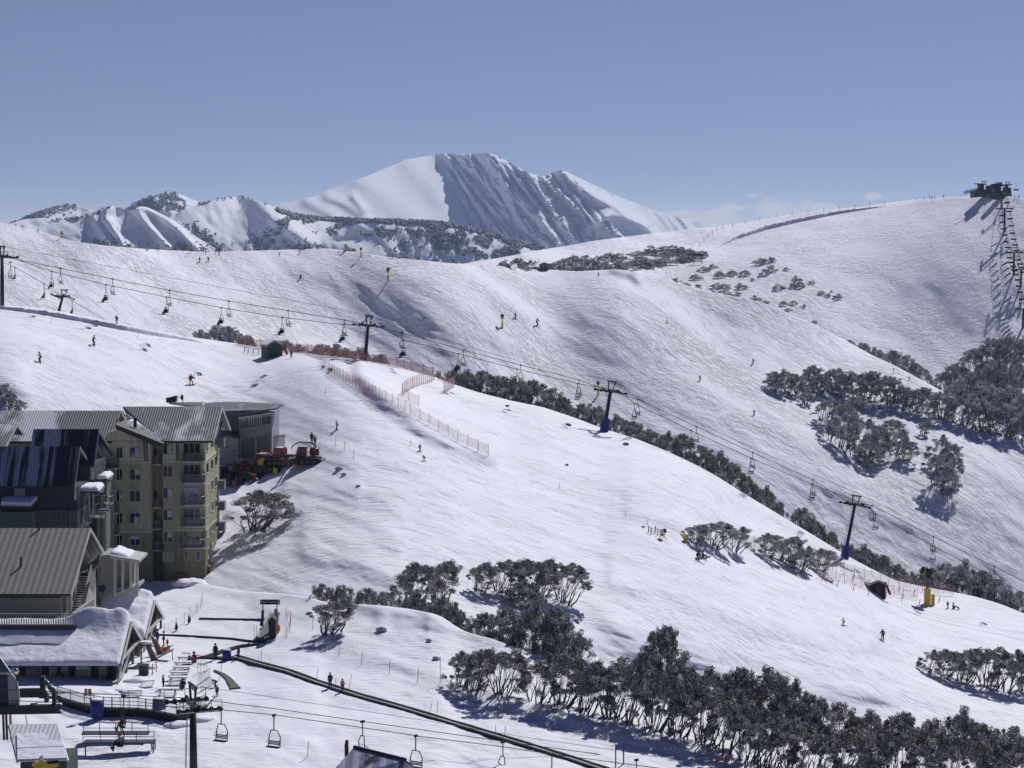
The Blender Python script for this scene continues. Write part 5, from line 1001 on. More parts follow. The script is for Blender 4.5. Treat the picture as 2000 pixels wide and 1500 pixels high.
for (x0, x1, y0, y1, Y, th) in ((152, 205, 947, 962, DY + 1, .55), (188, 222, 926, 938, DY + 7, .5)):
    b = MB(); b.prism([P(x0, y1, Y - 2), P(x1 - 4, y1 + 3, Y - 2), P(x1, y0 + 3, Y + 2.5), P(x0, y0, Y + 2.5)], (0, 0, .18)); pr = Dk.part('porch_roof', b, trim)
    a0, a1 = P(x0, y1, Y - 2), P(x1, y0 + 3, Y + 2.5)
    snowcap(Dk, a0.x, a1.x, Y - 2.2, Y + 2.6, lambda x, y, z=a0.z + .18: z, th, seed=x0, nx=22, ny=12, parent=pr)
for x, w2 in ((173, 2), (181, 2.5), (184, 1), (197, 2)): Dk.rect('post', x, x + w2, 963, 1012, DY - .6, .25, trim_l if x in (181, 173) else w_green)
Dk.balcony(153, 172, 1000, 1022, DY + .5, 1.6); Dk.balcony(175, 200, 995, 1010, DY + 1.5, 1.6); Dk.balcony(200, 217, 970, 984, DY + 7, 1.5)
for y in (968, 985): b = MB(); b.tube([P(186, y, DY - .4), P(199, y - 5, DY - .4)], .06, 4); Dk.part('rail', b, trim_l)
b = MB(); b.box(P(189, 1000, DY + 4).x, P(207, 1000, DY + 4).x, DY + 4, DY + 7, P(200, 1180, DY + 4).z, P(200, 1000, DY + 4).z); Dk.part('lower_wall', b, w_green)
for x in (190, 200): Dk.rect('post', x, x + 5, 1010, 1120, DY + 3.6, .3, w_green)

# grey-roofed lodge
LY = 256.
Lg = Bld('lodge', 'beige lodge with big grey ribbed roof, outside stair and slatted terrace', 'building', P(120, 1225, LY))
xr = P(138, 1160, LY).x; zl = P(138, 1160, LY).z; zr_ = P(181, 1031, LY + 12.5).z
lr = gable(Lg, P(-60, 1160, LY).x, xr, LY, LY + 12.3, LY + 24.6, zl, zr_, zl, roof_lodge, th=.25)
xw = xr - 1.35; zb_ = P(120, 1235, LY + 1.5).z
b = MB(); b.box(P(-60, 1200, LY + 1.5).x, xw, LY + 1.5, LY + 23, zb_ - 3, zl - .3); Lg.part('wall', b, w_beige)
b = MB(); b.prism([(xw, LY + 1.5, zl - .3), (xw, LY + 12.3, zr_ - .35 - .0), (xw, LY + 23, zl - .3)], (-.3, 0, 0)); Lg.part('gable_wall', b, siding)
b = MB(); b.box(xw + .003, xw + .05, LY + 1.6, LY + 12.5, zb_, zl - .32); Lg.part('siding', b, siding)
b = MB(); b.box(P(-60, 1200, LY).x, xw + .2, LY + .1, LY + 1.5, zl - .5, zl - .27); Lg.part('soffit', b, trim)
for y, z0, z1_ in ((LY + 2.0, -2.6, -.9), (LY + 3.5, -2.5, -.4), (LY + 5.4, -3.4, -.3), (LY + 8.2, -1.9, .2), (LY + 11, .8, 2.8), (LY + 12.8, 1.0, 3.0)): Lg.windowx(xw + .06, y, y + .8, zl + z0, zl + z1_, trim)
b = MB(); b.box(xw + .06, xw + 1.1, LY + 12.6, LY + 20, zl + .2, zl + .45); bl_ = Lg.part('balcony', b, trim)
b = MB()
for k in range(24): yy = LY + 12.7 + k * .3; b.box(xw + 1.02, xw + 1.08, yy, yy + .07, zl + .45, zl + 1.5)
b.tube([(xw + 1.05, LY + 12.6, zl + 1.5), (xw + 1.05, LY + 20, zl + 1.5)], .05, 4); Lg.part('railing', b, trim, bl_)
b = MB()
for k in range(20): t = k / 20; b.box(xw + .1, xw + 1.2, LY + 5.2 + t * 7.6, LY + 5.55 + t * 7.6, zl - 4.2 + t * 4.5, zl - 4.1 + t * 4.5)
st = Lg.part('stair', b, trim)
b = MB(); b.prism([(xw + 1.25, LY + 5, zl - 4.6), (xw + 1.25, LY + 13, zl + .2), (xw + 1.25, LY + 13, zl + 1.4), (xw + 1.25, LY + 5, zl - 3.2)], (.12, 0, 0)); Lg.part('stair_side', b, w_beige, st)
b = MB(); b.prism([P(142, 1200, LY + 1), P(181, 1170, LY + 4), P(181, 1192, LY + 4), P(142, 1225, LY + 1)], (.15, 0, 0)); Lg.part('terrace_parapet', b, w_beige)
b = MB(); b.tube([P(142, 1199, LY + 1), P(182, 1169, LY + 4)], .14, 6); Lg.part('parapet_cap', b, M['white_pt'])
# terrace
TY = 251.0
zt0 = P(60, 1222, TY).z; b = MB(); b.box(P(-60, 1222, TY).x, P(148, 1222, TY).x, TY, LY + 1.5, zt0 - .45, zt0); te = Lg.part('terrace', b, trim)
b = MB(); xx = P(-60, 1222, TY).x; x9 = P(147, 1222, TY).x; hh = P(60, 1200, TY).z
while xx < x9: b.box(xx, xx + .10, TY + .05, TY + .12, zt0, hh); xx += .27
b.box(P(-60, 1222, TY).x, x9, TY, TY + .16, hh, hh + .10); b.box(P(-60, 1222, TY).x, x9, TY + .02, TY + .14, zt0 + .02, zt0 + .14); Lg.part('slatted_railing', b, pmat('grey_slats', (.24, .235, .21), .8), te)
for (px, py, q) in ((41, 1100, 14), (76, 1031, 10)): b = MB(); p = P(px, py, LY + (5 if py > 1050 else 12)); b.tube([p - Vector((0, 0, .8)), p + Vector((0, 0, .7)), p + Vector((.0, 0, .75))], .12, 6); Lg.part('flue', b, M['steel_black'], lr)
for i, (px, py) in enumerate(((158, 1199), (200, 1149))): 
    c = P(px, py, LY + (0 if i == 0 else 9)); b = MB(); b.tube([c, c + Vector((0, -.12, .03)), c + Vector((0, -.3, .05))], [.25, .42, .46], 16); b.tube([c, c + Vector((0, .5, -.8))], .06, 5); Lg.part('satellite_dish', b, M['steel_black'])
Lg.front('annex_wall', [(196, 1085), (226, 1082), (226, 1168), (196, 1168)], LY + 11, 6, w_beige)
Lg.front('annex_roof', [(214, 1084), (272, 1094), (272, 1099), (214, 1091)], LY + 8.5, 6, trim_l)
b = MB(); p0, p1 = P(214, 1083, LY + 9), P(252, 1092, LY + 9); snowcap(Lg, p0.x, p1.x, LY + 9, LY + 14, lambda x, y: p0.z + (p1.z - p0.z) * (x - p0.x) / (p1.x - p0.x), .45, nx=18, ny=10)
for x, y0, y1 in ((222, 1090, 1166), (237, 1093, 1160), (253, 1096, 1166), (265, 1098, 1166)): Lg.rect('column', x, x + 4.5, y0, y1 - 0, LY + 8.8, .35, trim_l)
Lg.front('annex_floor', [(224, 1160), (271, 1141), (271, 1147), (224, 1167)], LY + 9, 4, trim_l); Lg.front('annex_back_wall', [(226, 1092), (262, 1098), (262, 1146), (226, 1160)], LY + 13, 1, w_beige)

# low restaurant under deep snow
RY = 246.
Rs = Bld('restaurant', 'low restaurant under deep rounded roof snow with two open gables', 'building', P(150, 1345, RY))
x42 = P(257, 1213, RY + 7).x; zf_ = P(237, 1296, RY).z; zr1 = P(257, 1214, RY + 7).z
gable(Rs, P(-60, 1296, RY).x, x42, RY, RY + 7, RY + 14, zf_, zr1, zf_, trim, th=.25, barge=pmat('pale_barge', (.55, .54, .50), .7))
def rz1(x, y): return zf_ + (zr1 - zf_) * (1 - abs(y - RY - 7) / 7)
snowcap(Rs, P(-60, 1296, RY).x, x42 - .15, RY - .35, RY + 13.9, rz1, .34, seed=2, nx=120, ny=50, bumps=[(x42 - 3.2, RY + 8.0, 3.0, 2.6, 1.15), (x42 - 5.5, RY + 8.2, 2.2, 2.0, .5), (x42 - 1, RY + 8, 1.0, 2, .5)])
y2 = RY + 15.2; zf2 = P(284, 1246, y2).z; x2_ = P(302, 1172, y2 + 7).x; zr2 = P(302, 1172, y2 + 7).z
gable(Rs, P(175, 1190, y2).x, x2_, y2, y2 + 7, y2 + 14, zf2, zr2, zf2, trim, th=.25, barge=MATS['pale_barge'])
def rz2(x, y): return zf2 + (zr2 - zf2) * (1 - abs(y - y2 - 7) / 7)
snowcap(Rs, P(178, 1190, y2).x, x2_ - .1, y2 - .2, y2 + 13.9, rz2, .8, seed=9, nx=50, ny=40, bumps=[(x2_ - 3.5, y2 + 6, 2.8, 3.5, .7)])
for yy, x_, zt, zb2 in ((RY, x42, zf_, P(230, 1350, RY).z), (y2, x2_, zf2, zf2 - 3.6)):
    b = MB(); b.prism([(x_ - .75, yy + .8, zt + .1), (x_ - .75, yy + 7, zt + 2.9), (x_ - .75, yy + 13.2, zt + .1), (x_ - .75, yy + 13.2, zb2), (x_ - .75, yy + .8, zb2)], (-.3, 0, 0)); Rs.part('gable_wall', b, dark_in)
    b = MB(); b.box(x_ - 1.5, x_ - .1, yy + .4, yy + .7, zt - .1, zt + .25); b.box(x_ - .3, x_ - .05, yy + 1.2, yy + 12.8, zt + .0, zt + .28); b.prism([(x_ - .25, yy + .6, zt - 1.8), (x_ - .25, yy + 6.8, zt + .2), (x_ - .25, yy + 6.8, zt - .05), (x_ - .25, yy + .6, zt - 2.4)], (.12, 0, 0)); Rs.part('truss', b, trim_l)
    for q in (.6, 4.6, 9, 13.2): b = MB(); b.box(x_ - .4, x_ - .15, yy + q, yy + q + .28, zb2, zt + .3); Rs.part('post', b, w_green if q > 1 else M['white_pt'])
zg = P(150, 1349, RY + 2).z - 1
Rs.rect('front_wall', -60, 232, 1296, 1362, RY + 2.2, .4, w_beige)
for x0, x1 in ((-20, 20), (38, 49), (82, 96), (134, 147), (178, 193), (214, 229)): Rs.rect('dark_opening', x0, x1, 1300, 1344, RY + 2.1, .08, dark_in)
b = MB(); b.prism([P(104, 1343, RY + 1.4), P(108, 1318, RY + 1.4), P(122, 1318, RY + 1.4), P(127, 1343, RY + 1.4)], (0, .9, 0)); b.tube([P(115, 1318, RY + 1.8), P(115, 1298, RY + 1.8)], .2, 8); ht_ = Rs.part('outdoor_stove', b, dark_in)
Rs.rect('notice', 107.5, 118.5, 1321, 1329.5, RY + 1.36, .05, pmat('faded_orange_board', (.42, .22, .15), .8), parent=ht_)
b = MB(); b.prism([P(201, 1345, RY + 1.4), P(207, 1320, RY + 1.4), P(222, 1320, RY + 1.4), P(226, 1345, RY + 1.4)], (0, .9, 0)); b.tube([P(213, 1320, RY + 1.8), P(213, 1298, RY + 1.8)], .2, 8); Rs.part('outdoor_stove', b, dark_in)
sg = Rs.rect('menu_board', 147.5, 177.5, 1299, 1341, RY + 2.05, .08, pmat('grey_green_board', (.22, .25, .23), .8)); Rs.rect('sign_board', 149, 176, 1300, 1308, RY + 2.0, .05, pmat('pale_teal_board', (.42, .55, .52), .7), parent=sg)
b = MB(); [b.box(P(152, 0, RY + 2).x + k * .17, P(152, 0, RY + 2).x + k * .17 + .10, RY + 1.97, RY + 1.995, P(0, 1305.2, RY + 2).z, P(0, 1303, RY + 2).z) for k in range(8) if k != 4]; Rs.part('sign_marks', b, pmat('faint_marks', (.18, .26, .27), .8), sg)
Rs.rect('mural', 50, 82, 1299, 1329, RY + 2.1, .06, pmat('mural', (.30, .24, .25), .8, var=.4, vscale=1.2, color2=(.07, .035, .04)))
for x in (96, 193, 232): Rs.rect('post', x, x + 3, 1297, 1356, RY + .2, .25, M['white_pt'] if x == 232 else w_green)
b = MB(); b.tube([P(236, 1300, RY + .4), P(226, 1358, RY - 1.5)], .16, 6); Rs.part('brace', b, M['white_pt'])

# groomer workshop
SY = 347.
W = Bld('workshop', 'blue-grey groomer workshop with two roller doors and thin overhanging roof', 'building', P(500, 893, SY))
W.front('wall', [(467, 813), (531, 808), (531, 905), (467, 912)], SY, 11, w_shop); W.front('side_wall', [(424, 800), (466.8, 808), (466.8, 912), (424, 912)], SY + 3, 8, pmat('shop_side', (.14, .15, .19), .7, var=.08))  # side wall panel colour is darkened to carry that side's shade
b = MB(); b.prism([P(424, 803, SY - 1), P(467, 812, SY - 2), P(540, 800, SY - 2), P(553, 793, SY + 4), P(470, 788, SY + 14), P(330, 789, SY + 14)], (0, 0, .28)); wr = W.part('roof', b, roof_shop)
b = MB(); b.prism([P(395, 796, SY + 9), P(455, 798, SY + 9), P(458, 793, SY + 11.5), P(400, 791, SY + 11.5)], (0, 0, .45)); W.part('roof_snow', b, M['snow'], wr)
W.front('gutter', [(466, 815), (534, 805), (534, 808), (466, 819)], SY - .4, .35, M['white_pt'])
for k in range(9): x = 470 + k * 5.2 + random.uniform(-1, 1); b = MB(); p = P(x, 817 - (x - 466) * .14, SY - .2); b.tube([p, p - Vector((0, 0, random.uniform(.4, 1.6)))], [.07, .012], 5); W.part('icicle', b, pmat('ice', (.7, .73, .80), .2))
for k in range(6): x = 470.5 + k * 10.2; W.window(x, x + 6, 823.5 - k * 1.8, 835.5 - k * 1.8, SY, 0, None, trim)
W.front('roller_door', [(472, 858), (497.5, 854), (497.5, 892), (472, 897)], SY - .05, .12, w_shop2); W.front('roller_door', [(501, 853), (527, 849), (527, 886), (501, 891)], SY - .05, .12, w_shop2)
for x in (467.5, 498): W.front('door_pillar', [(x, 858), (x + 3, 857), (x + 3, 893), (x, 895)], SY - .35, .3, trim_l)
W.front('marker_strip', [(498.2, 870), (500.4, 870), (500.4, 879), (498.2, 879)], SY - .4, .04, M['yellow'])
W.front('shed_wall', [(425, 860), (440, 848), (464, 856), (464, 905), (425, 905)], SY - 2, 4, w_shop); b = MB(); b.prism([P(420, 858, SY - 2.6), P(441, 847, SY - 2.6), P(465, 853, SY - 2.6), P(465, 857, SY - 2.6), P(441, 851, SY - 2.6), P(420, 862, SY - 2.6)], (0, 5, 0)); W.part('shed_roof', b, trim)
W.window(437, 441, 862, 868, SY - 2, 0, None, trim); W.rect('blue_board', 434, 444, 870, 875, SY - 2.06, .05, pmat('blue_board', (.06, .11, .35), .6)); W.rect('door', 454, 460, 878, 892, SY - 2.06, .05, M['glass'])
b = MB(); 
for k in range(7): b.tube([P(325 + 3 * k, 785 - k * .6, SY + 12), P(325 + 3 * k, 776, SY + 12)], .06, 4)
b.prism([P(325, 787, SY + 12), P(325, 778, SY + 12), P(344, 773, SY + 12), P(344, 785, SY + 12)], (0, 1.5, 0)); b.tube([P(344, 776, SY + 12), P(357, 775, SY + 12)], .05, 4); b.tube([P(357, 788, SY + 12), P(357, 774, SY + 12)], .06, 4); b.ball(P(355.5, 776, SY + 12), (.25, .2, .45)); W.part('roof_aerial', b, M['steel_black'])
# palisade fence beside the workshop
b = MB(); fr = empty('palisade_fence', P(545, 893, SY + 3)); tag(fr, 'grey vertical palisade fence at the right side of the workshop', 'fence')
for k in range(18): x = 532 + k * 1.4; p, q = P(x, 888, SY + 3), P(x, 850 - k * .12, SY + 3); b.box(p.x, p.x + .07, SY + 3, SY + 3.05, p.z, q.z)
b.v = [tuple(Vector(v) - fr.location) for v in b.v]; b.build('pales', M['steel_grey'], fr)
b = MB(); b.tube([P(531, 855, SY + 3.1), P(557, 852, SY + 3.1)], .06, 4); b.tube([P(531, 880, SY + 3.1), P(557, 878, SY + 3.1)], .06, 4); b.v = [tuple(Vector(v) - fr.location) for v in b.v]; b.build('rail', M['steel_grey'], fr)

# ---------------------------------------------------------------- small huts
def hut(name, label, sheet, bx, by, w_, d_, h_, rh, rz, wall, roof, extra=None, snow=True):
    b0_ = sheet.at(bx, by); r = empty(name, b0_, rz); tag(r, label, 'hut')
    b = MB(); b.prism([(-w_ / 2, -d_ / 2, -1), (w_ / 2, -d_ / 2, -1), (w_ / 2, -d_ / 2, h_), (0, -d_ / 2, h_ + rh), (-w_ / 2, -d_ / 2, h_)], (0, d_, 0)); b.build('wall', wall, r)
    ro = None
    for s in (-1, 1):
        b = MB(); e = .25; b.prism([(0, -d_ / 2 - e, h_ + rh + .03), (s * (w_ / 2 + e), -d_ / 2 - e, h_ - rh * 2 * e / w_ + .03), (s * (w_ / 2 + e), d_ / 2 + e, h_ - rh * 2 * e / w_ + .03), (0, d_ / 2 + e, h_ + rh + .03)], (0, 0, .12)); ro = b.build('roof', roof, r)
        if snow: b = MB(); b.prism([(s * .12, -d_ / 2, h_ + rh + .1), (s * w_ / 2, -d_ / 2, h_ + .12), (s * w_ / 2, d_ / 2, h_ + .12), (s * .12, d_ / 2, h_ + rh + .1)], (0, 0, .22)); b.build('roof_snow', M['snow'], ro)
    b = MB(); b.box(-.4, .4, -d_ / 2 - .05, -d_ / 2 - .003, -.2, min(1.9, h_ * .85)); b.build('door', trim, r); return r
green_roof = pmat('pale_green_roof', (.30, .36, .22), .6)
H1 = hut('green_hut', 'green lift hut with pale gabled roof at the end of the red crest fence', S1, 531, 696, 3.0, 2.6, 1.9, .8, R(30), M['green_hut'], green_roof)
b = MB(); b.prism([(1.6, -1.2, 2.2), (1.9, -1.2, 2.2), (2.9, -1.4, -.4), (2.5, -1.4, -.4)], (0, .3, 0)); b.build('leaning_pad', M['redp'], H1)
H2 = hut('black_hut', 'low black hut with snowy pale roof and red board behind the stake line', S1, 1710, 1156, 2.6, 2.2, 1.3, .5, R(10), dark_in, green_roof)
b = MB(); b.prism([(1.0, -1.3, 1.7), (1.35, -1.3, 1.7), (2.2, -1.4, -.3), (1.8, -1.4, -.3)], (0, .25, 0)); b.build('leaning_pad', M['redp'], H2)
H3 = hut('ridge_hut', 'tiny brown hut among bushes on the skyline of the long ridge', SB, 1063, 527, 2.0, 2.0, 1.4, .5, R(20), M['wood'], trim, snow=False)
b = MB(); b.tube([(-1.6, 0, 0), (-1.6, 0, 3.2)], .06, 5); b.build('mast', M['steel_grey'], H3)
# white metal hut bottom left
MH = Bld('metal_hut', 'white ribbed metal hut half covered in snow, bottom left', 'hut', P(80, 1500, 206))
a_, b_, c_, d_ = P(17, 1418, 212), P(112, 1416, 212), P(133, 1486, 206), P(34, 1489, 206)
b = MB(); b.prism([a_, b_, c_, d_], (0, 0, .14)); ro = MH.part('roof', b, roof_hut)
b = MB(); b.prism([P(33, 1438, 210.2), P(88, 1437, 210.2), P(93, 1452, 209.), P(121, 1452, 209.), P(131, 1486, 206.1), P(34, 1489, 206.1)], (0, 0, .30)); MH.part('roof_snow', b, M['snow'], ro)
b = MB(); b.prism([c_ - Vector((.2, -.3, .12)), d_ - Vector((-.2, -.3, .12)), d_ - Vector((-.2, -.3, 3.4)), c_ - Vector((.2, -.3, 3.4))], (0, 5.4, 0)); MH.part('wall', b, M['green_hut'])
b = MB(); b.tube([b_, c_], .10, 5); b.tube([a_, d_], .10, 5); b.tube([a_, b_], .08, 5); MH.part('edge_trim', b, M['white_pt'], ro)
# slate hut at the bottom edge
HB = Bld('slate_hut', 'dark slate roofed hut with brick chimney poking up at the bottom edge', 'hut', P(735, 1500, 190))
rA, rB = P(692, 1459, 194), P(792, 1484, 188); e1, e2 = P(628, 1530, 190), P(770, 1580, 184); g1, g2 = rA + Vector((4.2, 2.6, -3.6)), rB + Vector((3.6, 2.0, -3.2))
for nm, q in (('roof', [rA, rB, e2, e1]), ('roof', [rB, rA, g1, g2])): b = MB(); b.prism(q, (0, 0, -.18)); rr_ = HB.part(nm, b, roof_slate)
b = MB(); b.tube([rA, rB], .16, 6); HB.part('ridge_cap', b, M['steel_black'])
b = MB(); b.prism([e1 + Vector((.6, .3, -.3)), e2 + Vector((-.4, .3, -.3)), e2 + Vector((-.4, .3, -4)), e1 + Vector((.6, .3, -4))], (0, 4, 0)); HB.part('wall', b, w_slate)
b = MB(); p = P(677, 1475, 194.5); b.box(p.x - .16, p.x + .16, 194.3, 194.7, p.z - 3, P(677, 1452, 194.5).z); b.ball(P(677.5, 1449, 194.5), (.16, .16, .2)); HB.part('chimney', b, brick)

# ---------------------------------------------------------------- snow guns
def gun(sheet, px, py, hp, label, rzd=60, kind='tower', thick=1.):
    b0_ = sheet.at(px, py); s = F / b0_.y; h = hp / s; r = empty('snow_gun', b0_, R(rzd)); tag(r, label, 'snow gun', 'snow guns'); k = h / 4.6
    if kind == 'tower':
        b = MB(); b.tube([(0, 0, -.8), (0, 0, 2.0 * k)], .32 * k * thick, 10); b.build('padding', M['yellow'], r)
        b = MB(); b.tube([(0, 0, 2.0 * k), (0, 0, 3.4 * k)], .16 * k, 8); b.build('post', M['steel_mid'] if thick > 1 else M['yellow'], r); z = 3.9 * k; q = k
    else: z = 1.5 * h / 2.4; q = h / 2.6
    b = MB(); b.tube([(-.55 * q, 0, z - .1 * q), (-.2 * q, 0, z), (.6 * q, 0, z + .22 * q)], [.42 * q, .56 * q, .50 * q], 14); hd = b.build('fan_barrel', M['steel_black'] if kind == 'tower' else M['white_pt'], r, True)
    b = MB(); b.tube([(.665 * q, 0, z + .242 * q), (.69 * q, 0, z + .25 * q)], [.47 * q, .47 * q], 14); b.build('fan', M['rubber'], hd)
    b = MB(); b.tube([(.58 * q, 0, z + .21 * q), (.66 * q, 0, z + .24 * q)], [.54 * q, .54 * q], 14); b.build('nozzle_ring', M['yellow'], hd)
    b = MB(); b.box(-.5 * q, .3 * q, -.45 * q, .45 * q, z - .85 * q, z - .5 * q); b.build('platform', M['yellow'] if thick == 1 else M['steel_mid'], r)
    if kind != 'tower':
        for a in (0, 2.1, 4.2): b = MB(); b.tube([(0, 0, z - .5 * q), (math.cos(a) * 1.1 * q, math.sin(a) * 1.1 * q, -.1)], .09 * q, 6); b.build('leg', M['yellow'], r)
    return r
gun(SB, 758, 548, 26, 'yellow snow gun on the long ridge below the skyline bushes'); gun(SB, 981, 641, 28, 'yellow snow gun in the middle of the long ridge slope', 100); gun(SB, 1168, 772, 28, 'yellow snow gun just behind the padded crest tower', 90)
gun(S1, 1811, 1181, 76, 'tall snow gun on a thick yellow padded post at right', 200, thick=1.3); gun(SB, 705, 502, 19, 'small snow gun on the skyline right of the wiry bush', 80); gun(SB, 1745, 729, 10, 'small low snow gun on the ridge edge above the wood', 60)
gun(SB, 1934, 838, 26, 'yellow snow gun hidden among the right-hand wood', 60); gun(S1, 1294, 1053, 24, 'wheeled white fan snow gun beside a small rail', -40, 'ground'); gun(S1, 528, 694, 16, 'dark snow gun standing in front of the green hut', 200, 'ground')
for px, py, hp, wd, lb in [(1822, 1182, 22, .5, 'shorter yellow padded post beside the tall snow gun'), (1339, 1058, 14, .55, 'yellow padded stump at the left of the frosted gums')]:
    p = S1.at(px, py); b = MB(); b.tube([(0, 0, -.4), (0, 0, hp / F * p.y)], wd * .6, 10); o = b.build('padded_post', M['yellow']); o.location = p; tag(o, lb, 'post')

for (x, y, c) in ((372, 934, 'steel_black'), (376, 977, 'steel_black'), (365, 1018, 'wood'), (384, 1062, 'white_pt'), (308, 1028, 'blue'), (312, 900, 'wood')):
    p = P(x, y, AY - .7 if x > 350 else AY + 1.4); b = MB(); b.box(p.x - .32, p.x + .32, p.y - .25, p.y + .25, p.z + .55, p.z + .6); b.tube([(p.x, p.y, p.z), (p.x, p.y, p.z + .56)], .05, 5); b.tube([(p.x + .5, p.y, p.z), (p.x + .5, p.y, p.z + .8)], .10, 6); A.part('balcony_furniture', b, M[c])
# ---------------------------------------------------------------- snow groomers
def groomer(loc, rz, label, arm=False, blade='yellow', body='redp', k=1.):
    r = empty('snow_groomer', loc, rz, k); tag(r, label, 'snow groomer', 'snow groomers parked by the workshop')
    for s in (-1, 1):
        b = MB(); pr = [(-2.6, .25), (-2.2, .0), (1.6, .0), (2.1, .35), (2.0, .85), (1.5, 1.02), (-2.1, 1.02), (-2.6, .75)]
        b.prism([(x, s * 1.55 - .6, z) for x, z in pr], (0, 1.2, 0)); tk = b.build('track', M['rubber'], r)
        b = MB()
        for q in range(16): x = -2.2 + q * .26; b.box(x, x + .06, s * 1.55 - .62, s * 1.55 + .62, 1.02, 1.09)
        b.build('track_cleats', M['steel_grey'], tk)
        for x in (-2.1, -1.2, -.3, .6, 1.6): b = MB(); b.cyl((x, s * 2.17, .45), (0, 1, 0), .33, .08, 12); b.build('wheel', M['steel_mid'], tk)
    b = MB(); b.box(-2.4, 1.7, -.9, .9, .5, 1.15); b.build('chassis', M['steel_black'], r)
    b = MB(); b.prism([(-2.3, -1.6, 1.15), (.1, -1.6, 1.15), (.1, -1.6, 1.22), (-2.3, -1.6, 1.22)], (0, 3.2, 0)); b.build('rear_deck', M['steel_mid'], r)
    b = MB(); b.prism([(.05, -.95, 1.15), (1.75, -.95, 1.15), (1.95, -.95, 1.45), (1.6, -.95, 1.75), (1.35, -.95, 2.75), (.15, -.95, 2.80), (.05, -.95, 2.6)], (0, 1.9, 0)); cab = b.build('cab', M[body], r)
    b = MB(); b.prism([(1.63, -.80, 1.80), (1.40, -.80, 2.62), (1.44, -.80, 2.62), (1.68, -.80, 1.80)], (0, 1.6, 0)); b.build('windscreen', M['glass'], cab)
    for s in (-1, 1): b = MB(); y0_ = s * .955 - .01; b.prism([(.30, y0_, 1.85), (1.45, y0_, 1.85), (1.25, y0_, 2.6), (.35, y0_, 2.6)], (0, .02, 0)); b.build('side_window', M['glass'], cab)
    b = MB(); b.box(.15, 1.3, -.9, .9, 2.81, 2.86); b.build('roof_rack', M['white_pt'], cab)
    for s in (-.6, .6): b = MB(); b.cyl((1.3, s, 2.92), (1, 0, 0), .10, .14, 8); b.build('work_light', M['white_pt'], cab)
    if arm:
        b = MB(); b.tube([(-1.9, 0, 2.0), (-.5, 0, 2.0)], [.62, .62], 14); b.tube([(-1.0, -.8, 1.9), (-1.0, .8, 1.9)], [.55, .55], 12); b.build('winch_drum', M[body], r, True)
        b = MB(); b.tube([(-1.6, 0, 2.5), (-.8, 0, 3.35), (1.2, 0, 3.5), (2.2, 0, 3.0), (2.6, 0, 2.4)], [.14, .14, .12, .10, .08], 6); b.tube([(-1.2, 0, 2.3), (-.2, 0, 3.1), (1.0, 0, 3.2)], .07, 5); b.build('winch_arm', M[body], r)
    else: b = MB(); b.box(-1.4, -.3, -.7, .7, 1.22, 1.75); b.build('rear_box', M[body], r)
    b = MB(); b.prism([(2.9, -1.9, .0), (3.05, -1.9, .1), (2.85, -1.9, .95), (2.7, -1.9, .9)], (0, 3.8, 0)); b.tube([(1.8, -.6, .6), (2.8, -.6, .5)], .10, 6); b.tube([(1.8, .6, .6), (2.8, .6, .5)], .10, 6); bl = b.build('blade', M['steel_mid'], r)
    for s in (-1, 1): b = MB(); b.prism([(2.85, s * 1.9, .0), (3.6, s * 2.35, .1), (3.55, s * 2.35, .95), (2.75, s * 1.9, 1.25)], (.03, s * .08, 0)); b.build('blade_wing', M[blade], bl)
    b = MB(); b.box(2.9, 3.1, -1.9, 1.9, -.04, .06); b.build('cutting_edge', M['yellow'] if blade == 'yellow' else M['pole_red'], bl)
    b = MB(); b.tube([(-3.1, -2.1, .35), (-3.1, 2.1, .35)], .34, 8); b.box(-3.0, -2.3, -.3, .3, .5, .8); tl = b.build('tiller', M['steel_black'], r)
    b = MB(); b.prism([(-3.3, -2.2, .55), (-3.3, 2.2, .55), (-4.0, 2.2, .02), (-4.0, -2.2, .02)], (0, 0, .06)); b.build('snow_comb', M['steel_mid'], tl)
    for s in (-1, 1): b = MB(); b.prism([(-2.8, s * 2.25, .1), (-3.9, s * 2.45, .0), (-3.8, s * 2.4, .75), (-3.0, s * 2.25, 1.05)], (.03, s * .08, 0)); b.build('tiller_flap', M[blade], tl)
    for yy in (-1.2, 0, 1.2): b = MB(); b.prism([(-3.2, yy - .35, .6), (-3.2, yy + .35, .6), (-2.9, yy + .3, 1.25), (-2.9, yy - .3, 1.25)], (-.08, 0, 0)); b.build('guard_plate', M['steel_grey'], tl)
    b = MB(); b.box(-4.1, -3.98, -2.2, 2.2, -.04, .05); b.build('comb_edge', M['yellow'] if blade == 'yellow' else M['pole_red'], tl)
    return r
g0 = P(500, 940, 1).y
def gpos(px, py): return S1.at(px, py)
for px, py, rz, lb, a, bl, bd in [(440, 944, 152, 'nearly black snow groomer half hidden by the apartment block', False, 'redp', 'steel_black'), (480, 932, 150, 'red snow groomer with red blade wings, nearest the apartment block', False, 'redp', 'redp'),
                                  (520, 920, 152, 'red snow groomer with winch arm and yellow blade wings, third in the row', True, 'yellow', 'redp'), (556, 908, 155, 'red snow groomer without arm, fourth in the row', False, 'yellow', 'redp'), (600, 906, 178, 'red snow groomer with tall winch arm at the right end', True, 'redp', 'redp')]:
    groomer(gpos(px, py), R(rz), lb, a, bl, bd, .92)
def wl(o, pts_mb, name, mat, **k):
    pts_mb.v = [tuple(Vector(v) - Vector(o.location)) for v in pts_mb.v]; return pts_mb.build(name, mat, o, **k)

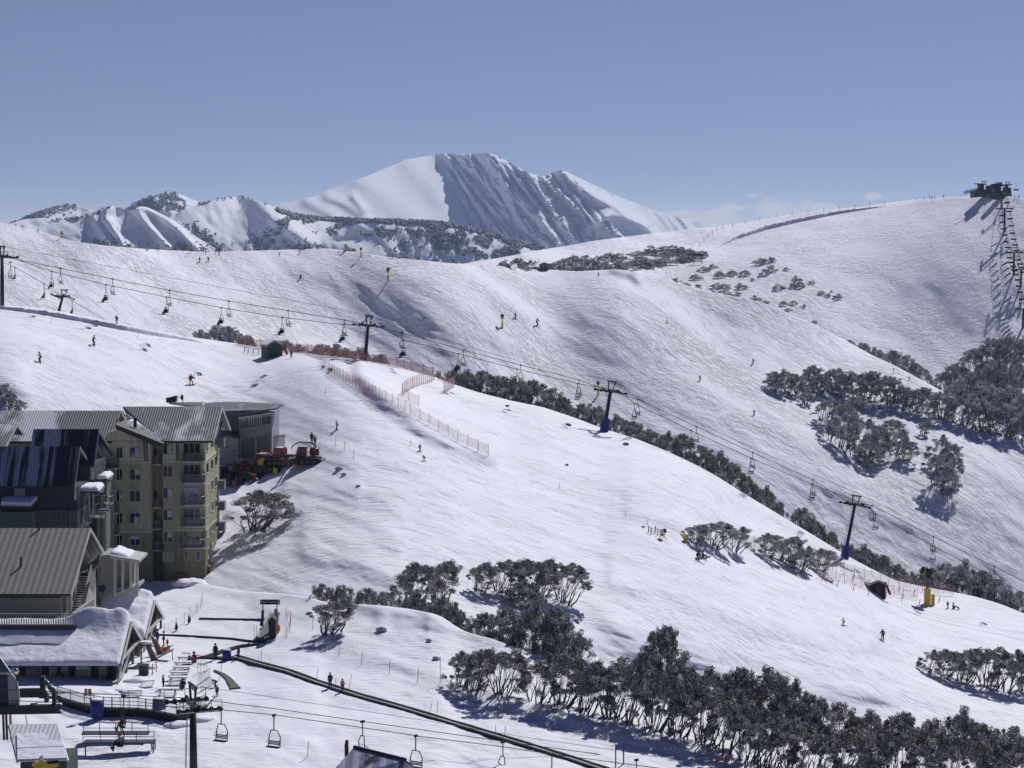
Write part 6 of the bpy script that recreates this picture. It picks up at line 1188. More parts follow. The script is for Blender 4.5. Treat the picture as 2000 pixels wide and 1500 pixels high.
# ---------------------------------------------------------------- fences
def net_fence(sheet, pts, h, step, label, net, pole, name='net_fence', dY=0., pr=.045, sag=.06, hp=None, lean=0., group=None, tape=None):
    """posts on the ground along pixel points, one net hung between them"""
    W_ = [sheet.at(x, y) for x, y in pts]
    if dY:
        for p in W_: p.y += dY; p.z -= .15 * dY
    L_ = [0]
    for a, b in zip(W_[:-1], W_[1:]): L_.append(L_[-1] + (b - a).length)
    n = max(1, int(L_[-1] / step)); fp_ = []
    for k in range(n + 1):
        d = L_[-1] * k / n; i = min(max(0, sum(1 for q in L_ if q <= d) - 1), len(W_) - 2); u = (d - L_[i]) / (L_[i + 1] - L_[i]); fp_.append(W_[i].lerp(W_[i + 1], u))
    r = empty(name, fp_[0]); tag(r, label, 'fence', group)
    for i, p in enumerate(fp_):
        b = MB(); tx = random.gauss(lean, .05) * h; b.tube([p - Vector((0, 0, .3)), p + Vector((tx, random.gauss(0, .04) * h, (hp or h * 1.08)))], pr, 5); wl(r, b, 'post', pole)
    b = MB(); vs = []; fs = []; m = 5
    for i in range(n):
        for q in range(m + (1 if i == n - 1 else 0)):
            u = q / m; p = fp_[i].lerp(fp_[i + 1], u); z = 4 * u * (1 - u) * sag * h; vs += [p + Vector((0, 0, .06 * h)), p + Vector((0, 0, h - z))]
    for q in range(len(vs) // 2 - 1): fs.append((2 * q, 2 * q + 2, 2 * q + 3, 2 * q + 1))
    b.v = [tuple(v) for v in vs]; b.f = fs; wl(r, b, 'net', net); return r
net_fence(S1, [(462, 676), (520, 684), (570, 690), (600, 692), (650, 701), (700, 708), (760, 718), (800, 726), (846, 738)], 2.0, 2.6, 'long dull red mesh fence along the crest beneath the chairlift', net_dense, M['pole_red'], dY=2.)
net_fence(S1, [(849, 742), (840, 748), (820, 753), (800, 762), (785, 774)], 2.0, 1.8, 'short curved pale red mesh fence turning down from the crest', net_red, M['pole_pale'], pr=.032)
net_fence(S1, [(785, 776), (800, 786), (818, 794)], 1.8, 1.8, 'short red mesh fence piece below the curved one', net_red, M['pole_pale'], pr=.032)
net_fence(S1, [(643, 728), (665, 741), (690, 754), (740, 779), (800, 810), (850, 838), (900, 866), (954, 891)], 1.75, 1.7, 'long diagonal pale red mesh fence running down the piste', net_red, M['pole_pale'], pr=.032)
net_fence(S1, [(866, 770), (878, 762), (888, 756)], 2.0, 1.3, 'small pale red mesh fence corner left of the crest gums', net_red, M['pole_pale'], pr=.032)
net_fence(S1, [(855, 742), (870, 747), (886, 753)], 1.0, 1.6, 'low bright red mesh strip at the crest edge', net_dense, M['pole_red'])
net_fence(S1, [(1430, 1062), (1500, 1078), (1560, 1095), (1620, 1112), (1680, 1132), (1740, 1146), (1800, 1156), (1862, 1163)], 1.9, 3., 'long pale red mesh fence below the right part of the crest', net_red, M['pole_pale'], pr=.032)
net_fence(S1, [(1600, 1130), (1650, 1140), (1700, 1152), (1760, 1166), (1790, 1172)], 1.6, 2.6, 'second pale red mesh fence in front of the black hut', net_red, M['pole_pale'], pr=.032)
net_fence(S0, [(320, 1238), (345, 1228), (370, 1212), (388, 1196), (396, 1180)], 1.3, 2.2, 'thin grey net fence right of the snowy gables', net_white, M['steel_grey'], pr=.025)
net_fence(S0, [(613, 1267), (645, 1276), (705, 1300), (768, 1318), (820, 1334), (905, 1362), (985, 1390), (1060, 1412), (1125, 1432), (1195, 1446), (1255, 1464), (1310, 1478), (1356, 1492)], 1.35, 4.2, 'long thin net fence on poles between the conveyor and the gums', net_white, M['pole_red'], pr=.03, lean=.14)
net_fence(S0, [(600, 1478), (645, 1486), (690, 1500)], 1.4, 3.2, 'thin net fence at the bottom edge left of the slate hut', net_white, M['pole_red'], pr=.03, lean=.15)
net_fence(S0, [(560, 1246), (566, 1232), (568, 1214)], 1.2, 2., 'short thin net fence right of the conveyor ramp', net_white, M['pole_red'], pr=.03)
for i, (px, py, h, m_, lean, lb) in enumerate([(617, 1328, 24, 'pole_red', .2, 'thin red pole left of the two conveyor riders'), (655, 1344, 20, 'pole_red', .05, 'thin red pole between the two conveyor riders'), (680, 1345, 28, 'pole_red', .25, 'leaning thin red pole right of the pink-jacketed rider'),
        (838, 1395, 22, 'pole_red', .25, 'left thin red pole of the pair half way down the conveyor'), (853, 1394, 24, 'pole_red', .08, 'right thin red pole of the pair half way down the conveyor'), (968, 1439, 24, 'pole_red', 0, 'left thin red pole of the lowest pair by the conveyor'), (985, 1440, 24, 'pole_red', .1, 'right thin red pole of the lowest pair by the conveyor'),
        (504, 1298, 20, 'pole_red', .1, 'thin red pole with a yellow tag near the conveyor top'), (510, 1294, 26, 'pole_red', .06, 'tall thin red pole near the conveyor top'), (427, 1330, 38, 'pole_red', .2, 'tall leaning thin red pole beside the curved mat'), (860, 1335, 54, 'steel_mid', 0, 'tall pale pole left of the open front-row gums'),
        (557, 1210, 25, 'pole_red', .1, 'left thin red pole right of the gantry'), (561, 1212, 20, 'pole_red', .1, 'right thin red pole right of the gantry'), (611, 1229, 24, 'pole_red', 0, 'thin red pole under the lone round gum'), (298, 1318, 22, 'pole_red', 0, 'left stout red pole by the deck tables'), (305, 1312, 20, 'pole_red', 0, 'right stout red pole by the deck tables')]):
    p = S0.at(px, py); s = p.y / F; b = MB(); rr = .05 if 'stout' in lb else .028; b.tube([(0, 0, -.3), (lean * h * s, 0, h * s)], rr, 5); o = b.build('marker_pole', M[m_]); o.location = p; tag(o, lb, 'pole', 'marker poles near the conveyor')
for i, (px, py) in enumerate([(1605, 1134), (1635, 1144), (1666, 1152), (1695, 1161), (1729, 1168), (1761, 1172), (1794, 1182), (1833, 1176), (1665, 1135), (1755, 1155), (1784, 1163)]):
    p = S1.at(px, py); s = p.y / F; b = MB(); b.tube([(0, 0, -.3), (.25, 0, 12 * s)], .06, 5); o = b.build('stake', M['pole_red'] if i != 7 else M['steel_mid']); o.location = p
    tag(o, 'short leaning red stake, %s of the row by the black hut' % ordn(i), 'stake', 'red stakes by the black hut')
for i, (px, py, h) in enumerate([(15, 615, 8), (100, 631, 10), (269, 660, 9), (635, 770, 14), (1092, 955, 14), (1221, 1008, 12), (1264, 1026, 14), (801, 872, 12), (655, 872, 20), (672, 880, 18), (690, 898, 20)]):
    p = S1.at(px, py); s = p.y / F; b = MB(); b.tube([(0, 0, -.3), (.1, 0, h * s)], .03, 5); o = b.build('marker_pole', M['pole_red']); o.location = p; tag(o, 'thin red piste pole, %s in order across the main piste' % ordn(i), 'pole', 'thin piste poles')
for i, (px, py, h) in enumerate([(1367, 481, 8), (1375, 473, 8), (1383, 463, 8), (1391, 457, 8), (1400, 451, 8), (1412, 447, 8), (1431, 443, 8), (1455, 437, 8), (1484, 431, 8), (1516, 425, 8), (1547, 421, 9), (1578, 418, 9), (1609, 415, 8), (1639, 411, 8), (1670, 407, 8), (1699, 403, 7), (1728, 400, 8), (1758, 395, 6), (1790, 391, 6), (1804, 389, 7), (1815, 388, 9)]):
    p = SC.at(px, py); s = p.y / F; b = MB(); b.tube([(0, 0, -.5), (0, 0, h * s)], .10, 5); o = b.build('snow_pole', M['wood']); o.location = p; tag(o, 'snow pole on the right skyline, %s from the left' % ordn(i), 'pole', 'snow poles along the right skyline')
for px, py, lb in [(373, 494, 'yellow marker on the left skyline'), (121, 466, 'yellow marker post on the far left skyline'), (675, 490, 'tiny yellow marker above the wiry bush on the skyline')]:
    p = SB.at(px, py); b = MB(); b.tube([(0, 0, -.5), (0, 0, 1.6)], .07, 5); o = b.build('marker_post', M['steel_mid']); o.location = p; tag(o, lb, 'marker'); b = MB(); b.box(-.35, .35, -.05, .05, 1.0, 1.9); b.build('marker_board', M['yellow'], o)

# ---------------------------------------------------------------- conveyor, gantry, mats
def strip(sheet, pts, w_, name, mat, label, cat, up=.04, thick=.12, n=60, parent=None, off=0., group=None):
    W_ = []
    for k in range(n + 1):
        u = k / n * (len(pts) - 1); i = min(int(u), len(pts) - 2); f = u - i; W_.append(sheet.at(pts[i][0] * (1 - f) + pts[i + 1][0] * f, pts[i][1] * (1 - f) + pts[i + 1][1] * f))
    b = MB(); vs = []; fs = []
    for k, p in enumerate(W_):
        d = W_[min(k + 1, n)] - W_[max(k - 1, 0)]; s = Vector((-d.y, d.x, 0)).normalized(); wi = w_(k / n) if callable(w_) else w_
        a, c = p + s * (off + wi / 2), p + s * (off - wi / 2); vs += [a + Vector((0, 0, up + thick)), c + Vector((0, 0, up + thick)), c + Vector((0, 0, -.25)), a + Vector((0, 0, -.25))]
    for k in range(n):
        for q in range(4): fs.append((4 * k + q, 4 * k + (q + 1) % 4, 4 * k + 4 + (q + 1) % 4, 4 * k + 4 + q))
    fs += [(0, 1, 2, 3), (4 * n + 3, 4 * n + 2, 4 * n + 1, 4 * n)]
    b.v = [tuple(v) for v in vs]; b.f = fs
    if parent is not None: return wl(parent, b, name, mat)
    o = b.build(name, mat); tag(o, label, cat, group); return o
CP = [(455, 1284), (500, 1297), (560, 1313), (620, 1335), (700, 1361), (780, 1383), (860, 1407), (950, 1434), (1040, 1461), (1120, 1486), (1200, 1512)]
cv = empty('ski_conveyor', S0.at(455, 1284)); tag(cv, 'long black moving carpet conveyor descending to the bottom edge', 'conveyor')
earth = pmat('churned_black_matting', (.012, .012, .013), .9, var=.5, vscale=2.)
strip(S0, CP, .36, 'belt', pmat('worn_belt', (.27, .27, .25), .6, var=.25, vscale=1.5), '', '', up=.10, thick=.10, parent=cv, n=120)
strip(S0, CP, lambda u: .32 + .07 * math.sin(u * 60), 'side_skirt', earth, '', '', up=.10, thick=.20, parent=cv, off=.36, n=120)
strip(S0, CP, lambda u: .20 + .06 * math.sin(u * 90), 'side_skirt', earth, '', '', up=.03, thick=.12, parent=cv, off=-.28, n=120)
strip(S0, [(300, 1241), (350, 1242), (400, 1245), (450, 1248), (480, 1252), (518, 1256)], .28, 'edging_mat', earth, 'long dark edging mat running to the foot of the conveyor ramp', 'mat')
strip(S0, [(390, 1209), (440, 1210), (500, 1211), (532, 1210)], .30, 'edging_mat', earth, 'short straight dark edging mat left of the gantry', 'mat')
strip(S0, [(380, 1288), (410, 1282), (440, 1272), (475, 1262), (505, 1259)], lambda u: 1.1 * math.sin(max(.02, u) * 3.05) ** .5, 'black_mat', earth, 'broad black mat at the top of the long conveyor', 'mat')
strip(S0, [(398, 1284), (430, 1286), (462, 1288)], .9, 'black_mat', earth, 'short black mat below the blue drum', 'mat')
strip(S0, [(419, 1311), (435, 1318), (447, 1328), (456, 1340), (460, 1346)], lambda u: .25 + .85 * u, 'curved_mat', pmat('grey_matting', (.10, .10, .10), .9, var=.3, vscale=6), 'curved grey mat lying alone on the snow', 'mat')
G = empty('sign_gantry', S0.at(520, 1236)); tag(G, 'dark sign gantry on two posts reading Pup\'s Playground', 'sign'); gy = G.location.y
b = MB(); p0, p1 = P(509, 1171, gy), P(546.5, 1180.5, gy); b.box(p0.x, p1.x, gy - .08, gy + .08, p1.z, p0.z); gb = wl(G, b, 'sign_board', M['steel_black'])
for x0, x1 in ((508, 513), (542, 547)): b = MB(); q0, q1 = P(x0, 1171, gy), P(x1, 1180.5, gy); b.box(q0.x, q1.x, gy - .10, gy - .081, q1.z, q0.z); wl(G, b, 'end_panel', pmat('khaki_panel', (.20, .19, .14), .7), )
def text_mesh(txt, size, loc, mat, parent, rx=R(90), name='lettering'):
    c = bpy.data.curves.new('t', 'FONT'); c.body = txt; c.size = size; c.align_x = 'CENTER'; c.align_y = 'CENTER'; c.extrude = .004; o = bpy.data.objects.new('t', c); col.objects.link(o)
    me = bpy.data.meshes.new_from_object(o.evaluated_get(bpy.context.evaluated_depsgraph_get())); bpy.data.objects.remove(o); me.name = name; me.materials.clear(); me.materials.append(mat)
    k = bpy.data.objects.new(name, me); col.objects.link(k); k.parent = parent; k.location = Vector(loc) - parent.location; k.rotation_euler = (rx, 0, 0); return k
text_mesh("Pup's Playground", .27, P(527.5, 1175.5, gy - .10), M['white_pt'], G)
for x in (513.5, 541): b = MB(); b.tube([P(x, 1181, gy), P(x, 1240, gy)], .07, 6); wl(G, b, 'post', M['steel_mid'])
b = MB(); b.tube([P(513, 1192, gy - .3), P(513, 1206, gy - .3), P(511, 1212, gy - .3), P(511, 1222, gy - .3)], [.16, .16, .14, .24], 8); wl(G, b, 'post_padding', M['navy'])
for x in (538, 541.5): b = MB(); b.tube([P(x, 1189 if x < 540 else 1194, gy - .25), P(x, 1216, gy - .25)], .16, 8); wl(G, b, 'post_padding', M['steel_grey'])
RP = empty('conveyor_ramp', S0.at(505, 1254)); tag(RP, 'short inclined grey conveyor ramp with black side housing under the gantry', 'conveyor')
r0, r1 = S0.at(503, 1254), S0.at(530, 1214); sx = Vector((1.15, .1, 0))
b = MB(); b.prism([r0 + Vector((0, 0, .25)), r0 + sx + Vector((0, 0, .25)), r1 + sx * .9 + Vector((0, 0, .9)), r1 + Vector((0, 0, .9))], (0, 0, .12)); wl(RP, b, 'belt', pmat('ribbed_grey_belt', (.12, .12, .13), .7))
b = MB(); b.prism([r0 + Vector((-.3, 0, .32)), r0 + Vector((-.02, 0, .32)), r1 + Vector((-.02, 0, 1.0)), r1 + Vector((-.3, 0, 1.0))], (0, 0, .14)); wl(RP, b, 'side_rail', trim_l)
b = MB(); a = S0.at(526, 1250); b.prism([a, a + Vector((.75, 0, 0)), a + Vector((.75, 0, 2.3)), a + Vector((.35, 0, 2.6)), a + Vector((-.15, 0, 2.2))], (0, 1.6, 0)); wl(RP, b, 'black_housing', M['steel_black'])
b = MB(); q = a + Vector((.95, -.05, .6)); b.prism([q, q + Vector((.3, 0, .55)), q + Vector((.25, 0, 1.0)), q + Vector((0, 0, 1.4)), q + Vector((-.18, 0, .6))], (0, .15, 0)); wl(RP, b, 'orange_pad', M['orangep'])
b = MB(); b.box(r0.x - .2, r0.x + 1.5, r0.y - .4, r0.y, r0.z - .2, r0.z + .35); wl(RP, b, 'foot', M['steel_black'])
for x in (497, 502): b = MB(); b.tube([P(x, 1250, r0.y - .1), P(x - 1, 1222, r0.y - .1)], .03, 5); wl(RP, b, 'stake', M['pole_red'])
def barrel(px, py, hp, rp, label, Y=None, m='blue_pad', cat='drum'):
    p = S0.at(px, py) if Y is None else P(px, py, Y); s = p.y / F; r = empty('padded_drum', p); tag(r, label, cat); b = MB(); b.tube([(0, 0, -.1), (0, 0, hp * s * .5), (0, 0, hp * s)], [rp * s, rp * s * 1.04, rp * s], 18); b.build('blue_pad', M[m], r, True)
    b = MB(); b.tube([(0, 0, hp * s), (0, 0, hp * s + .10), (0, 0, hp * s + .16)], [rp * s * .98, rp * s * .8, rp * s * .2], 18); b.build('snow_top', M['snow'], r, True); return r
barrel(443, 1289, 20, 8.5, 'dark blue padded drum at the top of the long conveyor')
for px, py, hp, lb in [(344, 1232, 18, 'left of two small furled navy flags by the grey net'), (369, 1218, 18, 'right of two small furled navy flags by the grey net')]:
    p = S0.at(px, py); s = p.y / F; r = empty('furled_flag', p); tag(r, lb, 'flag'); b = MB(); b.tube([(0, 0, -.2), (0, 0, (hp + 2) * s)], .025, 5); b.build('pole', M['steel_mid'], r); b = MB(); b.tube([(0, 0, .1), (.05, 0, .45), (0, 0, hp * s)], [.16, .20, .03], 8); b.build('cloth', M['navy'], r, True)
p = S0.at(321, 1273); sl_ = empty('orange_sled', p); tag(sl_, 'orange and yellow inflatable sled by the snowy gable', 'sled'); b = MB(); b.prism([(-.75, -.2, .0), (.6, -.2, .15), (.65, -.2, .75), (.2, -.2, .55), (-.4, -.2, .55), (-.8, -.2, .45)], (0, .5, 0)); b.build('hull', pmat('sled_print', (.55, .30, .03), .5, color2=(.50, .06, .02), vscale=4), sl_)
# ramp beside the gable
p = S0.at(322, 1290); rm = empty('folding_ramp', p); tag(rm, 'grey folding ramp leaning on the snow right of the gable posts', 'ramp'); b = MB(); b.prism([(-1.0, 0, .1), (.9, 0, 1.1), (.9, 0, 1.25), (-1.0, 0, .25)], (0, .9, 0)); b.build('deck', M['steel_grey'], rm); b = MB(); b.tube([(.8, 0, 1.1), (.9, 0, 0)], .05, 5); b.tube([(-.7, 0, .9), (.95, 0, 1.75)], .05, 5); b.build('frame', M['steel_mid'], rm)

# ---------------------------------------------------------------- terrace deck, railings, tables
dkz = S0.at(300, 1405).z + .85
DK = empty('snow_deck', S0.at(300, 1405)); tag(DK, 'snow covered deck with dark timber skirt in front of the restaurant', 'deck')
dp = [(112, 1374), (165, 1392), (203, 1401), (235, 1401), (270, 1400), (300, 1405), (345, 1414), (372, 1402), (404, 1384)]
fpts = [Vector((S0.at(x, y).x, S0.at(x, y).y, dkz)) for x, y in dp]; dY_ = fpts[4].y
bk = [Vector((fpts[-1].x + .3, dY_ + 6.5, dkz)), Vector((fpts[0].x - 2, dY_ + 6.5, dkz)), Vector((fpts[0].x - 2, fpts[0].y + .3, dkz))]
b = MB(); b.prism(fpts + bk, (0, 0, -.22)); wl(DK, b, 'deck_board', trim)
b = MB(); b.prism([v + Vector((0, .06, .0)) for v in fpts] + bk, (0, 0, .12)); wl(DK, b, 'deck_snow', M['snow'])
b = MB()
for a, c in zip(fpts[:-1], fpts[1:]): b.prism([a + Vector((0, .12, -.22)), c + Vector((0, .12, -.22)), c + Vector((0, .12, -1.7)), a + Vector((0, .12, -1.7))], (0, .1, 0))
wl(DK, b, 'skirt', dark_in)
b = MB(); b2 = MB()
for i, (a, c) in enumerate(zip(fpts[:-1], fpts[1:])):
    n = max(2, int((c - a).length / .15))
    for k in range(n): q = a.lerp(c, k / n); b.box(q.x - .015, q.x + .015, q.y - .015, q.y + .015, dkz + .1, dkz + 1.1)
    for z in (.12, .75, 1.12): b2.tube([a + Vector((0, 0, z)), c + Vector((0, 0, z))], .035, 5)
    for q in (a, a.lerp(c, .5)): b2.box(q.x - .04, q.x + .04, q.y - .04, q.y + .04, dkz, dkz + 1.2)
wl(DK, b, 'pickets', M['steel_grey']); wl(DK, b2, 'railing', M['steel_mid'])
for px, py, Y, lb in [(190, 1399, dY_ - .5, 'left blue padded drum on the deck railing'), (311, 1397, dY_ - .5, 'right blue padded drum on the deck railing')]: barrel(px, py, 33, 12.5, lb, Y)
SGY = dY_ - .3
for (x0, x1, c, lb, tx) in ((165, 171, 'redp', 'red warning sign on the deck railing', 0), (172, 179, 'yellow', 'yellow warning sign on the deck railing', 1), (174.5, 180, 'white_pt', 'small white sign below the yellow one', 2)):
    y0_, y1_ = (1345, 1359) if tx < 2 else (1362, 1374); a, c_ = P(x0, y0_, SGY), P(x1, y1_, SGY); o = empty('warning_sign', ((a.x + c_.x) / 2, SGY, c_.z)); tag(o, lb, 'sign'); b = MB(); b.box(a.x, c_.x, (SGY - .05), SGY, c_.z, a.z); wl(o, b, 'board', M[c])
    b = MB()
    if tx < 2:
        for k in range(5): z = a.z - .10 - k * .13; b.box(a.x + .06, c_.x - .06 - .03 * (k % 2), SGY - .07, SGY - .055, z - .05, z)
    else: b.box(a.x + .10, c_.x - .08, SGY - .07, SGY - .055, c_.z + .25, a.z - .06)
    wl(o, b, 'sign_marks', M['white_pt'] if tx == 0 else M['steel_black'])
    if tx < 2: b = MB(); b.tube([(o.location.x, (SGY + .05), a.z - .4), (o.location.x, (SGY + .05), dkz)], .03, 5); wl(o, b, 'post', M['steel_grey'])
tb = []
def table_proto():
    t = [];  b = MB(); b.box(-.95, .95, -.38, .38, .72, .77); t.append(('tabletop', b.mesh('tabletop', M['white_pt'])))
    for s in (-1, 1): b = MB(); b.box(-.95, .95, s * .72 - .14, s * .72 + .14, .42, .46); t.append(('bench', b.mesh('bench', M['white_pt'])))
    for s in (-1, 1): b = MB(); b.tube([(s * .75, -.72, .42), (s * .75, .72, .42)], .025, 4); b.tube([(s * .75, -.7, 0), (s * .75, -.1, .72)], .03, 4); b.tube([(s * .75, .7, 0), (s * .75, .1, .72)], .03, 4); t.append(('leg', b.mesh('leg', M['steel_grey'])))
    b = MB(); b.prism([(-.93, -.36, .775), (.93, -.36, .775), (.9, .36, .775), (-.93, .36, .775)], (0, 0, .07)); t.append(('snow_layer', b.mesh('snow_layer', M['snow']))); return t
TP = table_proto()
for i, (px, py, rz, k) in enumerate([(363, 1296, 0, 1), (357, 1306, 0, 1), (355, 1316, 0, 1), (350, 1326, 0, 1), (348, 1336, 0, 1), (340, 1350, 2, 1.05), (334, 1358, 2, 1.05), (288, 1340, 8, .8), (276, 1354, 6, .85)]):
    p = S0.at(px, py); p.z = max(p.z, dkz + .1) if py > 1345 else p.z; p.y = min(p.y, dY_ + 5.8) if py > 1345 else p.y; r = empty('picnic_table', p, R(rz), k)
    tag(r, ('white picnic table, %s from the back in the column beside the railing' % ordn(i)) if i < 7 else ('white square table beside the gable posts, %s of two' % ('farther' if i == 7 else 'nearer')), 'table', 'white tables on the deck')
    for nm, me in TP: link_mesh(nm, me, None, r)
sf = empty('side_railing', S0.at(400, 1340)); tag(sf, 'grey barred railing panels climbing from the foreground tower to the mats', 'railing')
for (xa_, ya, xb_, yb) in ((356, 1291, 372, 1293), (384, 1296, 402, 1300), (386, 1316, 404, 1312), (388, 1338, 410, 1322), (392, 1352, 412, 1340)):
    a, c = S0.at(xa_, ya), S0.at(xb_, yb); b = MB(); n = max(3, int((c - a).length / .34)); hh = .95
    for k in range(n + 1): q = a.lerp(c, k / n); b.tube([q, q + Vector((0, 0, hh))], .018, 4)
    b.tube([a + Vector((0, 0, hh)), c + Vector((0, 0, hh))], .04, 4); b.tube([a + Vector((0, 0, .1)), c + Vector((0, 0, .1))], .03, 4); wl(sf, b, 'panel', M['steel_mid'])
# loading platform
LP_Y = 219.
lp = empty('loading_platform', P(225, 1450, LP_Y)); tag(lp, 'steel loading platform with thin railings under the foreground chairs', 'platform')
fz = P(230, 1450, LP_Y).z; xL, xR_ = P(150, 1450, LP_Y).x, P(301, 1450, LP_Y).x; x2p, x3p = P(160, 1448, LP_Y).x, P(301, 1452, LP_Y).x
b = MB(); b.box(xL + .6, xR_, LP_Y, LP_Y + 1.3, fz - .14, fz); wl(lp, b, 'floor', M['steel_mid'])
b = MB(); b.box(xL - .2, x3p - 1.1, LP_Y + 3.4, LP_Y + 4.6, fz - .05, fz + .09); wl(lp, b, 'rear_floor', M['steel_mid'])
for yy, xa2, xb2, zb3 in ((LP_Y, xL + .6, xR_, fz), (LP_Y + 3.4, xL, x3p - 1.1, fz + .09)):
    b = MB()
    for z in (.55, 1.1): b.tube([(xa2, yy, zb3 + z), (xb2, yy, zb3 + z)], .03, 4)
    for k in range(5): x = xa2 + (xb2 - xa2) * k / 4; b.tube([(x, yy, zb3), (x, yy, zb3 + 1.12)], .035, 4)
    wl(lp, b, 'railing', M['steel_mid'])
for x, yy in ((xR_ - .1, LP_Y + .1), (xR_ - .5, LP_Y + 1.2), (xL + .8, LP_Y + .1), (xR_ - .1, LP_Y + 1.2)): b = MB(); b.tube([(x, yy, fz), (x + (.35 if x == xR_ - .5 else 0), yy, fz - 3.2)], .07, 5); wl(lp, b, 'leg', M['steel_mid'])

# ---------------------------------------------------------------- drive station at the left edge
ST = Bld('lift_drive_station', 'cropped lift drive station with pale curved cover and dark green beams', 'lift station', P(20, 1400, 217)); sY = 217.
b = MB(); b.prism([P(15, 1318, sY), P(20, 1314, sY), P(28, 1322, sY), (P(34, 1336, sY)), P(37, 1352, sY), P(38, 1366, sY), P(37, 1380, sY), P(17, 1381, sY)], (0, .3, 0)); ST.part('side_cover', b, pmat('pale_cover', (.40, .40, .42), .5))
b = MB(); b.prism([P(-60, 1318, sY + .1), P(15.5, 1318, sY + .1), P(17, 1384, sY + .1), P(-60, 1384, sY + .1)], (0, 3, 0)); ST.part('cover', b, pmat('navy_cover', (.03, .035, .08), .5))
b = MB(); b.prism([P(-60, 1288, sY + 3), P(0, 1286, sY + 3), P(20, 1314, sY - .1), P(-60, 1316, sY - .1)], (0, 0, .12)); ST.part('sloping_window', b, M['glass'])
b = MB(); b.tube([P(0, 1285, sY + 3), P(20, 1313, sY - .15)], .10, 5); b.tube([P(-60, 1317, sY - .15), P(20, 1314, sY - .15)], .10, 5); ST.part('window_frame', b, M['white_pt'])
for poly, yy, th_ in (([(-60, 1380), (108, 1378), (120, 1394), (-60, 1397)], sY - .5, .5), ([(37, 1346), (86, 1345), (95, 1362), (37, 1363)], sY + 1.8, .5)): ST.front('beam', poly, yy, th_, M['steel_dark'])
ST.front('motor_box', [(77, 1322), (86, 1321), (88, 1346), (78, 1347)], sY + 1.2, .7, M['steel_dark']); ST.front('gear_box', [(101, 1354), (108, 1353), (109, 1379), (102, 1380)], sY - .3, .7, M['steel_dark'])
b = MB(); b.tube([P(89, 1330, sY + 1), P(97, 1340, sY + .6)], .22, 10); b.tube([P(97, 1340, sY + .6), P(105, 1351, sY + .2)], .30, 10); b.tube([P(86, 1326, sY + 1), P(90, 1331, sY + 1)], .12, 8); ST.part('hydraulic_ram', b, pmat('grey_green_ram', (.16, .19, .18), .4, .3), smooth=True)
for c in ((91, 1367), (115, 1363), (115, 1380)): b = MB(); p = P(*c, sY - .6); b.cyl(p, (0, 1, 0), .24 if c[1] < 1375 else .30, .14, 14); ST.part('sheave', b, M['steel_mid'])
b = MB(); b.box(P(38, 0, sY).x, P(100, 0, sY).x, sY, sY + .5, P(0, 1378, sY).z, P(0, 1375, sY).z); ST.part('snowy_walkway', b, M['snow'])
b = MB(); b.ball(P(31, 1311, sY - .4), (.30, .3, .30), 12, 8); ST.part('round_mirror', b, pmat('mirror', (.8, .8, .8), .08, 1.), smooth=True); b = MB(); b.tube([P(31, 1316, sY - .4), P(33, 1345, sY - .4)], .05, 5); ST.part('mirror_post', b, M['steel_mid'])
for x in (6, 12, 20, 50): b = MB(); b.tube([P(x, 1396, sY), P(x + (8 if x > 40 else 2), 1445, sY)], .12 if x < 40 else .04, 6); ST.part('leg', b, M['orangep'] if x == 20 else M['steel_black'])
# snowmobile in front of the white hut
p = P(90, 1504, 203.5); sm_ = empty('snowmobile', p, R(200)); tag(sm_, 'yellow and white snowmobile parked before the white ribbed hut', 'snowmobile')
b = MB(); b.prism([(-.9, -.38, .25), (.9, -.38, .25), (1.25, -.38, .5), (.9, -.38, .85), (.2, -.38, .95), (-.1, -.38, .6), (-1.1, -.38, .6)], (0, .76, 0)); b.build('bodywork', M['yellow'], sm_); b = MB(); b.prism([(-1.1, -.22, .61), (-.1, -.22, .61), (.0, -.22, .8), (-1.1, -.22, .85)], (0, .44, 0)); b.build('seat', M['rubber'], sm_)
b = MB(); b.prism([(.3, -.35, .95), (.7, -.35, .9), (.35, -.3, 1.35)], (0, .7, 0)); b.build('windshield', M['white_pt'], sm_); b = MB(); b.box(-1.3, .5, -.25, .25, 0, .25); b.build('track', M['rubber'], sm_)
for s in (-1, 1): b = MB(); b.box(.5, 1.6, s * .45 - .07, s * .45 + .07, 0, .05); b.build('ski', M['rubber'], sm_)
b = MB(); b.tube([(.15, -.4, 1.1), (.3, 0, 1.0), (.15, .4, 1.1)], .03, 5); b.build('handlebar', M['rubber'], sm_)
# blue sign bottom right
py_ = S0.at(1210, 1500); B5 = empty('blue_sign', P(1210, 1508, py_.y)); tag(B5, 'blue notice sign on two dark posts at the bottom edge', 'sign'); yy = py_.y
b = MB(); b.prism([P(1202, 1455, yy), P(1218.5, 1449, yy + 1), P(1218.5, 1462, yy + 1), P(1202, 1466, yy)], (0, .06, 0)); wl(B5, b, 'board', pmat('blue_sign', (.02, .04, .25), .5))
b = MB()
for k in range(4):
    for j in range(2): x = 1204.5 + k * 3.4; y = 1456.5 - (x - 1202) * .34 + j * 4.6; q = P(x, y, yy + (x - 1202) / 16.5 - .04); b.box(q.x, q.x + .10, q.y - .03, q.y - .01, q.z - .11, q.z)
wl(B5, b, 'faint_symbols', pmat('pale_marks', (.25, .28, .45), .6))
for x, y0_ in ((1202.5, 1466), (1218, 1462)): b = MB(); b.tube([P(x, y0_ - 12, yy + .1 + (1 if x > 1210 else 0)), P(x, 1512, yy + .1 + (1 if x > 1210 else 0))], .07, 6); wl(B5, b, 'post', M['navy'])
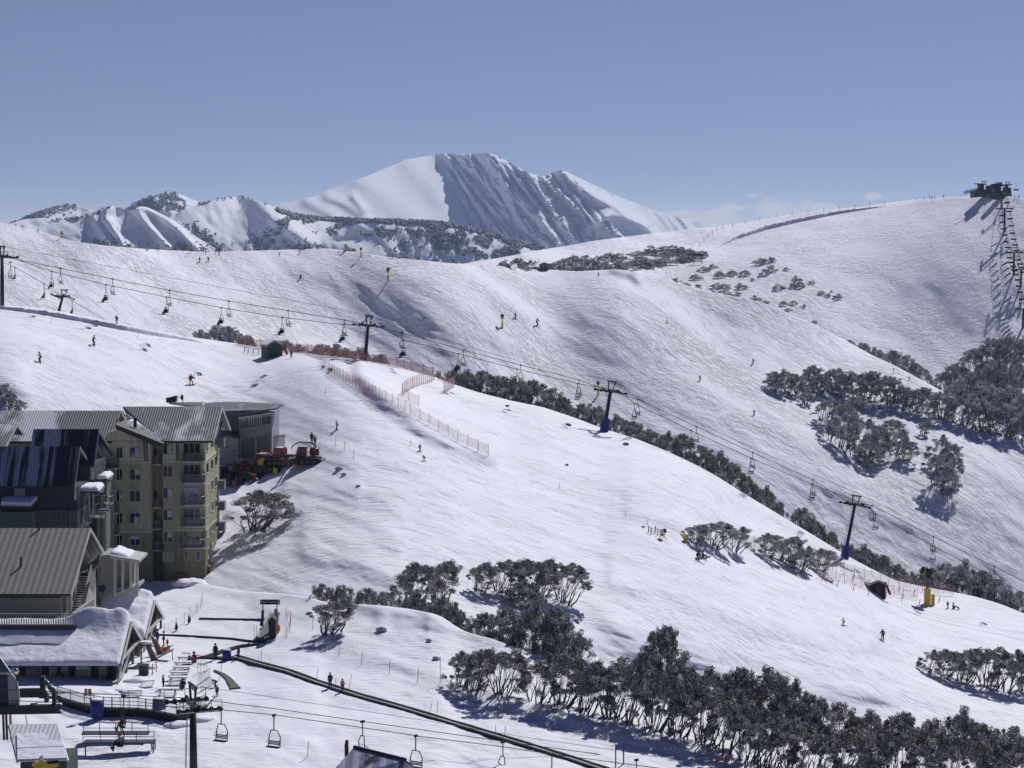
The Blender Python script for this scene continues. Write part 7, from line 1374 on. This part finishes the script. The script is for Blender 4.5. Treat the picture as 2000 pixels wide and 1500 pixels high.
for x, y in ((1398, 1487), (1416, 1478)): 
    p = S0.at(x, 1500); o = empty('red_marker', p); tag(o, ('left' if x < 1400 else 'right') + ' of two red cloth markers under the bottom right gums', 'marker'); b = MB(); b.tube([(0, 0, -.3), (0, 0, 1.4)], .03, 5); b.build('pole', M['pole_red'], o); b = MB(); b.prism([(0, 0, 1.4), (.5, 0, .7), (0, 0, .5)], (0, .03, 0)); b.build('cloth', M['pole_red'], o)
# rail near ground gun, rail near green hut
for nm, pts, lb in (('post_rail', [(1266, 1040), (1271, 1044), (1279, 1041), (1284, 1046)], 'small dark post and rail barrier left of the white fan gun'), ('post_rail', [(477, 688), (484, 691), (494, 692), (505, 692)], 'small dark post and rail barrier left of the green hut')):
    q = [S1.at(*p) for p in pts]; o = empty(nm, q[0]); tag(o, lb, 'barrier')
    for p in q: b = MB(); b.tube([p - Vector((0, 0, .2)), p + Vector((.1, 0, 1.0))], .07, 5); wl(o, b, 'post', M['steel_black'])
    b = MB()
    for z in (.4, .8): b.tube([p + Vector((.05, 0, z)) for p in q], .03, 4)
    wl(o, b, 'rail', M['steel_black'])
# debris lumps on the snow
rl = random.Random(3)
for i, (px, py, s_, sh, lb) in enumerate([(646, 723, .5, S1, 'small dark rock above the diagonal fence, left of two'), (632, 718, .4, S1, 'small dark rock above the diagonal fence, right of two'), (1110, 831, .45, S1, 'flat dark rock left of the padded crest tower'), (1222, 869, .5, S1, 'flat dark rock right of the padded crest tower'), (1107, 909, .3, S1, 'small round rock on the upper piste'), (990, 794, .35, S1, 'small rock near the crest gums'),
                           (745, 1232, .55, S0, 'rounded snow-dusted boulder on the hump'), (838, 1252, .3, S0, 'small boulder lower on the hump'), (852, 1288, .4, S0, 'snow-dusted boulder below the hump'), (662, 918, .6, S1, 'snow boulder on the bank right of the groomers'), (672, 928, .4, S1, 'smaller snow boulder beside the bank boulder'), (700, 950, .3, S1, 'lowest small snow boulder of the bank'), (1256, 950 + 80, .25, S1, 'tiny rock left of the white fan gun')]):
    p = sh.at(px, py); b = MB(); b.ball((0, 0, s_ * .25), (s_ * 1.1, s_ * .8, s_ * .6), 10, 7)
    b.v = [tuple(Vector(v) * (1 + .35 * mnoise.noise(Vector(v) * 2.5 / s_ + Vector((i * 7., 0, 0))))) for v in b.v]; o = b.build('boulder', pmat('snowy_rock', (.10, .10, .12), .9, color2=(.30, .30, .38), vscale=3) if s_ < .55 and i < 6 else pmat('grey_snow_lump', (.35, .36, .45), .9, var=.3, vscale=3), smooth=True); o.location = p; tag(o, lb, 'rock')
# picnic gap: scrub patch at the left edge
grove([(4, 778, 30, 50), (20, 792, 26, 44), (38, 798, 16, 34)], S1, 'far', leaf_frost, 'frosted scrub bush', 'on the left edge bank', 'scrub on the left edge bank', name='scrub_bush', cat='bush')

# ---------------------------------------------------------------- summit lift
def far_chair():
    f = MB(); f.tube([(-.95, 0, -2.2), (-.8, 0, -1.0), (0, 0, -.9), (.8, 0, -1.0), (.95, 0, -2.2)], .045, 4); f.tube([(0, 0, 0), (0, 0, -.9)], .07, 4); s_ = MB(); s_.box(-.95, .95, -.3, .3, -2.3, -2.12); q = MB(); q.box(-.95, .95, .28, .36, -2.12, -1.75)
    return [('frame', f.mesh('frame', M['steel_black'])), ('seat', s_.mesh('seat', M['steel_black'])), ('backrest', q.mesh('backrest', M['steel_black']))]
CH_FAR = far_chair()
def chair_far(loc, label):
    r = empty('lift_chair', loc, 0); tag(r, label, 'lift chair', 'chairs of the summit lift')
    for nm, me in CH_FAR: link_mesh(nm, me, None, r)

stn = [(1956, 405, 374, 0), (1962, 453, 408, 0), (1980, 537, 494, 0), (1994, 556, 527, 0), (1998, 640, 604, 0)]
TW = []
for i, (px, by, sy, _) in enumerate(stn):
    b0_ = SC.at(px, by); z = P(px, sy, b0_.y); TW.append(z); tower(b0_, z.z - b0_.z, R(88), 0, 'distant lift tower, %s down from the summit' % ordn(i), False, 1.05, 'summit lift towers', m='steel_black', ladder=False)
LL = [(1957, 420), (1958, 433), (1960, 446), (1963, 458), (1965, 471), (1968, 482), (1970, 492), (1972, 502), (1975, 511), (1979, 519), (1982, 527), (1985, 535), (1988, 545), (1990, 557), (1993, 569), (1996, 583)]
RL = [(1967, 394), (1971, 412), (1973, 426), (1976, 440), (1978, 454), (1980, 466), (1983, 477), (1986, 488), (1989, 506), (1992, 514), (1995, 521), (1998, 530)]
for nm, l_, g_ in (('left', LL, 0), ('right', RL, 0)):
    pts = []
    for i, (px, py) in enumerate(l_):
        Y = float(np.interp(py, [385, 450, 540, 640], [850, 818, 786, 760])) - 3; p = P(px, py - 10, Y); pts.append(p)
        chair_far(p, 'distant summit lift chair, %s from the top of the %s line' % (ordn(i), nm))
    cable([P(l_[0][0] - 2, 370, 858)] + pts + [P(2010, 620 if nm == 'left' else 575, 765)], '%s cable of the distant summit lift' % nm, .06, 'summit lift cables')
SSY = 874.
SS = Bld('summit_station', 'dark summit lift station with bullwheels on the right skyline', 'lift station', P(1950, 385, SSY)); sb = M['steel_black']; sg_ = pmat('station_grey', (.06, .065, .08), .7)
SS.front('deck', [(1903, 374), (1914, 370), (1934, 370), (1936, 383), (1903, 386)], SSY, 8, sg_); SS.front('cabin', [(1914, 360), (1922, 359), (1922, 373), (1914, 374)], SSY - .5, 5, sb); SS.front('cabin_roof', [(1908, 358), (1927, 359), (1927, 360.5), (1908, 359.5)], SSY - 1, 6, sb)
SS.front('engine_house', [(1934, 362), (1944, 362), (1946, 384), (1935, 384)], SSY - 1, 9, sg_); SS.front('drive_housing', [(1943, 359), (1957, 357), (1959, 363), (1955, 365), (1955, 384), (1944, 384)], SSY - 2, 8, sb); SS.front('return_house', [(1966, 366), (1975, 366.5), (1975, 386), (1966, 386)], SSY - 2, 7, sb)
SS.front('shadow_slab', [(1932, 380), (1976, 377), (1976, 385), (1962, 390), (1946, 390), (1932, 387)], SSY - 15, 4, sg_); SS.front('floor_rail', [(1953, 368), (1966, 368), (1966, 369), (1953, 369)], SSY - 2, 5, sb); SS.front('floor_rail', [(1953, 374), (1966, 373), (1966, 375), (1953, 376)], SSY - 2.4, 5, sb)  # the low dark slab stands in for the station's shadow on the snow
for x0, x1, y in ((1918, 1926, 354), (1944, 1958, 356.5), (1964, 1973, 355.5)):
    b = MB(); a, c = P(x0, y, SSY), P(x1, y, SSY); b.box(a.x, c.x, SSY, SSY + .4, a.z - .12, a.z + .12)
    for u in (.2, .8): q = a.lerp(c, u); b.box(q.x - .12, q.x + .12, SSY, SSY + .3, P(x0, 361, SSY).z, a.z)
    SS.part('lifting_frame', b, sb)
SS.front('bullwheel', [(1960, 360), (1976, 359.5), (1976, 361.5), (1970, 362), (1969, 367), (1967, 367), (1966, 362), (1960, 362)], SSY - 1, 3, sb)
b = MB()
for z in (0, 1.0, 2.0): b.tube([P(1883, 378.5 - z * 2.4, SSY + 2), P(1914, 371.5 - z * 2.4, SSY + 2)], .12, 4)
for k in range(9): x = 1883 + k * 3.8; y = 378.5 - k * .86; b.tube([P(x, y + 1, SSY + 2), P(x, y - 5, SSY + 2)], .12, 4)
SS.part('access_railing', b, sb)
chair_far(P(1985, 360, SSY), 'distant chair hanging against the sky right of the summit station')
cable([P(1976, 360, SSY), P(1985, 358, SSY), P(2060, 352, SSY + 20)], 'cable running off right from the summit station', .05, 'summit lift cables')
p = SC.at(1877 + 510 - 510, 388); 
q = SC.at(1363, 516); o = empty('drag_lift_gate', q); tag(o, 'tiny wooden gate frame at the saddle among the scrub', 'gate'); b = MB(); b.tube([(-1.6, 0, -.3), (-1.6, 0, 4)], .18, 5); b.build('post', M['wood'], o); b = MB(); b.tube([(1.6, 0, -.3), (1.6, 0, 4)], .18, 5); b.build('post', M['wood'], o); b = MB(); b.box(-2.2, 2.2, -.15, .15, 3.2, 4.2); b.build('board', M['steel_mid'], o)

# shovelled snow and leaning boards along the restaurant
for i, (px, py, w2, h2, lb) in enumerate([(252, 1352, 1.5, .8, 'shovelled snow heap at the front corner of the restaurant'), (268, 1330, 1.3, .7, 'shovelled snow heap between the gable and the square tables'), (287, 1303, 1.4, .8, 'shovelled snow heap behind the two stout red poles'), (112, 1352, 1.2, .5, 'small snow heap under the first outdoor stove'), (206, 1356, 1.6, .6, 'long snow heap in front of the second outdoor stove'), (350, 1416, 1.4, .6, 'rough snow heap at the right end of the deck skirt'), (395, 1405, 1.2, .5, 'rough snow heap just left of the thick tower'), (370, 1136, 2.2, 1.0, 'snow heap against the foot of the olive block')]):
    p = S0.at(px, py); b = MB(); b.ball((0, 0, 0), (w2 * 1.1, w2 * .8, h2 * .62), 18, 12)
    b.v = [tuple(Vector(v) * (1 + .30 * mnoise.noise(Vector(v) * 1.6 + Vector((i * 5., 0, 0))) + .16 * mnoise.noise(Vector(v) * 4.5))) for v in b.v]; o = b.build('snow_heap', M['snow'], smooth=True); o.location = p; tag(o, lb, 'snow heap', 'shovelled snow heaps')
for i, (px, py, lb) in enumerate([(297, 1290, 'brown boards leaning on the nearer gable posts'), (309, 1278, 'brown boards leaning beside the blue-jacketed people')]):
    p = S0.at(px, py); o = empty('leaning_boards', p); tag(o, lb, 'boards')
    for k in range(3): b = MB(); b.prism([(-.9 + k * .25, 0, 2.1 - k * .2), (-.75 + k * .25, 0, 2.15 - k * .2), (.1 + k * .28, 0, 0), (-.15 + k * .28, 0, 0)], (0, .12 + .1 * k, 0)); b.build('board', M['wood'] if k != 1 else brick, o)
p = S0.at(281, 1318); o = empty('shopfront_bin', p); tag(o, 'dark green bin beside the nearer gable', 'bin'); b = MB(); b.box(-.5, .5, -.35, .35, 0, 1.0); b.build('body', M['steel_dark'], o); b = MB(); b.prism([(-.55, -.4, 1.0), (.55, -.4, 1.0), (.55, .4, 1.12), (-.55, .4, 1.12)], (0, 0, .06)); b.build('lid', M['steel_black'], o)
p = S0.at(276, 1298); o = empty('canopy', p); tag(o, 'small snow-topped canopy on a dark post beside the nearer gable', 'canopy'); b = MB(); b.tube([(0, 0, 0), (0, 0, 2.3)], .10, 6); b.build('post', brick, o); b = MB(); b.prism([(-.2, -.6, 2.3), (1.2, -.6, 2.15), (1.2, .6, 2.15), (-.2, .6, 2.3)], (0, 0, .12)); c = b.build('canopy_roof', trim, o); b = MB(); b.ball((.5, 0, 2.45), (.8, .65, .28), 14, 8); b.build('snow_load', M['snow'], c, True)
